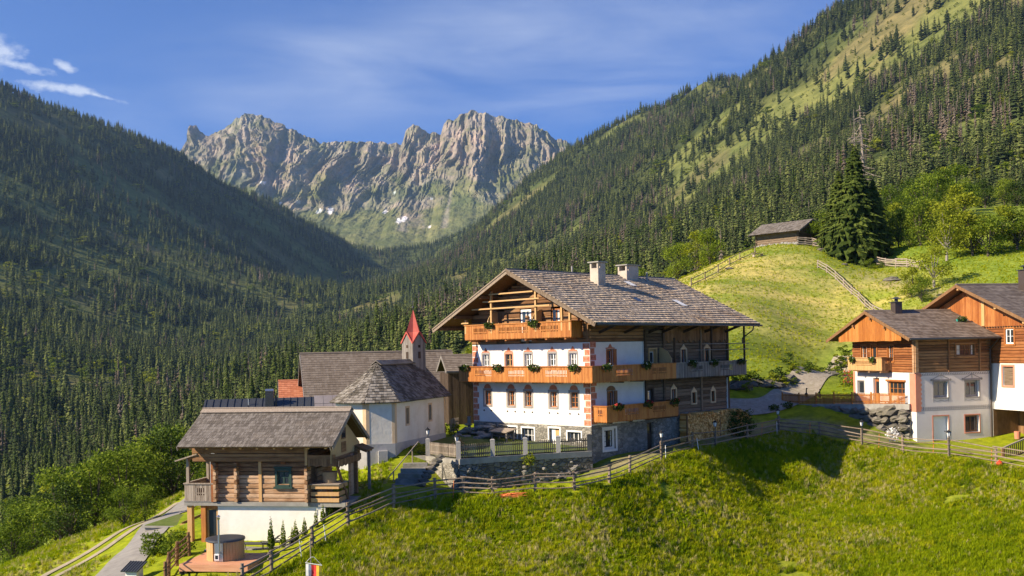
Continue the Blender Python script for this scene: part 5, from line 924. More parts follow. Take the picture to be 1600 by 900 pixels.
def flue(T, x, y, z0, z1, parent, r=.32, mat='metal_brown'):
    s = MB(); s.box(x - r, x + r, y - r, y + r, z0, z1); c = T.part('chimney', s, mat, parent); s = MB(); s.box(x - r - .1, x + r + .1, y - r - .1, y + r + .1, z1 + .0, z1 + .05); s.tube((x, y, z1 + .05), (x, y, z1 + .3), .14, .14, 10); s.tube((x, y, z1 + .3), (x, y, z1 + .45), .42, .1, 12); T.part('cowl', s, 'metal_dark', c); return c
flue(GH, 1.5, 4.4, 1.9, 3.2, gr)
s = MB(); s.path([(6.75, -1.1, .1), (6.75, -.5, -.4), (6.75, -.12, -.7), (6.75, -.12, -8.4)], .06, 8); GH.part('downpipe', s, 'metal_brown')
FR = Thing('large_house', 'big house at the right edge with dark tiled roof and white lower wall', 'house', tuple(GH.world(7.0, 0, 0))[:2] + (-8.9,), RR0)
OX, UX, NX = V2((0, 0)), V2((0, 1)), V2((-1, 0)); xo = [(-2.3, -1.15, -3.6, -2.12)]; xg = (-7.2, -.1, -8.9, -5.5)
s = MB(); wall(s, OX, UX, NX, -7.5, 9.0, -5.5, -1.88, xo, .3); wall(s, OX, UX, NX, 0.0, 9.0, -8.9, -5.5); s.poly([(0, -7.5, -5.5), (0, 0.0, -5.5), (3, 0.0, -5.5), (3, -7.5, -5.5)]); FR.part('white_wall', s, 'plaster_white')
s = MB(); s.poly([(2.4, -7.5, -8.9), (2.4, 0, -8.9), (2.4, 0, -5.5), (2.4, -7.5, -5.5)]); s.poly([(0, 0, -8.9), (2.4, 0, -8.9), (2.4, 0, -5.5), (0, 0, -5.5)]); boards(s, V2((2.38, -7)), V2((0, 1)), NX, 0, 7, -8.8, -5.5, .3, seed=120); FR.part('garage_back', s, 'wood_brown')
s = MB(); s.box(0.05, .5, -7.4, -7.0, -8.9, -5.5); FR.part('pillar', s, 'plaster_white')
s = MB(); logs(s, OX, UX, NX, -7.5, 9, -1.86, .98, .24, 0, [(-2.6, -1.5, -.44, .9)], .03, seed=121); FR.part('log_wall', s, 'log_orange')
s = MB(); boards(s, OX, UX, NX, -7.5, 9, 1.0, 4.2, .24, 0, top=lambda u: max(1.0, 4.15 - abs(u - 2.65) * .40), o0=.04, seed=122); FR.part('gable_boards', s, 'wood_orange')
s = MB(); x = -7.2
while x < 3: pbox(s, OX, UX, NX, x, x + .12, .93, 1.03, .05, .14); x += .3
FR.part('dentil_band', s, 'wood_dark'); s = MB(); pbox(s, OX, UX, NX, .6, .95, 1.1, 3.2, .08, .16); FR.part('light_board', s, 'wood_post')
w = window(FR, OX, UX, NX, -2.5, -1.6, -.36, .82, .0, 'white_paint', 2, 2, .1); s = MB(); frame_around(s, OX, UX, NX, -2.5, -1.6, -.36, .82, .14, 0, .1, o0=0); FR.part('window_frame', s, 'wood_orange', w)
w = window(FR, OX, UX, NX, -2.25, -1.2, -3.5, -2.2, .22, 'wood_post', 2, 3, .1); s = MB(); frame_around(s, OX, UX, NX, *xo[0], .16, 0, .02, o0=.001); FR.part('painted_surround', s, 'salmon_paint', w)
s = MB(); s.box(.2, 12, -7.3, 8.9, -8.9, -5.6 + .0); s2 = MB(); s2.box(.15, 12, -7.3, 8.9, -5.45, 2.0); FR.part('inner_wall', s2, 'log_dark')
fr = simple_roof(FR, -1.1, 13, -8.6, 2.65, 13.9, -.05, 4.5, -.05, 'tile_dark', .3, .36, .04, 0.0, 'wood_brown', 123, 'wood_brown')
flue(FR, 4.4, 1.3, 3.3, 5.6, fr, .36)
for y in (2.65, -1.6, 6.6, -4.6): s = MB(); z_ = 4.5 - abs(y - 2.65) * .404 - .3; s.beam((-1.0, y, z_), (.3, y, z_), .22, .26); FR.part('purlin', s, 'wood_post')
q = GH.world(6.0, 2.2, 0); flower_box((q.x, q.y, .2 + 3.2 * .4 + .03), RR0, 'teal planter box lying on the tiled roof of the middle house', 'planters', .9, fm='teal_plastic')
for k, y in enumerate((6.9, 4.0)): q = GH.world(-1.08, y, -1.6); flower_box(q, RR0 + R(-90), ('left', 'right')[k] + ' flower box on the small balcony of the house with the orange gable', 'flower boxes on the guest house', .6)
# ------------------------------------------------------------ hay barn on the knoll
_h = un(1246, 378, 158); HB = Thing('hay_barn', 'old dark log hay barn on top of the grassy knoll', 'barn', (float(_h[0]), 158.0, float(_h[2]) - .8), R(-48))
zb = float(_h[2]); s = MB(); logs(s, O0, UG, NG, -7.4, 0, zb, zb + 1.75, .26, seed=130, ends=.2); logs(s, O0, V2((0, 1)), V2((1, 0)), 0, 5.4, zb, zb + 1.75, .26, seed=131, ends=.2); logs(s, V2((-7.4, 5.4)), V2((0, -1)), V2((-1, 0)), 0, 5.4, zb, zb + 1.7, .26, seed=132, ends=.2); boards(s, V2((0, 0)), V2((0, 1)), V2((1, 0)), 0, 5.4, zb + 1.75, zb + 3.2, .22, top=lambda u: zb + 1.8 + min(u, 5.4 - u) * .5, seed=133); HB.part('log_wall', s, 'log_dark')
s = MB(); s.box(-7.3, -.1, .1, 5.3, zb - .5, zb + 1.7); HB.part('inner_wall', s, 'log_dark'); s = MB(); rr = random.Random(4)
for k in range(26): x = -7.3 + k * .29; s.blob((x, -.05, zb - .15 + rr.uniform(-.12, .08)), rr.uniform(.22, .34), 6, 4, .25, seed=k)
for k in range(14): s.blob((.05, k * .4, zb - .15), rr.uniform(.22, .34), 6, 4, .25, seed=k + 40)
HB.part('stone_footing', s, 'granite', kind='stuff')
simple_roof(HB, -8.1, 1.1, -1.2, 2.7, 6.6, zb + 1.65, zb + 3.65, zb + 1.65, 'shingle_cabin', .3, .45, .04, .35, 'wood_dark', 134, 'wood_grey', False, None)
# ------------------------------------------------------------ roads and paths
def strip(name, pts, widths, mat, label, lift=.05, step=.6, cross=4):
    P = [Vector((p[0], p[1], 0)) for p in pts]; out_ = []
    for i in range(len(P) - 1):
        n = max(1, int((P[i + 1] - P[i]).length / step))
        for k in range(n):
            t = k / n; p0, p1, p2, p3 = P[max(i - 1, 0)], P[i], P[i + 1], P[min(i + 2, len(P) - 1)]
            out_.append((.5 * ((2 * p1) + (p2 - p0) * t + (2 * p0 - 5 * p1 + 4 * p2 - p3) * t * t + (3 * p1 - p0 - 3 * p2 + p3) * t ** 3), widths[i] + (widths[i + 1] - widths[i]) * t))
    out_.append((P[-1], widths[-1])); mb = MB(); rows = []
    for i, (c, w) in enumerate(out_):
        d = (out_[min(i + 1, len(out_) - 1)][0] - out_[max(i - 1, 0)][0]).normalized(); sd = Vector((-d.y, d.x, 0)); r = []
        for k in range(cross + 1):
            q = c + sd * (w * (k / cross - .5)); r.append(len(mb.v)); mb.v.append((q.x, q.y, gz(q.x, q.y) + lift + .03 * (1 - abs(2 * k / cross - 1))))
        rows.append(r)
    for a, b in zip(rows[:-1], rows[1:]):
        for k in range(cross): mb.f.append((a[k], b[k], b[k + 1], a[k + 1])); mb.m.append(0)
    o = single(name, mb, mat, label, None, kind='structure', smooth=True); return o
xy = lambda u, v, y: tuple(un(u, v, y)[:2])
strip('lane', [xy(150, 915, 52), xy(190, 890, 56), xy(225, 845, 63), xy(255, 815, 71), xy(290, 795, 78), xy(330, 785, 86)], [2.7, 2.5, 2.3, 2.2, 2.1, 2.1], 'asphalt', 'narrow grey asphalt lane below the log cabin', .06)
tr = [xy(40, 920, 58), xy(85, 893, 62), xy(160, 852, 66), xy(225, 820, 72), xy(285, 797, 80)]
for o_ in (-.75, .75): strip('wheel_track', [(x + o_ * .75, y - o_ * .5) for x, y in tr], [.5] * 5, 'dirt_track', 'pale wheel rut of the grassy farm track at lower left', .05, cross=2)
strip('village_road', [(3, 90), (14, 88.5), (22.5, 88.6), xy(1250, 611, 97), xy(1290, 595, 105), xy(1322, 583, 111)], [3.6, 3.6, 3.5, 3.2, 2.9, 2.5], 'gravel', 'light gravel road climbing behind the farmhouse', .07)
# ------------------------------------------------------------ terrace garden in front of the farmhouse
GP = [un(669, 713, 68.5), un(716.5, 715, 65.8), un(770, 714, 66.9), un(821, 710, 67.7), un(872.5, 705.6, 68.5), un(921, 702, 69.2)]
GP = [(float(p[0]), float(p[1])) for p in GP]; ZG = -6.92
lawn = MB(); hb_ = FH.world(.0, .02, 0); hl_ = FH.world(0, 11.9, 0); cr1 = CH.world(.05, 8.4, 0)
edge = [(p[0], p[1], ZG) for p in GP] + [(hb_.x, hb_.y, -6.9), (FH.world(-.02, 3, 0).x, FH.world(-.02, 3, 0).y, -6.75), (FH.world(-.02, 8, 0).x, FH.world(-.02, 8, 0).y, -6.6), (hl_.x, hl_.y, -6.35), (cr1.x, cr1.y, -6.45), (CH.world(.05, 4, 0).x, CH.world(.05, 4, 0).y, -6.55), (CH.world(.05, 1.5, 0).x, CH.world(.05, 1.5, 0).y, -6.75)]
cx_, cy_ = np.mean([e[0] for e in edge]), np.mean([e[1] for e in edge])
for a, b in zip(edge, edge[1:] + edge[:1]): lawn.poly([(cx_, cy_, -6.72), a, b])
surf('lawn', [(.075, .115, .014), (.11, .150, .02), (.15, .185, .035)], 2.2, rough=.95, bump=.4, bscale=20, island=0, dirt=(.20, .17, .08), dscale=.6)
single('garden_lawn', lawn, 'lawn', 'small lawn on the walled terrace before the farmhouse', None, kind='structure')
TW = Thing('terrace_wall', 'rough stone retaining wall holding up the picket fenced garden', 'wall', (GP[1][0], GP[1][1], -9.3))
def run_wall(T, pts, zt, zb, th, name, mat, batter=.0, capmat=None, caph=.22):
    L = [(p[0] - T.loc[0], p[1] - T.loc[1]) for p in pts]; w = MB(); c = MB()
    for (a, b) in zip(L[:-1], L[1:]):
        d = V2(b) - V2(a); d /= np.hypot(*d); n = V2((d[1], -d[0])); t0 = zt - (caph if capmat else 0)
        A, B = V2(a), V2(b); p = [A + n * (th / 2 + batter) - d * .1, B + n * (th / 2 + batter) + d * .1, B - n * th / 2 + d * .1, A - n * th / 2 - d * .1]; q = [A + n * th / 2 - d * .1, B + n * th / 2 + d * .1, B - n * th / 2 + d * .1, A - n * th / 2 - d * .1]
        w.hexa([(*x, zb) for x in p] + [(*x, t0) for x in q])
        if capmat: k = [A + n * (th / 2 + .04) - d * .05, B + n * (th / 2 + .04) + d * .05, B - n * th / 2 + d * .05, A - n * th / 2 - d * .05]; c.hexa([(*x, t0 + .002) for x in k] + [(*x, zt) for x in k])
    o = T.part(name, w, mat)
    if capmat: T.part('coping', c, capmat)
    return o
wl = (GP[0][0] - 2.2, GP[0][1] + .3)
run_wall(TW, [wl, GP[0], GP[1]], -7.0, -9.6, .5, 'masonry', 'stone_wall', .1, 'concrete', .3); run_wall(TW, GP[1:], -6.97, -9.6, .5, 'masonry', 'stone_wall_dark', .12, 'concrete', .38)
rr = random.Random(8)
for (a, b) in zip(GP[1:-1], GP[2:]):      # the biggest stones standing proud of the face
    d = V2(b) - V2(a); L = np.hypot(*d); d /= L; n = V2((d[1], -d[0]))
    for k in range(9):
        s_ = rr.uniform(.1, L - .1); z = rr.uniform(-8.8, -7.6); p = V2(a) + d * s_ + n * (.27 + .1 * (-7.2 - z) / 2); mb = MB(); mb.blob((p[0] - TW.loc[0], p[1] - TW.loc[1], z), rr.uniform(.12, .22), 7, 5, .2, seed=k, sq=(1.2, .8, .7)); TW.part('stone', mb, 'stone_slab')
PFN = Thing('picket_fence', 'grey picket fence with granite pillars around the terrace garden', 'fence', (GP[1][0], GP[1][1], -6.97))
for i, p in enumerate(GP):
    mb = MB(); x, y = p[0] - PFN.loc[0], p[1] - PFN.loc[1]; mb.box(x - .15, x + .15, y - .15, y + .15, -7.2 if i != 1 else -8.3, -5.92); mb.hexa([(x - .17, y - .17, -5.918), (x + .17, y - .17, -5.918), (x + .17, y + .17, -5.918), (x - .17, y + .17, -5.918), (x - .08, y - .08, -5.84), (x + .08, y - .08, -5.84), (x + .08, y + .08, -5.84), (x - .08, y + .08, -5.84)]); PFN.part('pillar', mb, 'granite' if i < 5 else 'metal_dark')
for i, (a, b) in enumerate(zip(GP[:-1], GP[1:])):
    mb = MB(); A, B = V2(a) - V2(PFN.loc[:2]), V2(b) - V2(PFN.loc[:2]); L = np.hypot(*(B - A)); d = (B - A) / L; n = V2((d[1], -d[0])); nb = int(L / .135)
    for k in range(1, nb):
        s_ = L * k / nb
        if s_ < .22 or s_ > L - .22: continue
        ppoly(mb, A, d, n, [(s_ - .032, -6.9), (s_ + .032, -6.9), (s_ + .032, -6.12), (s_, -6.06), (s_ - .032, -6.12)], -.012, .012)
    pbox(mb, A, d, n, .15, L - .15, -6.75, -6.67, -.06, -.014); pbox(mb, A, d, n, .15, L - .15, -6.3, -6.22, -.06, -.014)
    PFN.part('picket_panel', mb, 'wood_silver' if i == 0 else 'wood_fence')
# steps beside the garden wall
ST = Thing('stone_steps', 'worn stone steps climbing beside the terrace wall', 'steps', (*xy(632, 758, 62.3), -8.6))
for k in range(6):
    mb = MB(); mb.box(-.9 + .12 * k, .75 + .1 * k, .42 * k, .42 * k + .55, -8.9 + .27 * k, -8.42 + .27 * k); ST.part('step', mb, 'stone_slab')
for k in range(8):
    mb = MB(); mb.blob((.95 + .14 * k, .5 + .38 * k, -8.2 + .2 * k), .3, 7, 5, .25, seed=k, sq=(1.2, 1, .6)); ST.part('edge_stone', mb, 'boulder')
HR = Thing('handrail', 'thin wooden handrail slanting up beside the stone steps', 'handrail', (*xy(606, 735, 64), -8.2))
mb = MB(); mb.tube((0, 0, -7.9), (1.7, 2.6, -5.9), .035, .035, 6); HR.part('rail', mb, 'wood_silver')
for x, y, z0, z1 in ((.3, .45, -8.6, -7.55), (1.35, 2.05, -7.7, -6.3)): mb = MB(); mb.tube((x, y, z0), (x, y, z1), .04, .04, 6); HR.part('post', mb, 'wood_silver')
# bench shelter and rough stone steps against the farmhouse front
RS = Thing('rubble_bank', 'dark tumbled stone steps below the shaded left part of the farmhouse', 'stones', tuple(FH.world(-1, 10, -6.7)), R(45))
for k in range(34):
    mb = MB(); t = rr.random(); y_ = rr.uniform(-1.9, 2.0); x_ = rr.uniform(-.9, .7); zz = -6.55 + (x_ + .9) * .6 * rr.uniform(.5, 1.1); mb.blob((x_, y_, zz), rr.uniform(.2, .38), 7, 4, .28, seed=k, sq=(1.1, 1.5, .45)); RS.part('stone', mb, 'stone_slab')
BE = Thing('bench_shelter', 'small weathered wooden bench with canopy by the farmhouse wall', 'bench', tuple(FH.world(-1.6, 7.4, -6.7)), R(45))
for x, y in ((0, -.75), (.7, -.75), (0, .75), (.7, .75)): mb = MB(); mb.box(x - .05, x + .05, y - .05, y + .05, -6.75, -5.85 - .1 * (x < .1)); BE.part('post', mb, 'wood_grey')
mb = MB(); slab(mb, [(-.2, -.95, -5.95), (.9, -.95, -5.75), (.9, .95, -5.75), (-.2, .95, -5.95)], .06); BE.part('canopy', mb, 'wood_silver'); mb = MB(); mb.box(.2, .7, -.7, .7, -6.33, -6.27); BE.part('seat', mb, 'wood_grey'); mb = MB(); mb.box(.66, .7, -.7, .7, -6.2, -5.95); BE.part('backrest', mb, 'wood_grey')
# little things behind the chapel corner
TL = single('garden_fence', (lambda b: ([b.box(-1.6 + k * .14, -1.5 + k * .14, -.02, .02, 0, .95 + .05 * (k % 2)) for k in range(12)], b.box(-1.65, .2, .02, .06, .3, .38), b.box(-1.65, .2, .02, .06, .7, .78), b)[-1])(MB()), 'wood_silver', 'short grey garden fence between chapel and farmhouse', 'fence', (*xy(716, 655, 80), -6.25), R(70))
TR = single('post', (lambda b: (b.box(-.12, .12, -.12, .12, 0, 1.3), b.box(-.15, .15, -.15, .15, 1.302, 1.38), b)[-1])(MB()), 'concrete', 'pale square stone post beside the left painted corner of the farmhouse', 'post', (*xy(733, 657, 79), -6.5))
CL = MB(); CL.poly([(-.6, -.4, .06), (.0, -.5, .55), (.6, -.3, .1), (.1, .0, .5)]); CL.poly([(.0, -.5, .55), (-.6, -.4, .06), (-.4, .4, .1), (.1, .0, .5)]); CL.poly([(.6, -.3, .1), (.5, .4, .1), (.1, .0, .5)]); CL.poly([(.5, .4, .1), (-.4, .4, .1), (.1, .0, .5)])
single('tarpaulin', CL, 'cloth_blue', 'crumpled light blue tarpaulin by the farmhouse corner', 'tarpaulin', (*xy(727, 657, 78.2), -6.35))
# ------------------------------------------------------------ lanterns
def lantern(p, label, h=1.35, onpost=True):
    t = Thing('garden_lamp', label, 'lamp', tuple(p), random.uniform(0, 1.5), 'lantern lamps along the fences'); z = p[2]
    m_ = MB(); m_.tube((0, 0, z - .3), (0, 0, z + h), .035, .03, 8); m_.tube((0, 0, z + h - .05), (0, 0, z + h), .03, .09, 8); t.part('pole', m_, 'metal_dark')
    m_ = MB(); m_.tube((0, 0, z + h + .0), (0, 0, z + h + .28), .09, .15, 6); l = t.part('glass', m_, 'lantern_glass'); m_ = MB()
    for k in range(6): a = k * math.pi / 3; m_.beam((math.cos(a) * .095, math.sin(a) * .095, z + h), (math.cos(a) * .158, math.sin(a) * .158, z + h + .28), .016, .016)
    t.part('frame', m_, 'black_paint', l); m_ = MB(); m_.tube((0, 0, z + h + .281), (0, 0, z + h + .42), .21, .05, 6); m_.tube((0, 0, z + h + .42), (0, 0, z + h + .5), .03, .01, 6); t.part('roof', m_, 'black_paint')
for (u, v, y, lb) in ((1034, 716, 68.3, 'lantern lamp on the fence nearest the farmhouse basement door'), (1118, 695, 74.3, 'lantern lamp standing in front of the firewood stack'), (1216, 676, 81.8, 'lantern lamp at the corner where the meadow fence turns'), (1347, 694, 77.1, 'lantern lamp on the fence in front of the boulder wall'), (1483, 715, 72.3, 'lantern lamp on the fence in front of the white house door')):
    x, y_ = xy(u, v, y); lantern((x, y_, gz(x, y_)), lb, 1.55)
lantern((GP[0][0], GP[0][1], -5.88), 'lantern lamp on the left end pillar of the garden fence beside the chapel', .3); lantern((GP[1][0] - .15, GP[1][1] + 1.2, -6.8), 'small lantern lamp standing on the lawn behind the picket fence', .85)
# ------------------------------------------------------------ pole fences
def pole_fence(name, pts, label, nr=4, h=1.15, rad=.046, mat='wood_fence', wm='wood_brown', jit=.07, seed=0, prad=.085, lift=0.0, group=None):
    """pts: ground points of the posts"""
    p0 = pts[0]; t = Thing(name, label, 'fence', (p0[0], p0[1], gz(*p0) + lift), 0, group); rr = random.Random(seed); prev = None
    for i, (x, y) in enumerate(pts):
        z = gz(x, y) + lift; lx, ly = x - p0[0], y - p0[1]; tilt = rr.uniform(-.05, .05); hh = h * rr.uniform(.95, 1.12); mb = MB(); mb.tube((lx, ly, z - .35), (lx + tilt, ly + rr.uniform(-.04, .04), z + hh), prad * 1.1, prad, 7); t.part('post', mb, mat)
        cur = [(lx + tilt * q, ly, z + h * (.22 + .72 * k / max(1, nr - 1))) for k, q in zip(range(nr), (0.2, .5, .8, 1.0, 1))]
        if prev:
            for a, b in zip(prev, cur):
                mb = MB(); A, B = Vector(a), Vector(b); d = (B - A).normalized(); A2, B2 = A - d * rr.uniform(.05, .3) + Vector((0, -.1, rr.uniform(-jit, jit))), B + d * rr.uniform(.05, .3) + Vector((0, -.1, rr.uniform(-jit, jit))); md = (A2 + B2) / 2 + Vector((0, 0, rr.uniform(-.05, .02))); r1 = rad * rr.uniform(.8, 1.15); mb.tube(A2, md, r1, r1 * .95, 6); mb.tube(md, B2, r1 * .95, r1 * .8, 6); t.part('rail', mb, mat)
        prev = cur
    return t
fpts = [xy(*q) for q in ((425, 900, 50.3), (489, 858, 53.3), (544.5, 824, 56.2), (615, 793, 59), (680.6, 780, 60.3), (725, 774, 60.6), (770, 777, 60.3), (836, 768, 61), (898, 766, 61.2), (952, 754, 62.8), (984, 740, 64.6), (1034, 716, 68.5))]
pole_fence('pole_fence', [xy(380, 925, 48.6)] + fpts[:4], 'wooden pole fence running down the slope beside the log cabin', 4, 1.2, seed=1); pole_fence('pole_fence', fpts[3:], 'wooden pole fence below the terrace wall in front of the farmhouse', 4, 1.15, seed=2)
s2 = [xy(*q) for q in ((1034, 716, 68.5), (1082, 701, 72), (1118, 695.5, 74.5), (1168, 686, 78), (1217, 676, 82))]; pole_fence('pole_fence', s2, 'wooden pole fence along the path below the firewood stack', 3, 1.2, seed=3)
s3 = [xy(*q) for q in ((1217, 676, 82), (1281, 682, 80), (1347, 694, 77.3), (1411, 707, 74.6), (1483, 715, 72.5), (1557, 728, 70.4), (1625, 740, 68.4))]; pole_fence('pole_fence', s3, 'wooden pole fence along the top edge of the meadow below the right houses', 4, 1.25, seed=4)
lf = [xy(*q) for q in ((258, 905, 49.5), (263, 886, 51.0), (276, 866, 53), (296, 851, 55.2))]; pole_fence('pole_fence', lf, 'short leaning pole fence left of the hot tub', 4, 1.15, seed=5, mat='wood_brown')
for k, (u, v, y) in enumerate(((1040, 708, 68.2), (1092, 690, 71.6), (1214, 660, 81.5), (472, 876, 52.0), (510, 850, 53.9))):
    mb = MB(); mb.tube((0, 0, -.1), (random.uniform(-.15, .15), 0, 1.05), .025, .022, 6); mb.tube((0, -.0, .9), (.0, -.06, .9), .03, .03, 6); x, y_ = xy(u, v, y); single('fence_stake', mb, 'white_paint', ('white plastic fence stake leaning by the lamp near the farmhouse basement', 'white plastic fence stake leaning before the firewood stack', 'white plastic fence stake at the fence corner', 'lower white plastic fence stake on the slope above the hot tub', 'upper white plastic fence stake on the slope beside the cabin')[k], 'stake', (x, y_, gz(x, y_)))
for k, (u, v, y, lb) in enumerate(((708, 782, 60.1, 'rusty orange stake in the fence below the terrace wall'), (1190, 686, 79.8, 'rusty orange stake beside the fence near the firewood'), (1265, 682, 80.3, 'thin red stake behind the meadow fence left of the boulder wall'), (1373, 700, 76.3, 'thin red stake in front of the boulder wall'), (1458, 716, 73.2, 'thin orange stake left of the white door'), (1549, 727, 70.7, 'thin orange stake near the red ball at the right fence'))):
    mb = MB(); mb.tube((0, 0, -.1), (.06, 0, 1.1), .022, .018, 6); mb.blob((.06, 0, 1.1), .03, 6, 4, 0); x, y_ = xy(u, v, y); single('fence_stake', mb, 'orange_net', lb, 'stake', (x, y_, gz(x, y_)))
mb = MB(); rr = random.Random(3)
for k in range(14): a = [(rr.uniform(-.9, .9), rr.uniform(-.3, .3), rr.uniform(.02, .35)) for _ in range(4)]; mb.poly(a)
x, y_ = xy(802, 772, 60.2); single('plastic_netting', mb, 'orange_net', 'crumpled orange plastic netting on the ground by the pole fence', 'netting', (x, y_, gz(x, y_)))
mb = MB(); mb.blob((0, 0, .2), .22, 10, 8, .02); mb.tube((0, 0, .38), (0, 0, .5), .05, .04, 8); x, y_ = xy(1562, 731, 70.0); single('red_float', mb, 'red_plastic', 'small red ball lying at the foot of the right fence', 'ball', (x, y_, gz(x, y_)), smooth=True)
# ------------------------------------------------------------ terrace of the right house: concrete edge, boulder wall, orange fence
q0, q1 = GH.world(-.05, .6, 0), GH.world(-.1, 1.2, 0); BW = Thing('boulder_wall', 'retaining wall of big grey boulders under the concrete terrace edge', 'wall', (q0.x - 3, q0.y, -8.2))
A_ = V2((q0.x, q0.y)); B_ = V2(xy(1246, 648, 88.5)); dirw = (A_ - B_) / np.hypot(*(A_ - B_)); nw = V2((dirw[1], -dirw[0])); LW = np.hypot(*(A_ - B_)); zt0, zt1 = -4.9, -5.25
mb = MB(); p = lambda s_, o, z: (*(B_ + dirw * s_ + nw * o - V2(BW.loc[:2])), z)
mb.hexa([p(0, .25, zt1 - .45), p(LW, .25, zt0 - .45), p(LW, -5.5, zt0 - .45), p(0, -3.0, zt1 - .45), p(0, .2, zt1), p(LW, .2, zt0), p(LW, -5.5, zt0), p(0, -3.0, zt1)]); BW.part('terrace_slab', mb, 'concrete')
mb = MB(); mb.hexa([p(.3, .6, -8.6), p(LW, .6, -8.6), p(LW, -2, -8.6), p(.3, -2, -8.6), p(.3, -.1, zt1 - .4), p(LW, -.1, zt0 - .4), p(LW, -2, zt0 - .4), p(.3, -2, zt1 - .4)]); BW.part('earth_core', mb, 'stone_wall_dark')
rr = random.Random(12); protos = []
for k in range(7):
    b_ = MB(); b_.blob((0, 0, 0), .55, 7, 5, .27, seed=k + 3, sq=(1.3, .85, .85)); protos.append(b_.mesh('boulder', 'boulder', 0, False))
for row in range(4):
    s_ = .4 + row * .25
    while s_ < LW - .1:
        f = s_ / LW; zlo = -7.9 * f + -6.6 * (1 - f); ztop = (zt1 + (zt0 - zt1) * f) - .55; z = ztop - row * .68; sc = rr.uniform(.62, 1.05)
        if z > zlo - .3: o = link('boulder', rr.choice(protos), BW.o); o.location = (*(B_ + dirw * s_ + nw * (.22 + row * .13 + rr.uniform(-.08, .08)) - V2(BW.loc[:2])), z - BW.zb + rr.uniform(-.12, .1)); o.rotation_euler = (rr.uniform(-.4, .4), rr.uniform(-.4, .4), math.atan2(dirw[1], dirw[0]) + rr.uniform(-.5, .5)); o.scale = (sc, sc, sc * rr.uniform(.75, 1))
        s_ += sc * rr.uniform(.85, 1.2)
TF = Thing('terrace_fence', 'orange wooden slat fence on the terrace edge of the guest house', 'fence', (q0.x - 3, q0.y, -5.2)); fz = lambda s_: zt1 + (zt0 - zt1) * s_ / LW
s_ = -1.6; k = 0
while s_ < LW - .5:
    L = min(1.75, LW - .45 - s_); mb = MB(); z = fz(max(s_, 0)) + .04; a = B_ + dirw * s_ + nw * .05 - V2(TF.loc[:2]); n_ = int(L / .1)
    for j in range(n_): t = L * (j + .5) / n_; pbox(mb, a, dirw, nw, t - .03, t + .03, z, z + .86, -.012, .012)
    pbox(mb, a, dirw, nw, 0, L, z + .15, z + .23, -.06, -.014); pbox(mb, a, dirw, nw, 0, L, z + .66, z + .74, -.06, -.014); pbox(mb, a, dirw, nw, -.05, .05, z - .05, z + .95, -.14, -.062); TF.part('slat_panel', mb, 'wood_new'); s_ += L; k += 1
mb = MB(); mb.box(-.06, .06, -.06, .06, 0, .95); e_ = B_ + dirw * (LW - .45); 
# planters on the road corner
for k, (u, v, y) in enumerate(((1209, 643, 87.0), (1231, 644, 87.2))):
    x, y_ = xy(u, v, y); flower_box((x, y_, gz(x, y_) + .12), R(8), ('left', 'right')[k] + ' grey planter box at the road corner beside the orange fence', 'planters at the road corner', .85, fm='wood_silver')
for k, (u, v, y) in enumerate(((1260, 622, 92), (1281, 623, 92))):
    b_ = MB(); b_.blob((0, 0, .3), .16, 8, 6, .1, sq=(1, .8, 1.2)); b_.tube((0, 0, .45), (.02, 0, .8), .06, .05, 7); b_.blob((.04, 0, .85), .08, 8, 6, .05); x, y_ = xy(u, v, y); single('garden_figure', b_, 'black_paint', ('left', 'right')[k] + ' small dark figure standing behind the orange terrace fence', 'ornament', (x, y_, gz(x, y_)), smooth=True)
# wooden ramp railing at the right edge
RP = Thing('ramp_railing', 'dark wooden railing of the ramp at the right picture edge', 'railing', (*xy(1567, 716, 72.6), -8.9))
a, b = Vector((0, 0, 0)), Vector((4.2, 2.0, 1.15)); z0 = -8.75
for k in range(24): t = k / 23; c = a.lerp(b, t); mb = MB() if k == 0 else mb; mb.box(c.x - .03, c.x + .03, c.y - .02, c.y + .02, z0 + c.z, z0 + c.z + .95)
RP.part('baluster', mb, 'wood_brown'); mb = MB(); mb.beam((-.1, 0, z0 + 1.0), (4.2, 2.0, z0 + 2.15), .14, .08); RP.part('handrail', mb, 'wood_silver'); mb = MB(); mb.box(-.08, .08, -.08, .08, z0 - .3, z0 + 1.0); RP.part('post', mb, 'wood_brown'); mb = MB(); mb.beam((-.1, 0, z0 + .05), (4.2, 2.0, z0 + 1.2), .1, .1); RP.part('bottom_rail', mb, 'wood_brown')
mb = MB(); mb.tube((0, 0, 0), (0, 0, .6), .2, .24, 12); q = FR.world(1.2, -1.2, -8.6); single('plant_pot', mb, 'salmon_paint', 'terracotta pot in the open garage of the right house', 'pot', (q.x, q.y, gz(q.x, q.y)))
# ------------------------------------------------------------ hot tub and its surroundings
x, y_ = xy(352, 872, 52.2); zd = gz(x, y_) + .18
DK = Thing('sun_deck', 'larch plank deck under the hot tub', 'deck', (x, y_, zd), R(-8))
for k in range(18): mb = MB(); yy = -1.5 + k * .165; mb.box(-1.75, 1.85, yy, yy + .155, zd - .04, zd); DK.part('plank', mb, 'larch_deck')
mb = MB(); mb.box(-1.72, 1.82, -1.53, -1.49, zd - .34, zd - .005); mb.box(1.83, 1.87, -1.5, 1.45, zd - .34, zd - .005); mb.box(-1.77, -1.73, -1.5, 1.45, zd - .5, zd - .005); DK.part('edge_board', mb, 'larch_deck'); mb = MB()
for px, py in ((-1.5, -1.3), (1.6, -1.3), (-1.5, 1.2), (1.6, 1.2)): mb.box(px - .08, px + .08, py - .08, py + .08, zd - .9, zd - .045)
DK.part('footing', mb, 'wood_brown')
HT = Thing('hot_tub', 'round wooden hot tub with dark cover and chimney pipe', 'hot tub', (x, y_ + .1, zd), R(-8))
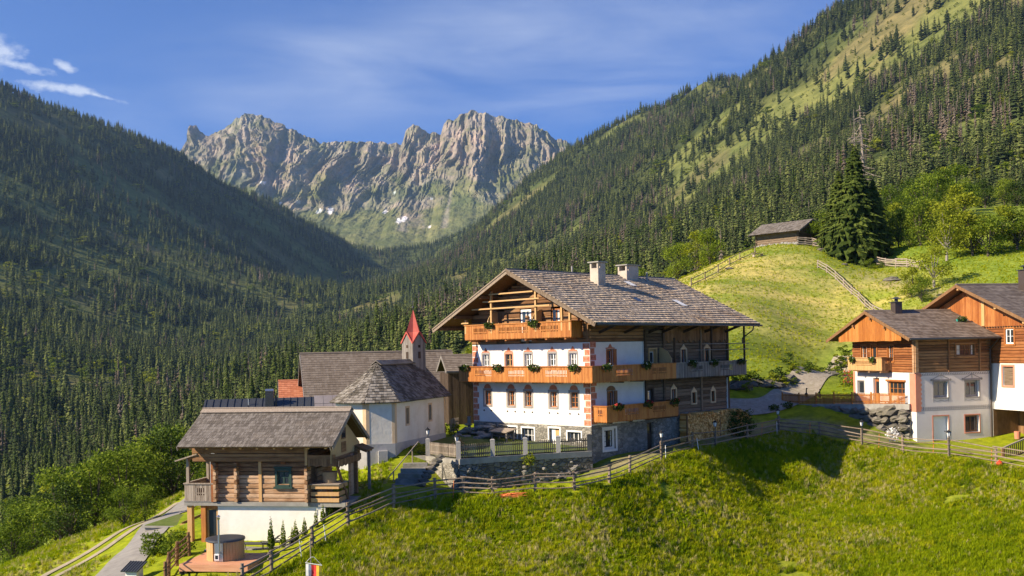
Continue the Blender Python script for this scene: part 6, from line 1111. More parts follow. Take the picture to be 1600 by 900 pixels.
for k in range(40):
    a0, a1 = 2 * math.pi * k / 40, 2 * math.pi * (k + 1) / 40; g = .006; r0, r1 = .98, 1.02; mb = MB()
    if 252 < math.degrees((a0 + a1) / 2) < 282: continue
    c0, s0, c1, s1 = math.cos(a0 + g), math.sin(a0 + g), math.cos(a1 - g), math.sin(a1 - g); mb.hexa([(c0 * r0, s0 * r0, zd), (c0 * r1, s0 * r1, zd), (c1 * r1, s1 * r1, zd), (c1 * r0, s1 * r0, zd), (c0 * r0, s0 * r0, zd + 1.0), (c0 * r1, s0 * r1, zd + 1.0), (c1 * r1, s1 * r1, zd + 1.0), (c1 * r0, s1 * r0, zd + 1.0)]); HT.part('stave', mb, 'wood_post')
mb = MB(); mb.tube((0, 0, zd), (0, 0, zd + .97), .975, .975, 40); HT.part('shell', mb, 'wood_brown'); mb = MB(); mb.tube((0, 0, zd + 1.002), (0, 0, zd + 1.1), 1.08, 1.06, 40); mb.tube((0, 0, zd + 1.1), (0, 0, zd + 1.13), 1.05, .9, 40); HT.part('cover', mb, 'metal_dark')
mb = MB(); mb.box(-.18, .3, -1.06, -.9, zd + .02, zd + .98); st = HT.part('stove_panel', mb, 'steel'); mb = MB(); mb.box(-.16, .1, -1.14, -1.062, zd + .1, zd + .42); HT.part('stove_door', mb, 'white_paint', st); mb = MB(); mb.box(-.11, .05, -1.15, -1.142, zd + .16, zd + .36); HT.part('door_pane', mb, 'glass', st); mb = MB(); mb.tube((.15, -1.2, zd + .5), (.15, -1.2, zd + 2.25), .055, .055, 10); mb.tube((.15, -1.2, zd + 2.25), (.15, -1.2, zd + 2.36), .06, .1, 10); mb.tube((.15, -1.2, zd + 2.42), (.15, -1.2, zd + 2.5), .12, .03, 10); mb.tube((.15, -1.2, zd + 2.3), (.15, -1.2, zd + 2.45), .02, .02, 6); mb.tube((.15, -.95, zd + .5), (.15, -1.2, zd + .5), .055, .055, 8); HT.part('flue_pipe', mb, 'steel', st)
HT.o.scale = (.92, .92, .95)
def lounger(u, v, y, label, rz):
    x, y_ = xy(u, v, y); z = gz(x, y_); t = Thing('garden_lounger', label, 'lounger', (x, y_, z), rz, 'loungers by the cabin basement')
    mb = MB()
    for k in range(16): mb.box(-.9 + k * .1, -.82 + k * .1, -.28, .28, z + .36, z + .385)
    t.part('seat', mb, 'metal_dark'); mb = MB()
    for sy in (-.3, .3): mb.tube((-.95, sy, z + .36), (.75, sy, z + .36), .025, .025, 6); pts = [(.9 + .45 * math.cos(a), sy, z + .3 + .3 * math.sin(a)) for a in np.linspace(-1.2, 2.6, 9)]; mb.path(pts, .02)
    t.part('frame', mb, 'black_paint')
    for lx in (-.85, .6):
        for sy in (-.28, .28): mb = MB(); mb.tube((lx, sy, z), (lx, sy, z + .36), .02, .02, 6); t.part('leg', mb, 'black_paint')
    mb = MB(); mb.beam((.7, -.28, z + .38), (1.25, -.28, z + .85), .03, .03); mb.beam((.7, .28, z + .38), (1.25, .28, z + .85), .03, .03)
    for k in range(6): q = .1 + k * .15; mb.box(.7 + .55 * q - .03, .7 + .55 * q + .03, -.26, .26, z + .38 + .47 * q, z + .4 + .47 * q)
    t.part('backrest', mb, 'metal_dark')
lounger(404, 858, 55.3, 'black metal lounger on the terrace right of the hot tub', R(-8)); lounger(436, 853, 55.6, 'black metal lounger with curled frame nearer the small conifers', R(20))
pv = MB(); c = [xy(318, 862, 56.2), xy(455, 862, 54.8), xy(462, 845, 56.8), xy(325, 848, 57.6)]
for i in range(8):
    for j in range(3):
        def bl(a, b): p0 = V2(c[0]) * (1 - a) + V2(c[1]) * a; p1 = V2(c[3]) * (1 - a) + V2(c[2]) * a; return p0 * (1 - b) + p1 * b
        q = [bl(i / 8 + .004, j / 3 + .01), bl((i + 1) / 8 - .004, j / 3 + .01), bl((i + 1) / 8 - .004, (j + 1) / 3 - .01), bl(i / 8 + .004, (j + 1) / 3 - .01)]; pv.hexa([(*e, gz(*e) - .15) for e in q] + [(*e, gz(*e) + .07) for e in q])
o = single('terrace_paving', pv, 'stone_slab', 'pale stone paving between the hot tub and the cabin basement', None, kind='structure')
# small white box house by the lane
x, y_ = xy(210, 905, 52.0); z = gz(x, y_) - .05; SH_ = Thing('utility_hut', 'tiny white hut with black seamed roof beside the lane', 'hut', (x, y_, z), R(-12))
k_ = .6; mb = MB(); mb.box(-.52 * k_, .52 * k_, -.5 * k_, .5 * k_, z, z + .98 * k_); mb.extrude([(-.52 * k_, -.5 * k_, z + .98 * k_), (-.52 * k_, .5 * k_, z + .98 * k_), (-.52 * k_, .5 * k_, z + 1.24 * k_)], (1.04 * k_, 0, 0)); SH_.part('wall', mb, 'plaster_white'); mb = MB(); slab(mb, [(-.78 * k_, -.8 * k_, z + .94 * k_), (.78 * k_, -.8 * k_, z + .94 * k_), (.78 * k_, .75 * k_, z + 1.5 * k_), (-.78 * k_, .75 * k_, z + 1.5 * k_)], .04)
for k in range(7): mb.beam(((-.76 + k * .253) * k_, -.8 * k_, z + .95 * k_), ((-.76 + k * .253) * k_, .75 * k_, z + 1.52 * k_), .022, .04)
SH_.part('roof', mb, 'metal_dark')
# sunken garage with planted roof
x, y_ = xy(262, 826, 66.0); z = gz(x, y_) - .75; GA = Thing('garage', 'sunken timber garage with flat grass roof behind the hedge', 'garage', (x, y_, z - .3), R(-10))
mb = MB(); mb.box(-1.6, 2.6, 0, 4.4, z - .6, z + .75); GA.part('wall', mb, 'concrete'); mb = MB(); mb.box(-1.75, 1.0, -.15, 4.5, z + .752, z + .86); GA.part('roof', mb, 'concrete'); mb = MB(); mb.box(-1.6, .9, .0, 4.3, z + .862, z + .9); GA.part('grass_roof', mb, 'lawn')
mb = MB(); boards(mb, V2((1.02, -.2)), V2((1, 0)), V2((0, -1)), 0, 3.6, z - .1, z + .95, .15, seed=140); mb.beam((1.0, -.25, z + 1.0), (4.6, -.25, z + 1.05), .1, .1); GA.part('board_wall', mb, 'wood_post'); mb = MB(); mb.beam((1.1, -.2, z + 1.05), (4.6, 2.2, z + 2.6), .12, .16)
for k in range(6): mb.box(1.5 + k * .55, 1.58 + k * .55, 0 + k * .38, .08 + k * .38, z + .9, z + 1.2 + k * .25)
GA.part('sloping_rail', mb, 'wood_brown')
# banner at the lower edge
x, y_ = xy(487, 905, 44.0); z = gz(x, y_); BF = Thing('banner', 'banner with white, red and yellow stripes hanging from a thin pole', 'banner', (x, y_, float(un(487, 905, 44)[2]) - 1.0))
zt = float(un(487, 840, 44)[2]); zc_ = float(un(487, 881, 44)[2]); mb = MB(); mb.tube((0, 0, min(z, zc_ - 2.5) - .3), (-.03, 0, zt), .028, .022, 8); BF.part('pole', mb, 'wood_silver')
mb = MB(); mb.tube((-.24, -.05, zc_ + .06), (.46, -.05, zc_ - .06), .018, .018, 6); mb.tube((-.24, -.05, zc_ + .06), (0, -.03, zc_ + .3), .008, .008, 5); mb.tube((.46, -.05, zc_ - .06), (.12, -.03, zc_ + .3), .008, .008, 5); mb.tube((0, -.03, zc_ + .3), (.12, -.03, zc_ + .3), .008, .008, 5); BF.part('crossbar', mb, 'white_paint')
for k, (a, b, m_) in enumerate(((-.23, .0, 'cloth_white'), (.0, .22, 'cloth_red'), (.22, .45, 'cloth_yellow'))):
    mb = MB(); f = lambda q: zc_ + .02 - .17 * (q + .24)
    for i in range(6):
        for s_ in range(2):
            q0, q1 = a + (b - a) * s_ / 2, a + (b - a) * (s_ + 1) / 2; h0, h1 = i * .25, (i + 1) * .25; wv = lambda q, h: -.05 + .05 * math.sin(q * 14 + h * 2.0) * (h > 0)
            mb.poly([(q0, wv(q0, h0), f(q0) - h0), (q1, wv(q1, h0), f(q1) - h0), (q1, wv(q1, h1), f(q1) - h1), (q0, wv(q0, h1), f(q0) - h1)])
    BF.part('stripe', mb, m_, smooth=True)
# fences on the knoll
kf = [xy(*q) for q in ((1080, 446, 135), (1102, 434, 139), (1122, 422, 143), (1140, 413, 147), (1156, 406, 150), (1180, 398, 153))]; pole_fence('hill_fence', kf, 'grey pole fence along the left shoulder of the knoll', 2, 1.1, .06, seed=6)
kf = [xy(*q) for q in ((1278, 420, 143), (1292, 427, 141), (1306, 436, 138), (1318, 445, 135), (1330, 455, 132), (1341, 463, 130), (1352, 471, 127), (1364, 480, 124), (1378, 490, 121))]; pole_fence('hill_fence', kf, 'pale post and rail fence running down the right side of the knoll', 3, 1.1, .07, 'wood_silver', seed=7)
kf = [xy(*q) for q in ((1357, 412, 150), (1370, 419, 148), (1384, 426, 146), (1400, 432, 144), (1418, 438, 142), (1438, 446, 139))]; pole_fence('hill_fence', kf, 'thick pale plank fence below the big spruce on the knoll', 4, 1.2, .1, 'wood_silver', seed=8)
kf = [xy(*q) for q in ((1247, 381, 157), (1258, 382, 157), (1270, 383, 157), (1282, 386, 156))]; pole_fence('hill_fence', kf, 'short silvery fence at the corner of the hay barn', 4, 1.3, .09, 'wood_silver', seed=9)
mb = MB()
for k in range(3): mb.box(-.9, .9, -.35 + k * .24, -.15 + k * .24, .42, .47)
mb.box(-.7, -.6, -.3, .3, 0, .42); mb.box(.6, .7, -.3, .3, 0, .42); x, y_ = xy(1184, 403, 150); single('wooden_trough', mb, 'wood_silver', 'low wooden trough on the knoll below the hay barn', 'trough', (x, y_, gz(x, y_)), R(15))
for k, (u, v, y, r_) in enumerate(((1284, 390, 153, .6), (1395, 452, 136, .8), (1140, 418, 144, .4), (1320, 415, 146, .35))):
    b_ = MB(); b_.blob((0, 0, 0), r_, 9, 7, .2, seed=k + 70, sq=(1.5, 1, .5)); x, y_ = xy(u, v, y); single('rock', b_, 'boulder', ('flat pale rock below the corner fence of the hay barn', 'flat rock slab in the grass between the knoll fences', 'small rock on the left shoulder of the knoll', 'small stone on bare soil under the big spruce')[k], 'rock', (x, y_, gz(x, y_) + .1))
# ------------------------------------------------------------ tree shapes
def spruce_mesh(seed, tiers, fronds, H=1.0, Rm=.17, mats=('bark', 'spruce_near'), bare=.06, tri=2, gap=0.0, droop=.55):
    """unit-height spruce: tapered trunk and drooping fronds in tiers; returns trunk mesh, crown mesh"""
    g = random.Random(seed); tk = MB(); tk.tube((0, 0, -.03), (0, 0, .5), .016, .010, 6, cap=False); tk.tube((0, 0, .5), (0, 0, .97), .010, .002, 5, cap=False)
    cr = MB(); ph = g.random() * 6.28
    for k in range(tiers):
        f = k / (tiers - 1); z = bare + (1 - bare) * (f ** .92) * .985; r = Rm * (1 - f) ** .78 * g.uniform(.82, 1.12) + .012
        if f < .12: r *= .75 + 2 * f
        n = max(4, round(fronds * (1 - .55 * f))); ph += 2.4
        for j in range(n):
            if g.random() < gap: continue
            a = ph + 2 * math.pi * j / n + g.uniform(-.25, .25); rr_ = r * g.uniform(.68, 1.18); w = rr_ * math.pi / n * g.uniform(.95, 1.5); dz = -rr_ * droop * g.uniform(.6, 1.3)
            ca, sa = math.cos(a), math.sin(a); zz = min(.985, z + g.uniform(-.75, .75) / tiers)
            b0 = (ca * .01, sa * .01, zz + .008); tip = (ca * rr_, sa * rr_, zz + dz); mx_, mz = rr_ * .58, zz + dz * .35
            l = (ca * mx_ - sa * w, sa * mx_ + ca * w, mz - w * .5); q = (ca * mx_ + sa * w, sa * mx_ - ca * w, mz - w * .5)
            md = (ca * mx_, sa * mx_, mz + w * .15)
            i = len(cr.v); cr.v += [b0, l, tip, q, md]
            if tri == 2: cr.f += [(i, i + 1, i + 2, i + 3)]; cr.m += [0]
            else: cr.f += [(i, i + 1, i + 4), (i + 1, i + 2, i + 4), (i + 2, i + 3, i + 4), (i + 3, i, i + 4)]; cr.m += [0] * 4
            if tri == 5:      # hanging twigs under the frond
                for t in (.45, .8): x_, y_ = ca * rr_ * t, sa * rr_ * t; z_ = zz + dz * t * .8; i = len(cr.v); ww = w * (1.1 - t * .6); cr.v += [(x_ - sa * ww, y_ + ca * ww, z_), (x_ + sa * ww, y_ - ca * ww, z_), (x_ * 1.02, y_ * 1.02, z_ - rr_ * .34)]; cr.f.append((i, i + 1, i + 2)); cr.m.append(0)
    return tk.mesh('trunk', mats[0]), cr.mesh('crown', mats[1])
def dead_mesh(seed, n=60, H=1.0):
    g = random.Random(seed); m_ = MB(); m_.tube((0, 0, -.03), (.01, 0, .6), .018, .011, 6); m_.tube((.01, 0, .6), (.0, .01, 1), .011, .003, 5)
    b = MB()
    for k in range(n):
        z = .18 + .8 * k / n; a = g.random() * 6.28; L = .17 * (1 - z) ** .6 * g.uniform(.4, 1.1) + .015; p = (0, 0, z); q = (math.cos(a) * L, math.sin(a) * L, z - L * g.uniform(.1, .5)); b.tube(p, q, .0045, .0016, 3, cap=False)
        for t in (.5, .75): c = Vector(p).lerp(Vector(q), t); a2 = a + g.choice((-1, 1)) * g.uniform(.5, 1); b.tube(c, c + Vector((math.cos(a2) * L * .35, math.sin(a2) * L * .35, -L * .15)), .0024, .001, 3, cap=False)
    return m_.mesh('trunk', 'dead_wood'), b.mesh('branches', 'dead_wood')
def join_mesh(name, a, b):
    me = bpy.data.meshes.new(name); va = [v.co[:] for v in a.vertices]; vb = [v.co[:] for v in b.vertices]; n = len(va); fa = [tuple(p.vertices) for p in a.polygons]; fb = [tuple(i + n for i in p.vertices) for p in b.polygons]
    me.from_pydata(va + vb, [], fa + fb); me.materials.append(a.materials[0]); me.materials.append(b.materials[0]); me.polygons.foreach_set('material_index', [0] * len(fa) + [1] * len(fb)); return me
NEAR = [spruce_mesh(200 + k, 30, 11, Rm=(.125, .15, .11, .14)[k], tri=5, bare=(.05, .1, .04, .16)[k], gap=.06) for k in range(4)]
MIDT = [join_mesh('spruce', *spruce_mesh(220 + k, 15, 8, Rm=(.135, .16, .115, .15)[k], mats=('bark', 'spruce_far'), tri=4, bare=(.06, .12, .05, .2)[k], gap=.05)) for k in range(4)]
BROWN = [join_mesh('spruce', *spruce_mesh(240 + k, 15, 7, Rm=.085, mats=('dead_wood', 'spruce_brown'), tri=4, bare=.15, gap=.35, droop=.7)) for k in range(2)]
def leafy(seed, n, size, mat, blobs=9, spread=.36, trunk='bark', squash=.9, base=.16):
    """unit-height broadleaf tree: trunk, limbs and leaf faces in several lobes"""
    g = random.Random(seed); tk = MB(); lv = MB(); tk.tube((0, 0, -.05), (.01, .0, base), .028, .02, 7, cap=False); cs = []
    for k in range(blobs):
        a = 2 * math.pi * k / blobs * 1.618 + g.uniform(-.3, .3); f = (k + .5) / blobs; r = spread * math.sin(math.pi * (.18 + .74 * f)) * g.uniform(.55, 1.0); z = base + .05 + (.88 - base) * f; c = (math.cos(a) * r * .8, math.sin(a) * r * .8, z); cs.append(c); tk.tube((.01, 0, min(base, z - .1)), c, .013, .004, 5, cap=False)
        s_ = g.uniform(.15, .22) * (1.1 - .35 * f); leaves(lv, c, s_ * 1.15, s_ * 1.15, s_ * squash, n // blobs, size * g.uniform(.85, 1.15), 0, seed * 31 + k, .35)
    return tk.mesh('trunk', trunk), lv.mesh('crown', mat)
DEC = [leafy(300, 3000, .032, 'leaf_green', 11), leafy(301, 3000, .034, 'leaf_yellow', 11, .38), leafy(302, 3000, .032, 'leaf_green', 12, .32, squash=1.1), leafy(303, 2600, .034, 'leaf_dark', 10, .34), leafy(304, 2000, .032, 'leaf_yellow', 8, .32, 'bark_pale', base=.24)]
BUSH = [leafy(310 + k, 260, .10, ('leaf_green', 'leaf_yellow', 'leaf_dark')[k], 4, .34, base=.1)[1] for k in range(3)]
def tree(name, meshes, p, h, w, label, cat='tree', group=None, rz=None, lean=0.0):
    o = link(name, None); o.location = p; o.scale = (w, w, h); o.rotation_euler = (lean, 0, random.uniform(0, 6.28) if rz is None else rz); tag(o, label, cat, group)
    for m_ in meshes: link(m_.name.split('.')[0], m_, o)
    return o
# ------------------------------------------------------------ the woods: scattered over the valley sides
def scatter(n_try, r0, r1, spacing, seed, a0=-33, a1=33):
    g = np.random.default_rng(seed); a = np.radians(g.uniform(a0, a1, n_try)); r = np.sqrt(g.uniform(r0 * r0, r1 * r1, n_try)); return r * np.sin(a), r * np.cos(a)
PXs, PYs = [], []
for (r0, r1, area, sd) in ((180, 700, 13, 1), (700, 1500, 36, 2), (1500, 2600, 58, 3), (2600, 4700, 130, 4)):
    tot = math.radians(66) / 2 * (r1 * r1 - r0 * r0); x, y = scatter(int(tot / area), r0, r1, 0, sd); PXs.append(x); PYs.append(y)
tx_, ty_ = np.concatenate(PXs), np.concatenate(PYs); tr_ = np.hypot(tx_, ty_)
cl = clearing(tx_, ty_); dens = fbm(tx_ / 90, ty_ / 90, 3, 120)
ok = ((cl < .03 + .2 * (dens - .4)) | (rng.random(len(cl)) < .16)) & (dens > .18)
ratio = tx_ / ty_
ok &= np.where(ratio < -.05, (ty_ > 215) & ~((tx_ > -95) & (ty_ < 260)), np.where(ratio < .16, ty_ > 330, np.where(ratio < .36, ty_ > 255, ty_ > 320 + 150 * fbm(tx_ / 40, ty_ / 40, 3, 130))))
sparse_r = (ratio > .1) & (ty_ < 2500) & (fbm(tx_ / 55, ty_ / 55, 4, 140) > .58) & (rng.random(len(tx_)) < .8); ok &= ~sparse_r
tx_, ty_, tr_, ratio = tx_[ok], ty_[ok], tr_[ok], ratio[ok]
tz_ = hfar(tx_, ty_)
# leave out what no nearby viewpoint could see behind a crest
aa = np.linspace(-34, 34, 120); rs = np.geomspace(60, 4700, 220); AX, RS = np.meshgrid(np.radians(aa), rs); el_ = (hfar(RS * np.sin(AX), RS * np.cos(AX)).reshape(AX.shape)) / RS; cm = np.maximum.accumulate(el_, 0)
ai = np.clip(np.round((np.degrees(np.arctan2(tx_, ty_)) + 34) / 68 * 119).astype(int), 0, 119); ri = np.clip(np.searchsorted(rs, tr_) - 2, 0, 219)
vis = (tz_ + 45) / tr_ > cm[ri, ai]; tx_, ty_, tr_, tz_, ratio = tx_[vis], ty_[vis], tr_[vis], tz_[vis], ratio[vis]
N = len(tx_); hts = rng.uniform(15, 29, N) * np.where(tr_ > 2600, .95, 1.0) * np.where((ratio > .1) & (tr_ < 1400), .86, 1.0); hts *= np.where(rng.random(N) < .16, .55, 1.0); hts *= np.clip(ty_ / 620, .42, 1.0)
wid = hts * rng.uniform(.72, 1.4, N) * np.where(tr_ > 1500, 1.15, 1.0); rots = rng.uniform(0, 6.28, N)
beetle = fbm(tx_ / 110, ty_ / 110, 4, 150); var = rng.integers(0, 4, N); br_ = (rng.random(N) < np.clip((beetle - .58) * 5, .012, .6) * np.where(ratio > -.1, .75, .35) * np.where(tr_ < 450, .15, 1)); var = np.where(br_, 4 + rng.integers(0, 2, N), var); rd = (rng.random(N) < np.where((tz_ < 170) & (tr_ < 1700), .16, .03)) & (tr_ > 300) & ~br_; var = np.where(rd, 6 + rng.integers(0, 2, N), var); hts = np.where(rd, hts * .55, hts); big_ = rng.random(N) < .08; hts = np.where(big_ & ~rd, hts * 1.25, hts)
pu = 800 + tx_ / ty_ * 1600; pvv = 545.5 - (tz_ + hts * .5) / ty_ * 1600 - .02 * (pu - 800); inview = (pu > -20) & (pu < 1620) & (pvv > 0) & (pvv < 900) & ~((pu > 300) & (pu < 480) & (pvv > 640)) & ~((pu > 470) & (pu < 720) & (pvv > 555)) & ~((pu > 700) & (pu < 1180) & (pvv > 445)) & ~((pu > 1090) & (pvv > 375)) & ~((pu < 300) & (pvv > 780)) & (var < 4)
score = np.where(inview, hts / ty_, 0); order = np.argsort(-score); ind = order[:220]; ind = ind[score[ind] > 0]
woods = np.setdiff1d(np.arange(N), ind)
for i in ind:
    tree('spruce_tree', NEAR[int(var[i])], (tx_[i], ty_[i], tz_[i] - .3), hts[i] * 1.05, wid[i] * .98, 'tall dark spruce in the nearest edge of the woods left of the village' if ratio[i] < 0 else 'tall dark spruce in the nearest edge of the woods behind the roofs', 'spruce', 'spruces at the near edge of the left woods' if ratio[i] < 0 else 'spruces at the near edge of the woods behind the roofs', rz=rots[i])
def instancer(name, pts, sc, rot, idx, protos, label, kind='stuff'):
    c = bpy.data.collections.new(name + '_shapes')
    for k, m_ in enumerate(protos): c.objects.link(bpy.data.objects.new('%s_shape_%02d' % (name, k), m_))
    me = bpy.data.meshes.new(name); me.vertices.add(len(pts)); me.vertices.foreach_set('co', np.asarray(pts, np.float32).ravel())
    for nm, ty, dat in (('sc', 'FLOAT_VECTOR', sc), ('rt', 'FLOAT_VECTOR', rot), ('ix', 'INT', idx)):
        at = me.attributes.new(nm, ty, 'POINT'); at.data.foreach_set('vector' if ty == 'FLOAT_VECTOR' else 'value', np.asarray(dat, np.int32 if ty == 'INT' else np.float32).ravel())
    o = link(name, me); ng = bpy.data.node_groups.new(name, 'GeometryNodeTree'); ng.interface.new_socket('Geometry', in_out='INPUT', socket_type='NodeSocketGeometry'); ng.interface.new_socket('Geometry', in_out='OUTPUT', socket_type='NodeSocketGeometry')
    gi, go = ng.nodes.new('NodeGroupInput'), ng.nodes.new('NodeGroupOutput'); ip = ng.nodes.new('GeometryNodeInstanceOnPoints'); ci = ng.nodes.new('GeometryNodeCollectionInfo'); ci.inputs['Collection'].default_value = c; ci.inputs['Separate Children'].default_value = True; ci.inputs['Reset Children'].default_value = True
    def na(n_, t): q = ng.nodes.new('GeometryNodeInputNamedAttribute'); q.data_type = t; q.inputs['Name'].default_value = n_; return q.outputs['Attribute']
    L = ng.links; L.new(gi.outputs[0], ip.inputs['Points']); L.new(ci.outputs[0], ip.inputs['Instance']); ip.inputs['Pick Instance'].default_value = True; L.new(na('ix', 'INT'), ip.inputs['Instance Index']); L.new(na('sc', 'FLOAT_VECTOR'), ip.inputs['Scale'])
    e2r = ng.nodes.new('FunctionNodeEulerToRotation'); L.new(na('rt', 'FLOAT_VECTOR'), e2r.inputs[0]); L.new(e2r.outputs[0], ip.inputs['Rotation']); L.new(ip.outputs[0], go.inputs[0])
    md = o.modifiers.new('scatter', 'NODES'); md.node_group = ng; return tag(o, label, kind=kind)
def rotz(r): return np.stack([r * 0, r * 0, r], 1)
lefts = woods[ratio[woods] < -.02]; rights = woods[ratio[woods] >= -.02]
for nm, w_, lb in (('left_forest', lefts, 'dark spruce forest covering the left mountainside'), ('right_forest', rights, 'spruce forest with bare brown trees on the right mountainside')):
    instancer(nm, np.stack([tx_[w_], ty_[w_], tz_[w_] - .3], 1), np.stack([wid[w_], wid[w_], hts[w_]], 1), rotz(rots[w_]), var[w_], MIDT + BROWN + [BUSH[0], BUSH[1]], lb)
# small bushy undergrowth on the clearings
bx, by = scatter(26000, 250, 2600, 0, 9); bc = clearing(bx, by); k_ = (bc > -.08) & (fbm(bx / 30, by / 30, 3, 160) > .48) & ((by > 330) | (bx / by > .2) & (by > 250)); bx, by = bx[k_], by[k_]
bs_ = rng.uniform(2.0, 6.0, len(bx)); instancer('undergrowth', np.stack([bx, by, hfar(bx, by) - .3], 1), np.stack([bs_ * 1.2, bs_ * 1.2, bs_], 1), rotz(rng.uniform(0, 6.28, len(bx))), rng.integers(0, 3, len(bx)), BUSH, 'low green bushes and young trees on the clearings of the slopes')
# ------------------------------------------------------------ single trees and shrubs near the village
def ground_at(x, y): return gz(x, y) if (NX0 < x < NX1 and NY0 < y < NY1) else float(hfar(np.array([x]), np.array([y]))[0])
BIGS = [spruce_mesh(260 + k, 64, 24, Rm=.27, mats=('bark', 'spruce_broad'), tri=5, bare=.03, gap=.1, droop=.35) for k in range(2)]
x, y_ = xy(1338, 412, 151); tree('spruce_tree', BIGS[0], (x, y_, gz(x, y_) - .2), 17.5, 17.5, 'big broad spruce standing right of the hay barn', 'spruce', rz=.4)
x, y_ = xy(1312, 405, 153); tree('spruce_tree', BIGS[1], (x, y_, gz(x, y_) - .2), 13, 14, 'bushy spruce between the hay barn and the big spruce', 'spruce', rz=1.4)
x, y_ = xy(1366, 410, 152); tree('spruce_tree', BIGS[1], (x, y_, gz(x, y_) - .2), 12, 12, 'dark shaded spruce right of the big spruce on the knoll', 'spruce', rz=2.4)
x, y_ = xy(1349, 400, 158); tree('dead_tree', dead_mesh(5, 90), (x, y_, gz(x, y_) - .2), 22.5, 24, 'tall bare dead spruce rising behind the big spruce', 'dead tree', rz=.2)
x, y_ = xy(1339, 395, 160); tree('dead_tree', dead_mesh(6, 26), (x, y_, gz(x, y_) - .2), 22, 8, 'thin bare dead trunk just left of the tall dead spruce', 'dead tree', rz=1.2)
WHERE_L = ['leafy green tree on the slope left of the log cabin', 'yellow green leafy tree on the slope left of the log cabin', 'tall leafy green tree on the slope left of the log cabin', 'dark leafy tree on the slope left of the log cabin', 'pale barked yellow green tree on the slope left of the log cabin']
rr = random.Random(21); dl = [(50, 868, 92, 7.5, 0), (20, 885, 84, 6, 2), (95, 865, 88, 9, 0), (110, 880, 80, 6, 3), (150, 855, 88, 9, 0), (90, 830, 112, 10.5, 1), (165, 835, 96, 9.5, 2), (195, 830, 92, 9, 0), (215, 815, 96, 9, 2), (235, 800, 100, 10, 0), (255, 790, 104, 11, 2), (270, 780, 100, 10, 3), (285, 765, 108, 10.5, 0), (245, 760, 125, 11, 1), (225, 770, 130, 11, 1), (275, 740, 130, 11, 0), (180, 800, 125, 10, 0), (130, 835, 118, 9, 4), (60, 850, 125, 9, 0), (25, 860, 120, 8, 2), (205, 745, 165, 12, 0), (250, 715, 170, 12, 1), (285, 700, 160, 11, 1), (180, 760, 180, 12, 2), (300, 735, 120, 9, 0), (305, 690, 180, 12, 2), (265, 690, 190, 12, 0), (320, 665, 200, 11, 1), (75, 800, 190, 13, 3), (30, 815, 185, 12, 0), (140, 790, 175, 12, 1), (10, 845, 140, 9, 3), (195, 860, 74, 4.0, 0), (228, 842, 74, 3.6, 2)]
for (u, v, y, h, k) in dl: x, y_ = xy(u, v, y); tree('leafy_tree', DEC[k], (x, y_, ground_at(x, y_) - .3), h * .8, h * rr.uniform(.7, 1.0), WHERE_L[k], 'tree', 'leafy trees on the slope left of the cabin, kind %d' % (k + 1) if False else 'leafy trees on the slope left of the cabin')
for k, (u, v, y, h) in enumerate(((20, 800, 230, 24), (60, 790, 240, 26), (110, 775, 240, 23), (150, 760, 250, 25), (190, 745, 250, 22), (230, 720, 250, 23), (40, 830, 200, 20), (130, 800, 205, 19), (270, 700, 240, 20), (300, 690, 235, 21), (5, 850, 170, 15), (330, 660, 260, 22), (90, 815, 200, 18), (170, 780, 205, 20))): x, y_ = xy(u, v, y); tree('spruce_tree', NEAR[k % 4], (x, y_, ground_at(x, y_) - .3), h * .5, h * .55, 'dark spruce directly behind the leafy trees left of the cabin', 'spruce', 'spruces behind the leafy trees left of the cabin')
WHERE_R = ['leafy green tree on the slope above the right houses', 'bright yellow green tree on the slope above the right houses', 'tall leafy green tree on the slope above the right houses', 'dark leafy tree on the slope above the right houses', 'pale barked yellow green tree behind the roofs of the right houses']
dr = [(1288, 392, 158, 7.5, 0), (1298, 398, 155, 6, 2), (1385, 415, 160, 8, 0), (1405, 425, 155, 7.5, 2), (1425, 420, 165, 9, 0), (1440, 440, 150, 9, 2), (1460, 440, 158, 10, 1), (1480, 455, 140, 9.5, 4), (1500, 450, 146, 10, 1), (1460, 468, 128, 7, 4), (1520, 455, 140, 8, 1), (1545, 455, 138, 7.5, 0), (1565, 450, 142, 8, 1), (1590, 452, 140, 7.5, 0), (1610, 450, 140, 8, 2), (1400, 395, 185, 9, 1), (1375, 385, 190, 9, 3), (1445, 385, 200, 11, 0), (1470, 375, 205, 11, 2), (1490, 365, 215, 13, 0), (1500, 395, 190, 10, 1), (1430, 360, 225, 11, 3), (1540, 365, 225, 8, 3), (1570, 360, 230, 8, 2), (1590, 362, 225, 7, 3), (1510, 345, 235, 9, 2), (1425, 470, 126, 5, 1), (1440, 475, 122, 4.5, 0), (1395, 372, 215, 10, 0), (1600, 425, 160, 6, 1), (1360, 440, 146, 2.2, 0), (1377, 436, 146, 1.6, 3)]
for (u, v, y, h, k) in dr: x, y_ = xy(u, v, y); tree('leafy_tree', DEC[k], (x, y_, ground_at(x, y_) - .3), h * .82, h * rr.uniform(.75, 1.1), WHERE_R[k], 'tree', 'leafy trees above the right houses')
for k, (u, v, y, h) in enumerate(((980, 440, 150, 7), (1090, 428, 165, 7), (1110, 425, 160, 6), (1060, 445, 155, 6), (742, 590, 100, 7))): x, y_ = xy(u, v, y); tree('leafy_tree', DEC[k % 3], (x, y_, ground_at(x, y_) - .3), h, h * 1.1, ('small leafy tree just above the farmhouse ridge behind the chimneys', 'small bright tree at the left foot of the knoll', 'small green tree beside the fence on the knoll shoulder', 'low green tree behind the rear roof edge of the farmhouse', 'leafy tree between the barn and the farmhouse')[k], 'tree')
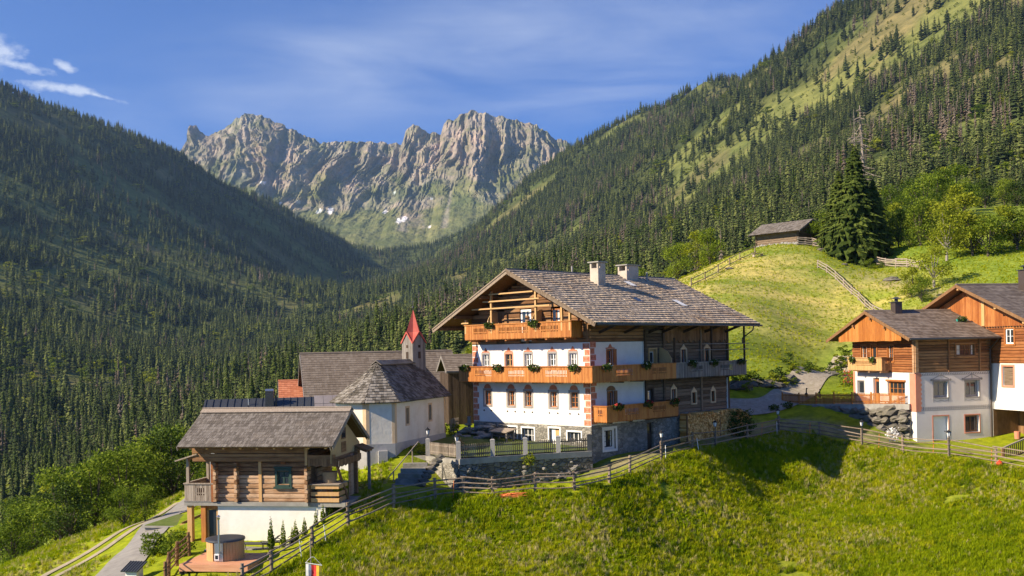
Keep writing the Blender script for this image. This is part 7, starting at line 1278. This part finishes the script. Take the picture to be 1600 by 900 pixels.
# spruces among the right slope meadow
for k, (u, v, y, h) in enumerate(((1420, 395, 260, 20), (1450, 385, 270, 22), (1470, 370, 280, 21), (1500, 370, 290, 20), (1530, 380, 250, 12), (1585, 330, 300, 15), (1570, 320, 320, 16), (1400, 380, 280, 19), (1380, 375, 300, 20), (1435, 370, 300, 23), (1545, 345, 300, 12), (1600, 360, 240, 9))): x, y_ = xy(u, v, y); tree('spruce_tree', NEAR[k % 4], (x, y_, ground_at(x, y_) - .3), h * .72, h * .8, 'tall spruce on the slope above the right houses and leafy trees', 'spruce', 'spruces above the right houses')
# hedge, clipped shrubs, conifers by the cabin
def shrub(name, u, v, y, rx, ry, rz, n, size, mat, label, cat='bush', group=None, z=None, lift=.85):
    x, y_ = xy(u, v, y); zz = gz(x, y_) if z is None else z; o = link(name, None); o.location = (x, y_, zz); tag(o, label, cat, group); m_ = MB(); leaves(m_, (0, 0, rz * lift), rx, ry, rz, n, size, 0, int(u * 7 + v), .5); link('foliage', m_.mesh('foliage', mat), o)
    s_ = MB()
    for k in range(4): a = k * 1.6; s_.tube((0, 0, -.1), (math.cos(a) * rx * .4, math.sin(a) * ry * .4, rz * 1.1), .03, .012, 5, cap=False)
    link('stem', s_.mesh('stem', 'bark'), o); return o
shrub('hedge', 241, 868, 57, .75, .55, .75, 1500, .11, 'leaf_green', 'clipped green hedge block beside the lane', 'hedge'); shrub('hedge', 277, 872, 55.5, .85, .6, .75, 1500, .11, 'leaf_green', 'dark rounded hedge between lane hedge and pole fence', 'hedge')
shrub('bush', 1157, 668, 80.5, 1.2, 1.0, 1.1, 2200, .13, 'leaf_dark', 'round dark bush at the right end of the firewood stack'); shrub('rose_bush', 716, 706, 67.0, .75, .5, .55, 380, .12, 'spruce_brown', 'reddish shrub behind the picket fence next to the pillar', z=-6.9); shrub('climbing_plant', 827, 727, 67.0, .45, .25, .42, 240, .13, 'leaf_yellow', 'small bright green plant growing on the terrace wall', 'plant', z=-7.6)
shrub('bush', 655, 700, 69.2, .9, .5, .35, 420, .13, 'leaf_yellow', 'low yellow green plants beside the lamp at the chapel', 'plant', z=-6.95); shrub('bush', 705, 668, 79, .7, .6, .55, 350, .14, 'leaf_yellow', 'small bush between chapel corner and grey garden fence', z=-6.5); shrub('bush', 1395, 680, 78.0, .55, .4, .5, 300, .12, 'flower_white', 'white flowering shrub growing among the boulders', 'bush', z=-7.5)
shrub('rose_bush', 1322, 572, 98, .9, .7, .95, 500, .14, 'leaf_green', 'climbing rose bush left of the house with orange gable', z=-4.2); shrub('rose_bush', 1325, 566, 97, .6, .4, .7, 120, .1, 'flower_red', 'red roses beside the left wall of the guest house', z=-3.8)
CONE = []
for k in range(3): a_, b_ = spruce_mesh(400 + k, 20, 9, Rm=.17, mats=('bark', 'leaf_green'), tri=4, bare=.03, droop=-.5); CONE.append((a_, b_))
for k, (u, v, y, h) in enumerate(((424, 872, 53.6, 2.0), (443, 858, 55.0, 1.6), (457, 849, 55.9, 1.0), (462, 848, 55.8, 1.35), (476, 841, 56.4, 1.2), (494, 829, 57.0, 1.1), (505, 822, 57.3, 1.15), (516, 809, 58.0, 1.35), (528, 802, 58.4, 1.3))): x, y_ = xy(u, v, y); tree('dwarf_conifer', CONE[k % 3], (x, y_, gz(x, y_) - .05), h, h * (1.0 if k not in (0, 1) else .7), ('lowest', 'second lowest', 'third lowest', 'fourth lowest', 'middle', 'fourth highest', 'third highest', 'second highest', 'highest')[k] + ' small pointed conifer in the row beside the cabin basement', 'conifer', 'dwarf conifers beside the cabin', rz=k * 1.1)
# rough bank above the road
bk_ = [xy(1150, 612, 92), xy(1190, 605, 95), xy(1240, 590, 100), xy(1290, 570, 106), xy(1330, 548, 111)]
n_b = 0
for k in range(70):
    t = k / 70 * (len(bk_) - 1); i = min(int(t), len(bk_) - 2); p = V2(bk_[i]) * (1 - (t - i)) + V2(bk_[i + 1]) * (t - i); p = p + V2((rr.uniform(-.6, .6), rr.uniform(-1.2, 1.9))); o = link('bush', BUSH[rr.choice((0, 0, 1, 2))]); h_ = rr.uniform(.5, 1.5); o.location = (p[0], p[1], gz(*p) - .2); o.scale = (h_ * 1.4, h_ * 1.4, h_); o.rotation_euler = (0, 0, rr.uniform(0, 6)); tag(o, 'low scrubby bush on the rough bank above the gravel road', 'bush', 'bushes on the road bank')
for k in range(14):
    t = rr.uniform(0, 3.9); i = int(t); p = V2(bk_[i]) * (1 - (t - i)) + V2(bk_[i + 1]) * (t - i); b_ = MB(); b_.blob((0, 0, 0), rr.uniform(.5, 1.0), 9, 6, .25, seed=k + 200, sq=(1.5, 1, .7)); o = single('rock', b_, 'boulder', 'grey rock outcrop in the rough bank above the gravel road', 'rock', (p[0], p[1], gz(*p) - .1), group='rocks in the road bank')
# ------------------------------------------------------------ grass of the meadows
def tuft(seed, n, mat, spread=.2, h=.4):
    g = random.Random(seed); m_ = MB()
    for k in range(n):
        a = g.random() * 6.28; r = spread * g.random() ** .5; x, y = math.cos(a) * r, math.sin(a) * r; hh = h * g.uniform(.5, 1.25); b = g.random() * 6.28; bx_, by_ = math.cos(b), math.sin(b); w = g.uniform(.012, .026); ln = hh * g.uniform(.15, .7); c, s_ = -by_ * w, bx_ * w
        i = len(m_.v); m_.v += [(x - c, y - s_, -.03), (x + c, y + s_, -.03), (x + c * .8 + bx_ * ln * .3, y + s_ * .8 + by_ * ln * .3, hh * .6), (x - c * .8 + bx_ * ln * .3, y - s_ * .8 + by_ * ln * .3, hh * .6), (x + bx_ * ln, y + by_ * ln, hh)]; m_.f += [(i, i + 1, i + 2, i + 3), (i + 3, i + 2, i + 4)]; m_.m += [0, 0]
    return m_.mesh('tuft', mat)
surf('grass_lush', [(.19, .27, .003), (.255, .33, .006), (.32, .385, .009)], 1, rough=.65, bump=0, island=.5, objrand=.5, trans=.35, spec=.0)
surf('grass_yellow', [(.29, .325, .006), (.36, .385, .009), (.43, .43, .015)], 1, rough=.65, bump=0, island=.5, objrand=.5, trans=.35, spec=.0)
surf('grass_dark', [(.12, .185, .004), (.165, .235, .006), (.215, .28, .008)], 1, rough=.65, bump=0, island=.5, objrand=.5, trans=.3, spec=.0)
surf('grass_dry', [(.38, .33, .12), (.46, .40, .16), (.54, .47, .21)], 1, rough=.75, bump=0, island=.5, objrand=.5, trans=.25, spec=.0)
def herb(seed, mat): m_ = MB(); leaves(m_, (0, 0, .14), .2, .2, .13, 34, .11, 0, seed, .2); return m_.mesh('tuft', mat)
TUFT = [tuft(1, 22, 'grass_lush'), tuft(2, 22, 'grass_lush', .25, .48), tuft(3, 20, 'grass_yellow', .22, .42), tuft(4, 18, 'grass_yellow', .26, .36), herb(5, 'grass_dark'), herb(6, 'grass_lush'), tuft(7, 14, 'grass_dry', .2, .4), tuft(8, 24, 'grass_dark', .2, .5)]
allf = np.array([xy(380, 925, 48.6)] + fpts + s2[1:] + s3[1:]); fy_ = np.interp; srt = np.argsort(allf[:, 0])
def grass_field(name, n, x0, x1, y0, y1, keepf, sfun, vfun, label, seed):
    g = np.random.default_rng(seed); x = g.uniform(x0, x1, n); y = g.uniform(y0, y1, n); k = keepf(x, y); x, y = x[k], y[k]; z = np.array([gz(a, b) for a, b in zip(x, y)]); s_ = sfun(x, y, g); v = vfun(x, y, g); rt = np.stack([g.uniform(-.15, .15, len(x)), g.uniform(-.15, .15, len(x)), g.uniform(0, 6.28, len(x))], 1)
    return instancer(name, np.stack([x, y, z], 1), np.stack([s_, s_, s_ * g.uniform(.7, 1.2, len(x))], 1), rt, v, TUFT, label)
def vsel(w):      # pick tuft kinds by two noise fields
    def f(x, y, g):
        a = fbm(x / 4.5, y / 4.5, 4, 201) + g.normal(0, .10, len(x)); b = fbm(x / 1.6, y / 1.6, 3, 202) + g.normal(0, .09, len(x)); r = g.random(len(x))
        v = np.where(a < .42, np.where(r < .5, 0, 1), np.where(a < .6, np.where(r < .5, 2, 0), np.where(r < .6, 3, 2))); v = np.where(b < .36, np.where(r < .5, 4, 7), v); v = np.where(b > .66, np.where(r < .5, 5, 0), v); v = np.where((a > .66) & (r < .35), 6, v); v = np.where(r > 1 - w, 6, v); return v
    return f
meadow = lambda x, y: y < fy_(x, allf[srt, 0], allf[srt, 1]) - .25 + .3 * np.sin(x * 3)
bare_ = lambda x, y: (fbm(x / 3.2, y / 3.2, 4, 77) < .80)
grass_field('meadow_grass', 210000, -19, 56, 43, 83, lambda x, y: meadow(x, y) & bare_(x, y) & (np.abs(x / y) < .56), lambda x, y, g: g.uniform(.38, .72, len(x)) * (.7 + .7 * fbm(x / 2.5, y / 2.5, 3, 203)), vsel(.05), 'long green meadow grass on the slope in the foreground', 301)
grass_field('knoll_grass', 30000, 4, 75, 92, 185, lambda x, y: (pdist(x, y, [(14, 88.5), (22.5, 88.6), xy(1250, 611, 97), xy(1330, 580, 112)]) > 2.6), lambda x, y, g: g.uniform(.25, .6, len(x)), lambda x, y, g: np.where(g.random(len(x)) < np.clip(1.0 - np.hypot((x - 31) / 22, (y - 136) / 26), 0, .5), np.where(g.random(len(x)) < .6, 6, 3), np.where(g.random(len(x)) < .5, 2, 0)), 'short mown grass on the knoll', 302)
grass_field('lower_grass', 22000, -48, -8, 46, 90, lambda x, y: (pdist(x, y, [xy(150, 915, 52), xy(190, 890, 56), xy(225, 845, 63), xy(255, 815, 71), xy(290, 795, 78), xy(330, 785, 86)]) > 1.7) & ~((x > -19.5) & (x < -9) & (y > 50.3) & (y < 62)) & (pdist(x, y, tr) > 1.3) & ~((x < -17) & (x > -26) & (y > 62) & (y < 72) ), lambda x, y, g: g.uniform(.35, .75, len(x)), vsel(.18), 'grass beside the lane and farm track', 303)
grass_field('bank_grass', 9000, -12, 24, 58, 84, lambda x, y: ~meadow(x, y) & (y < fy_(x, allf[srt, 0], allf[srt, 1]) + 1.1), lambda x, y, g: g.uniform(.3, .65, len(x)), vsel(.1), 'grass along the fence line', 304)
# ------------------------------------------------------------ the air of the valley
hz_m = bpy.data.materials.new('haze_air'); hz_m.use_nodes = True; hn = hz_m.node_tree; hn.nodes.clear(); ho = hn.nodes.new('ShaderNodeOutputMaterial'); hv = hn.nodes.new('ShaderNodeVolumePrincipled'); hn.links.new(hv.outputs[0], ho.inputs['Volume'])
hv.inputs['Color'].default_value = (.42, .66, 1.0, 1); hv.inputs['Density'].default_value = 0.000042; hv.inputs['Anisotropy'].default_value = 0.2; MATS['haze_air'] = hz_m
hb__ = MB(); hb__.box(-6000, 6000, -300, 8200, -260, 2600); hz_o = single('haze', hb__, 'haze_air', 'faint blue haze filling the valley', None, kind='stuff')
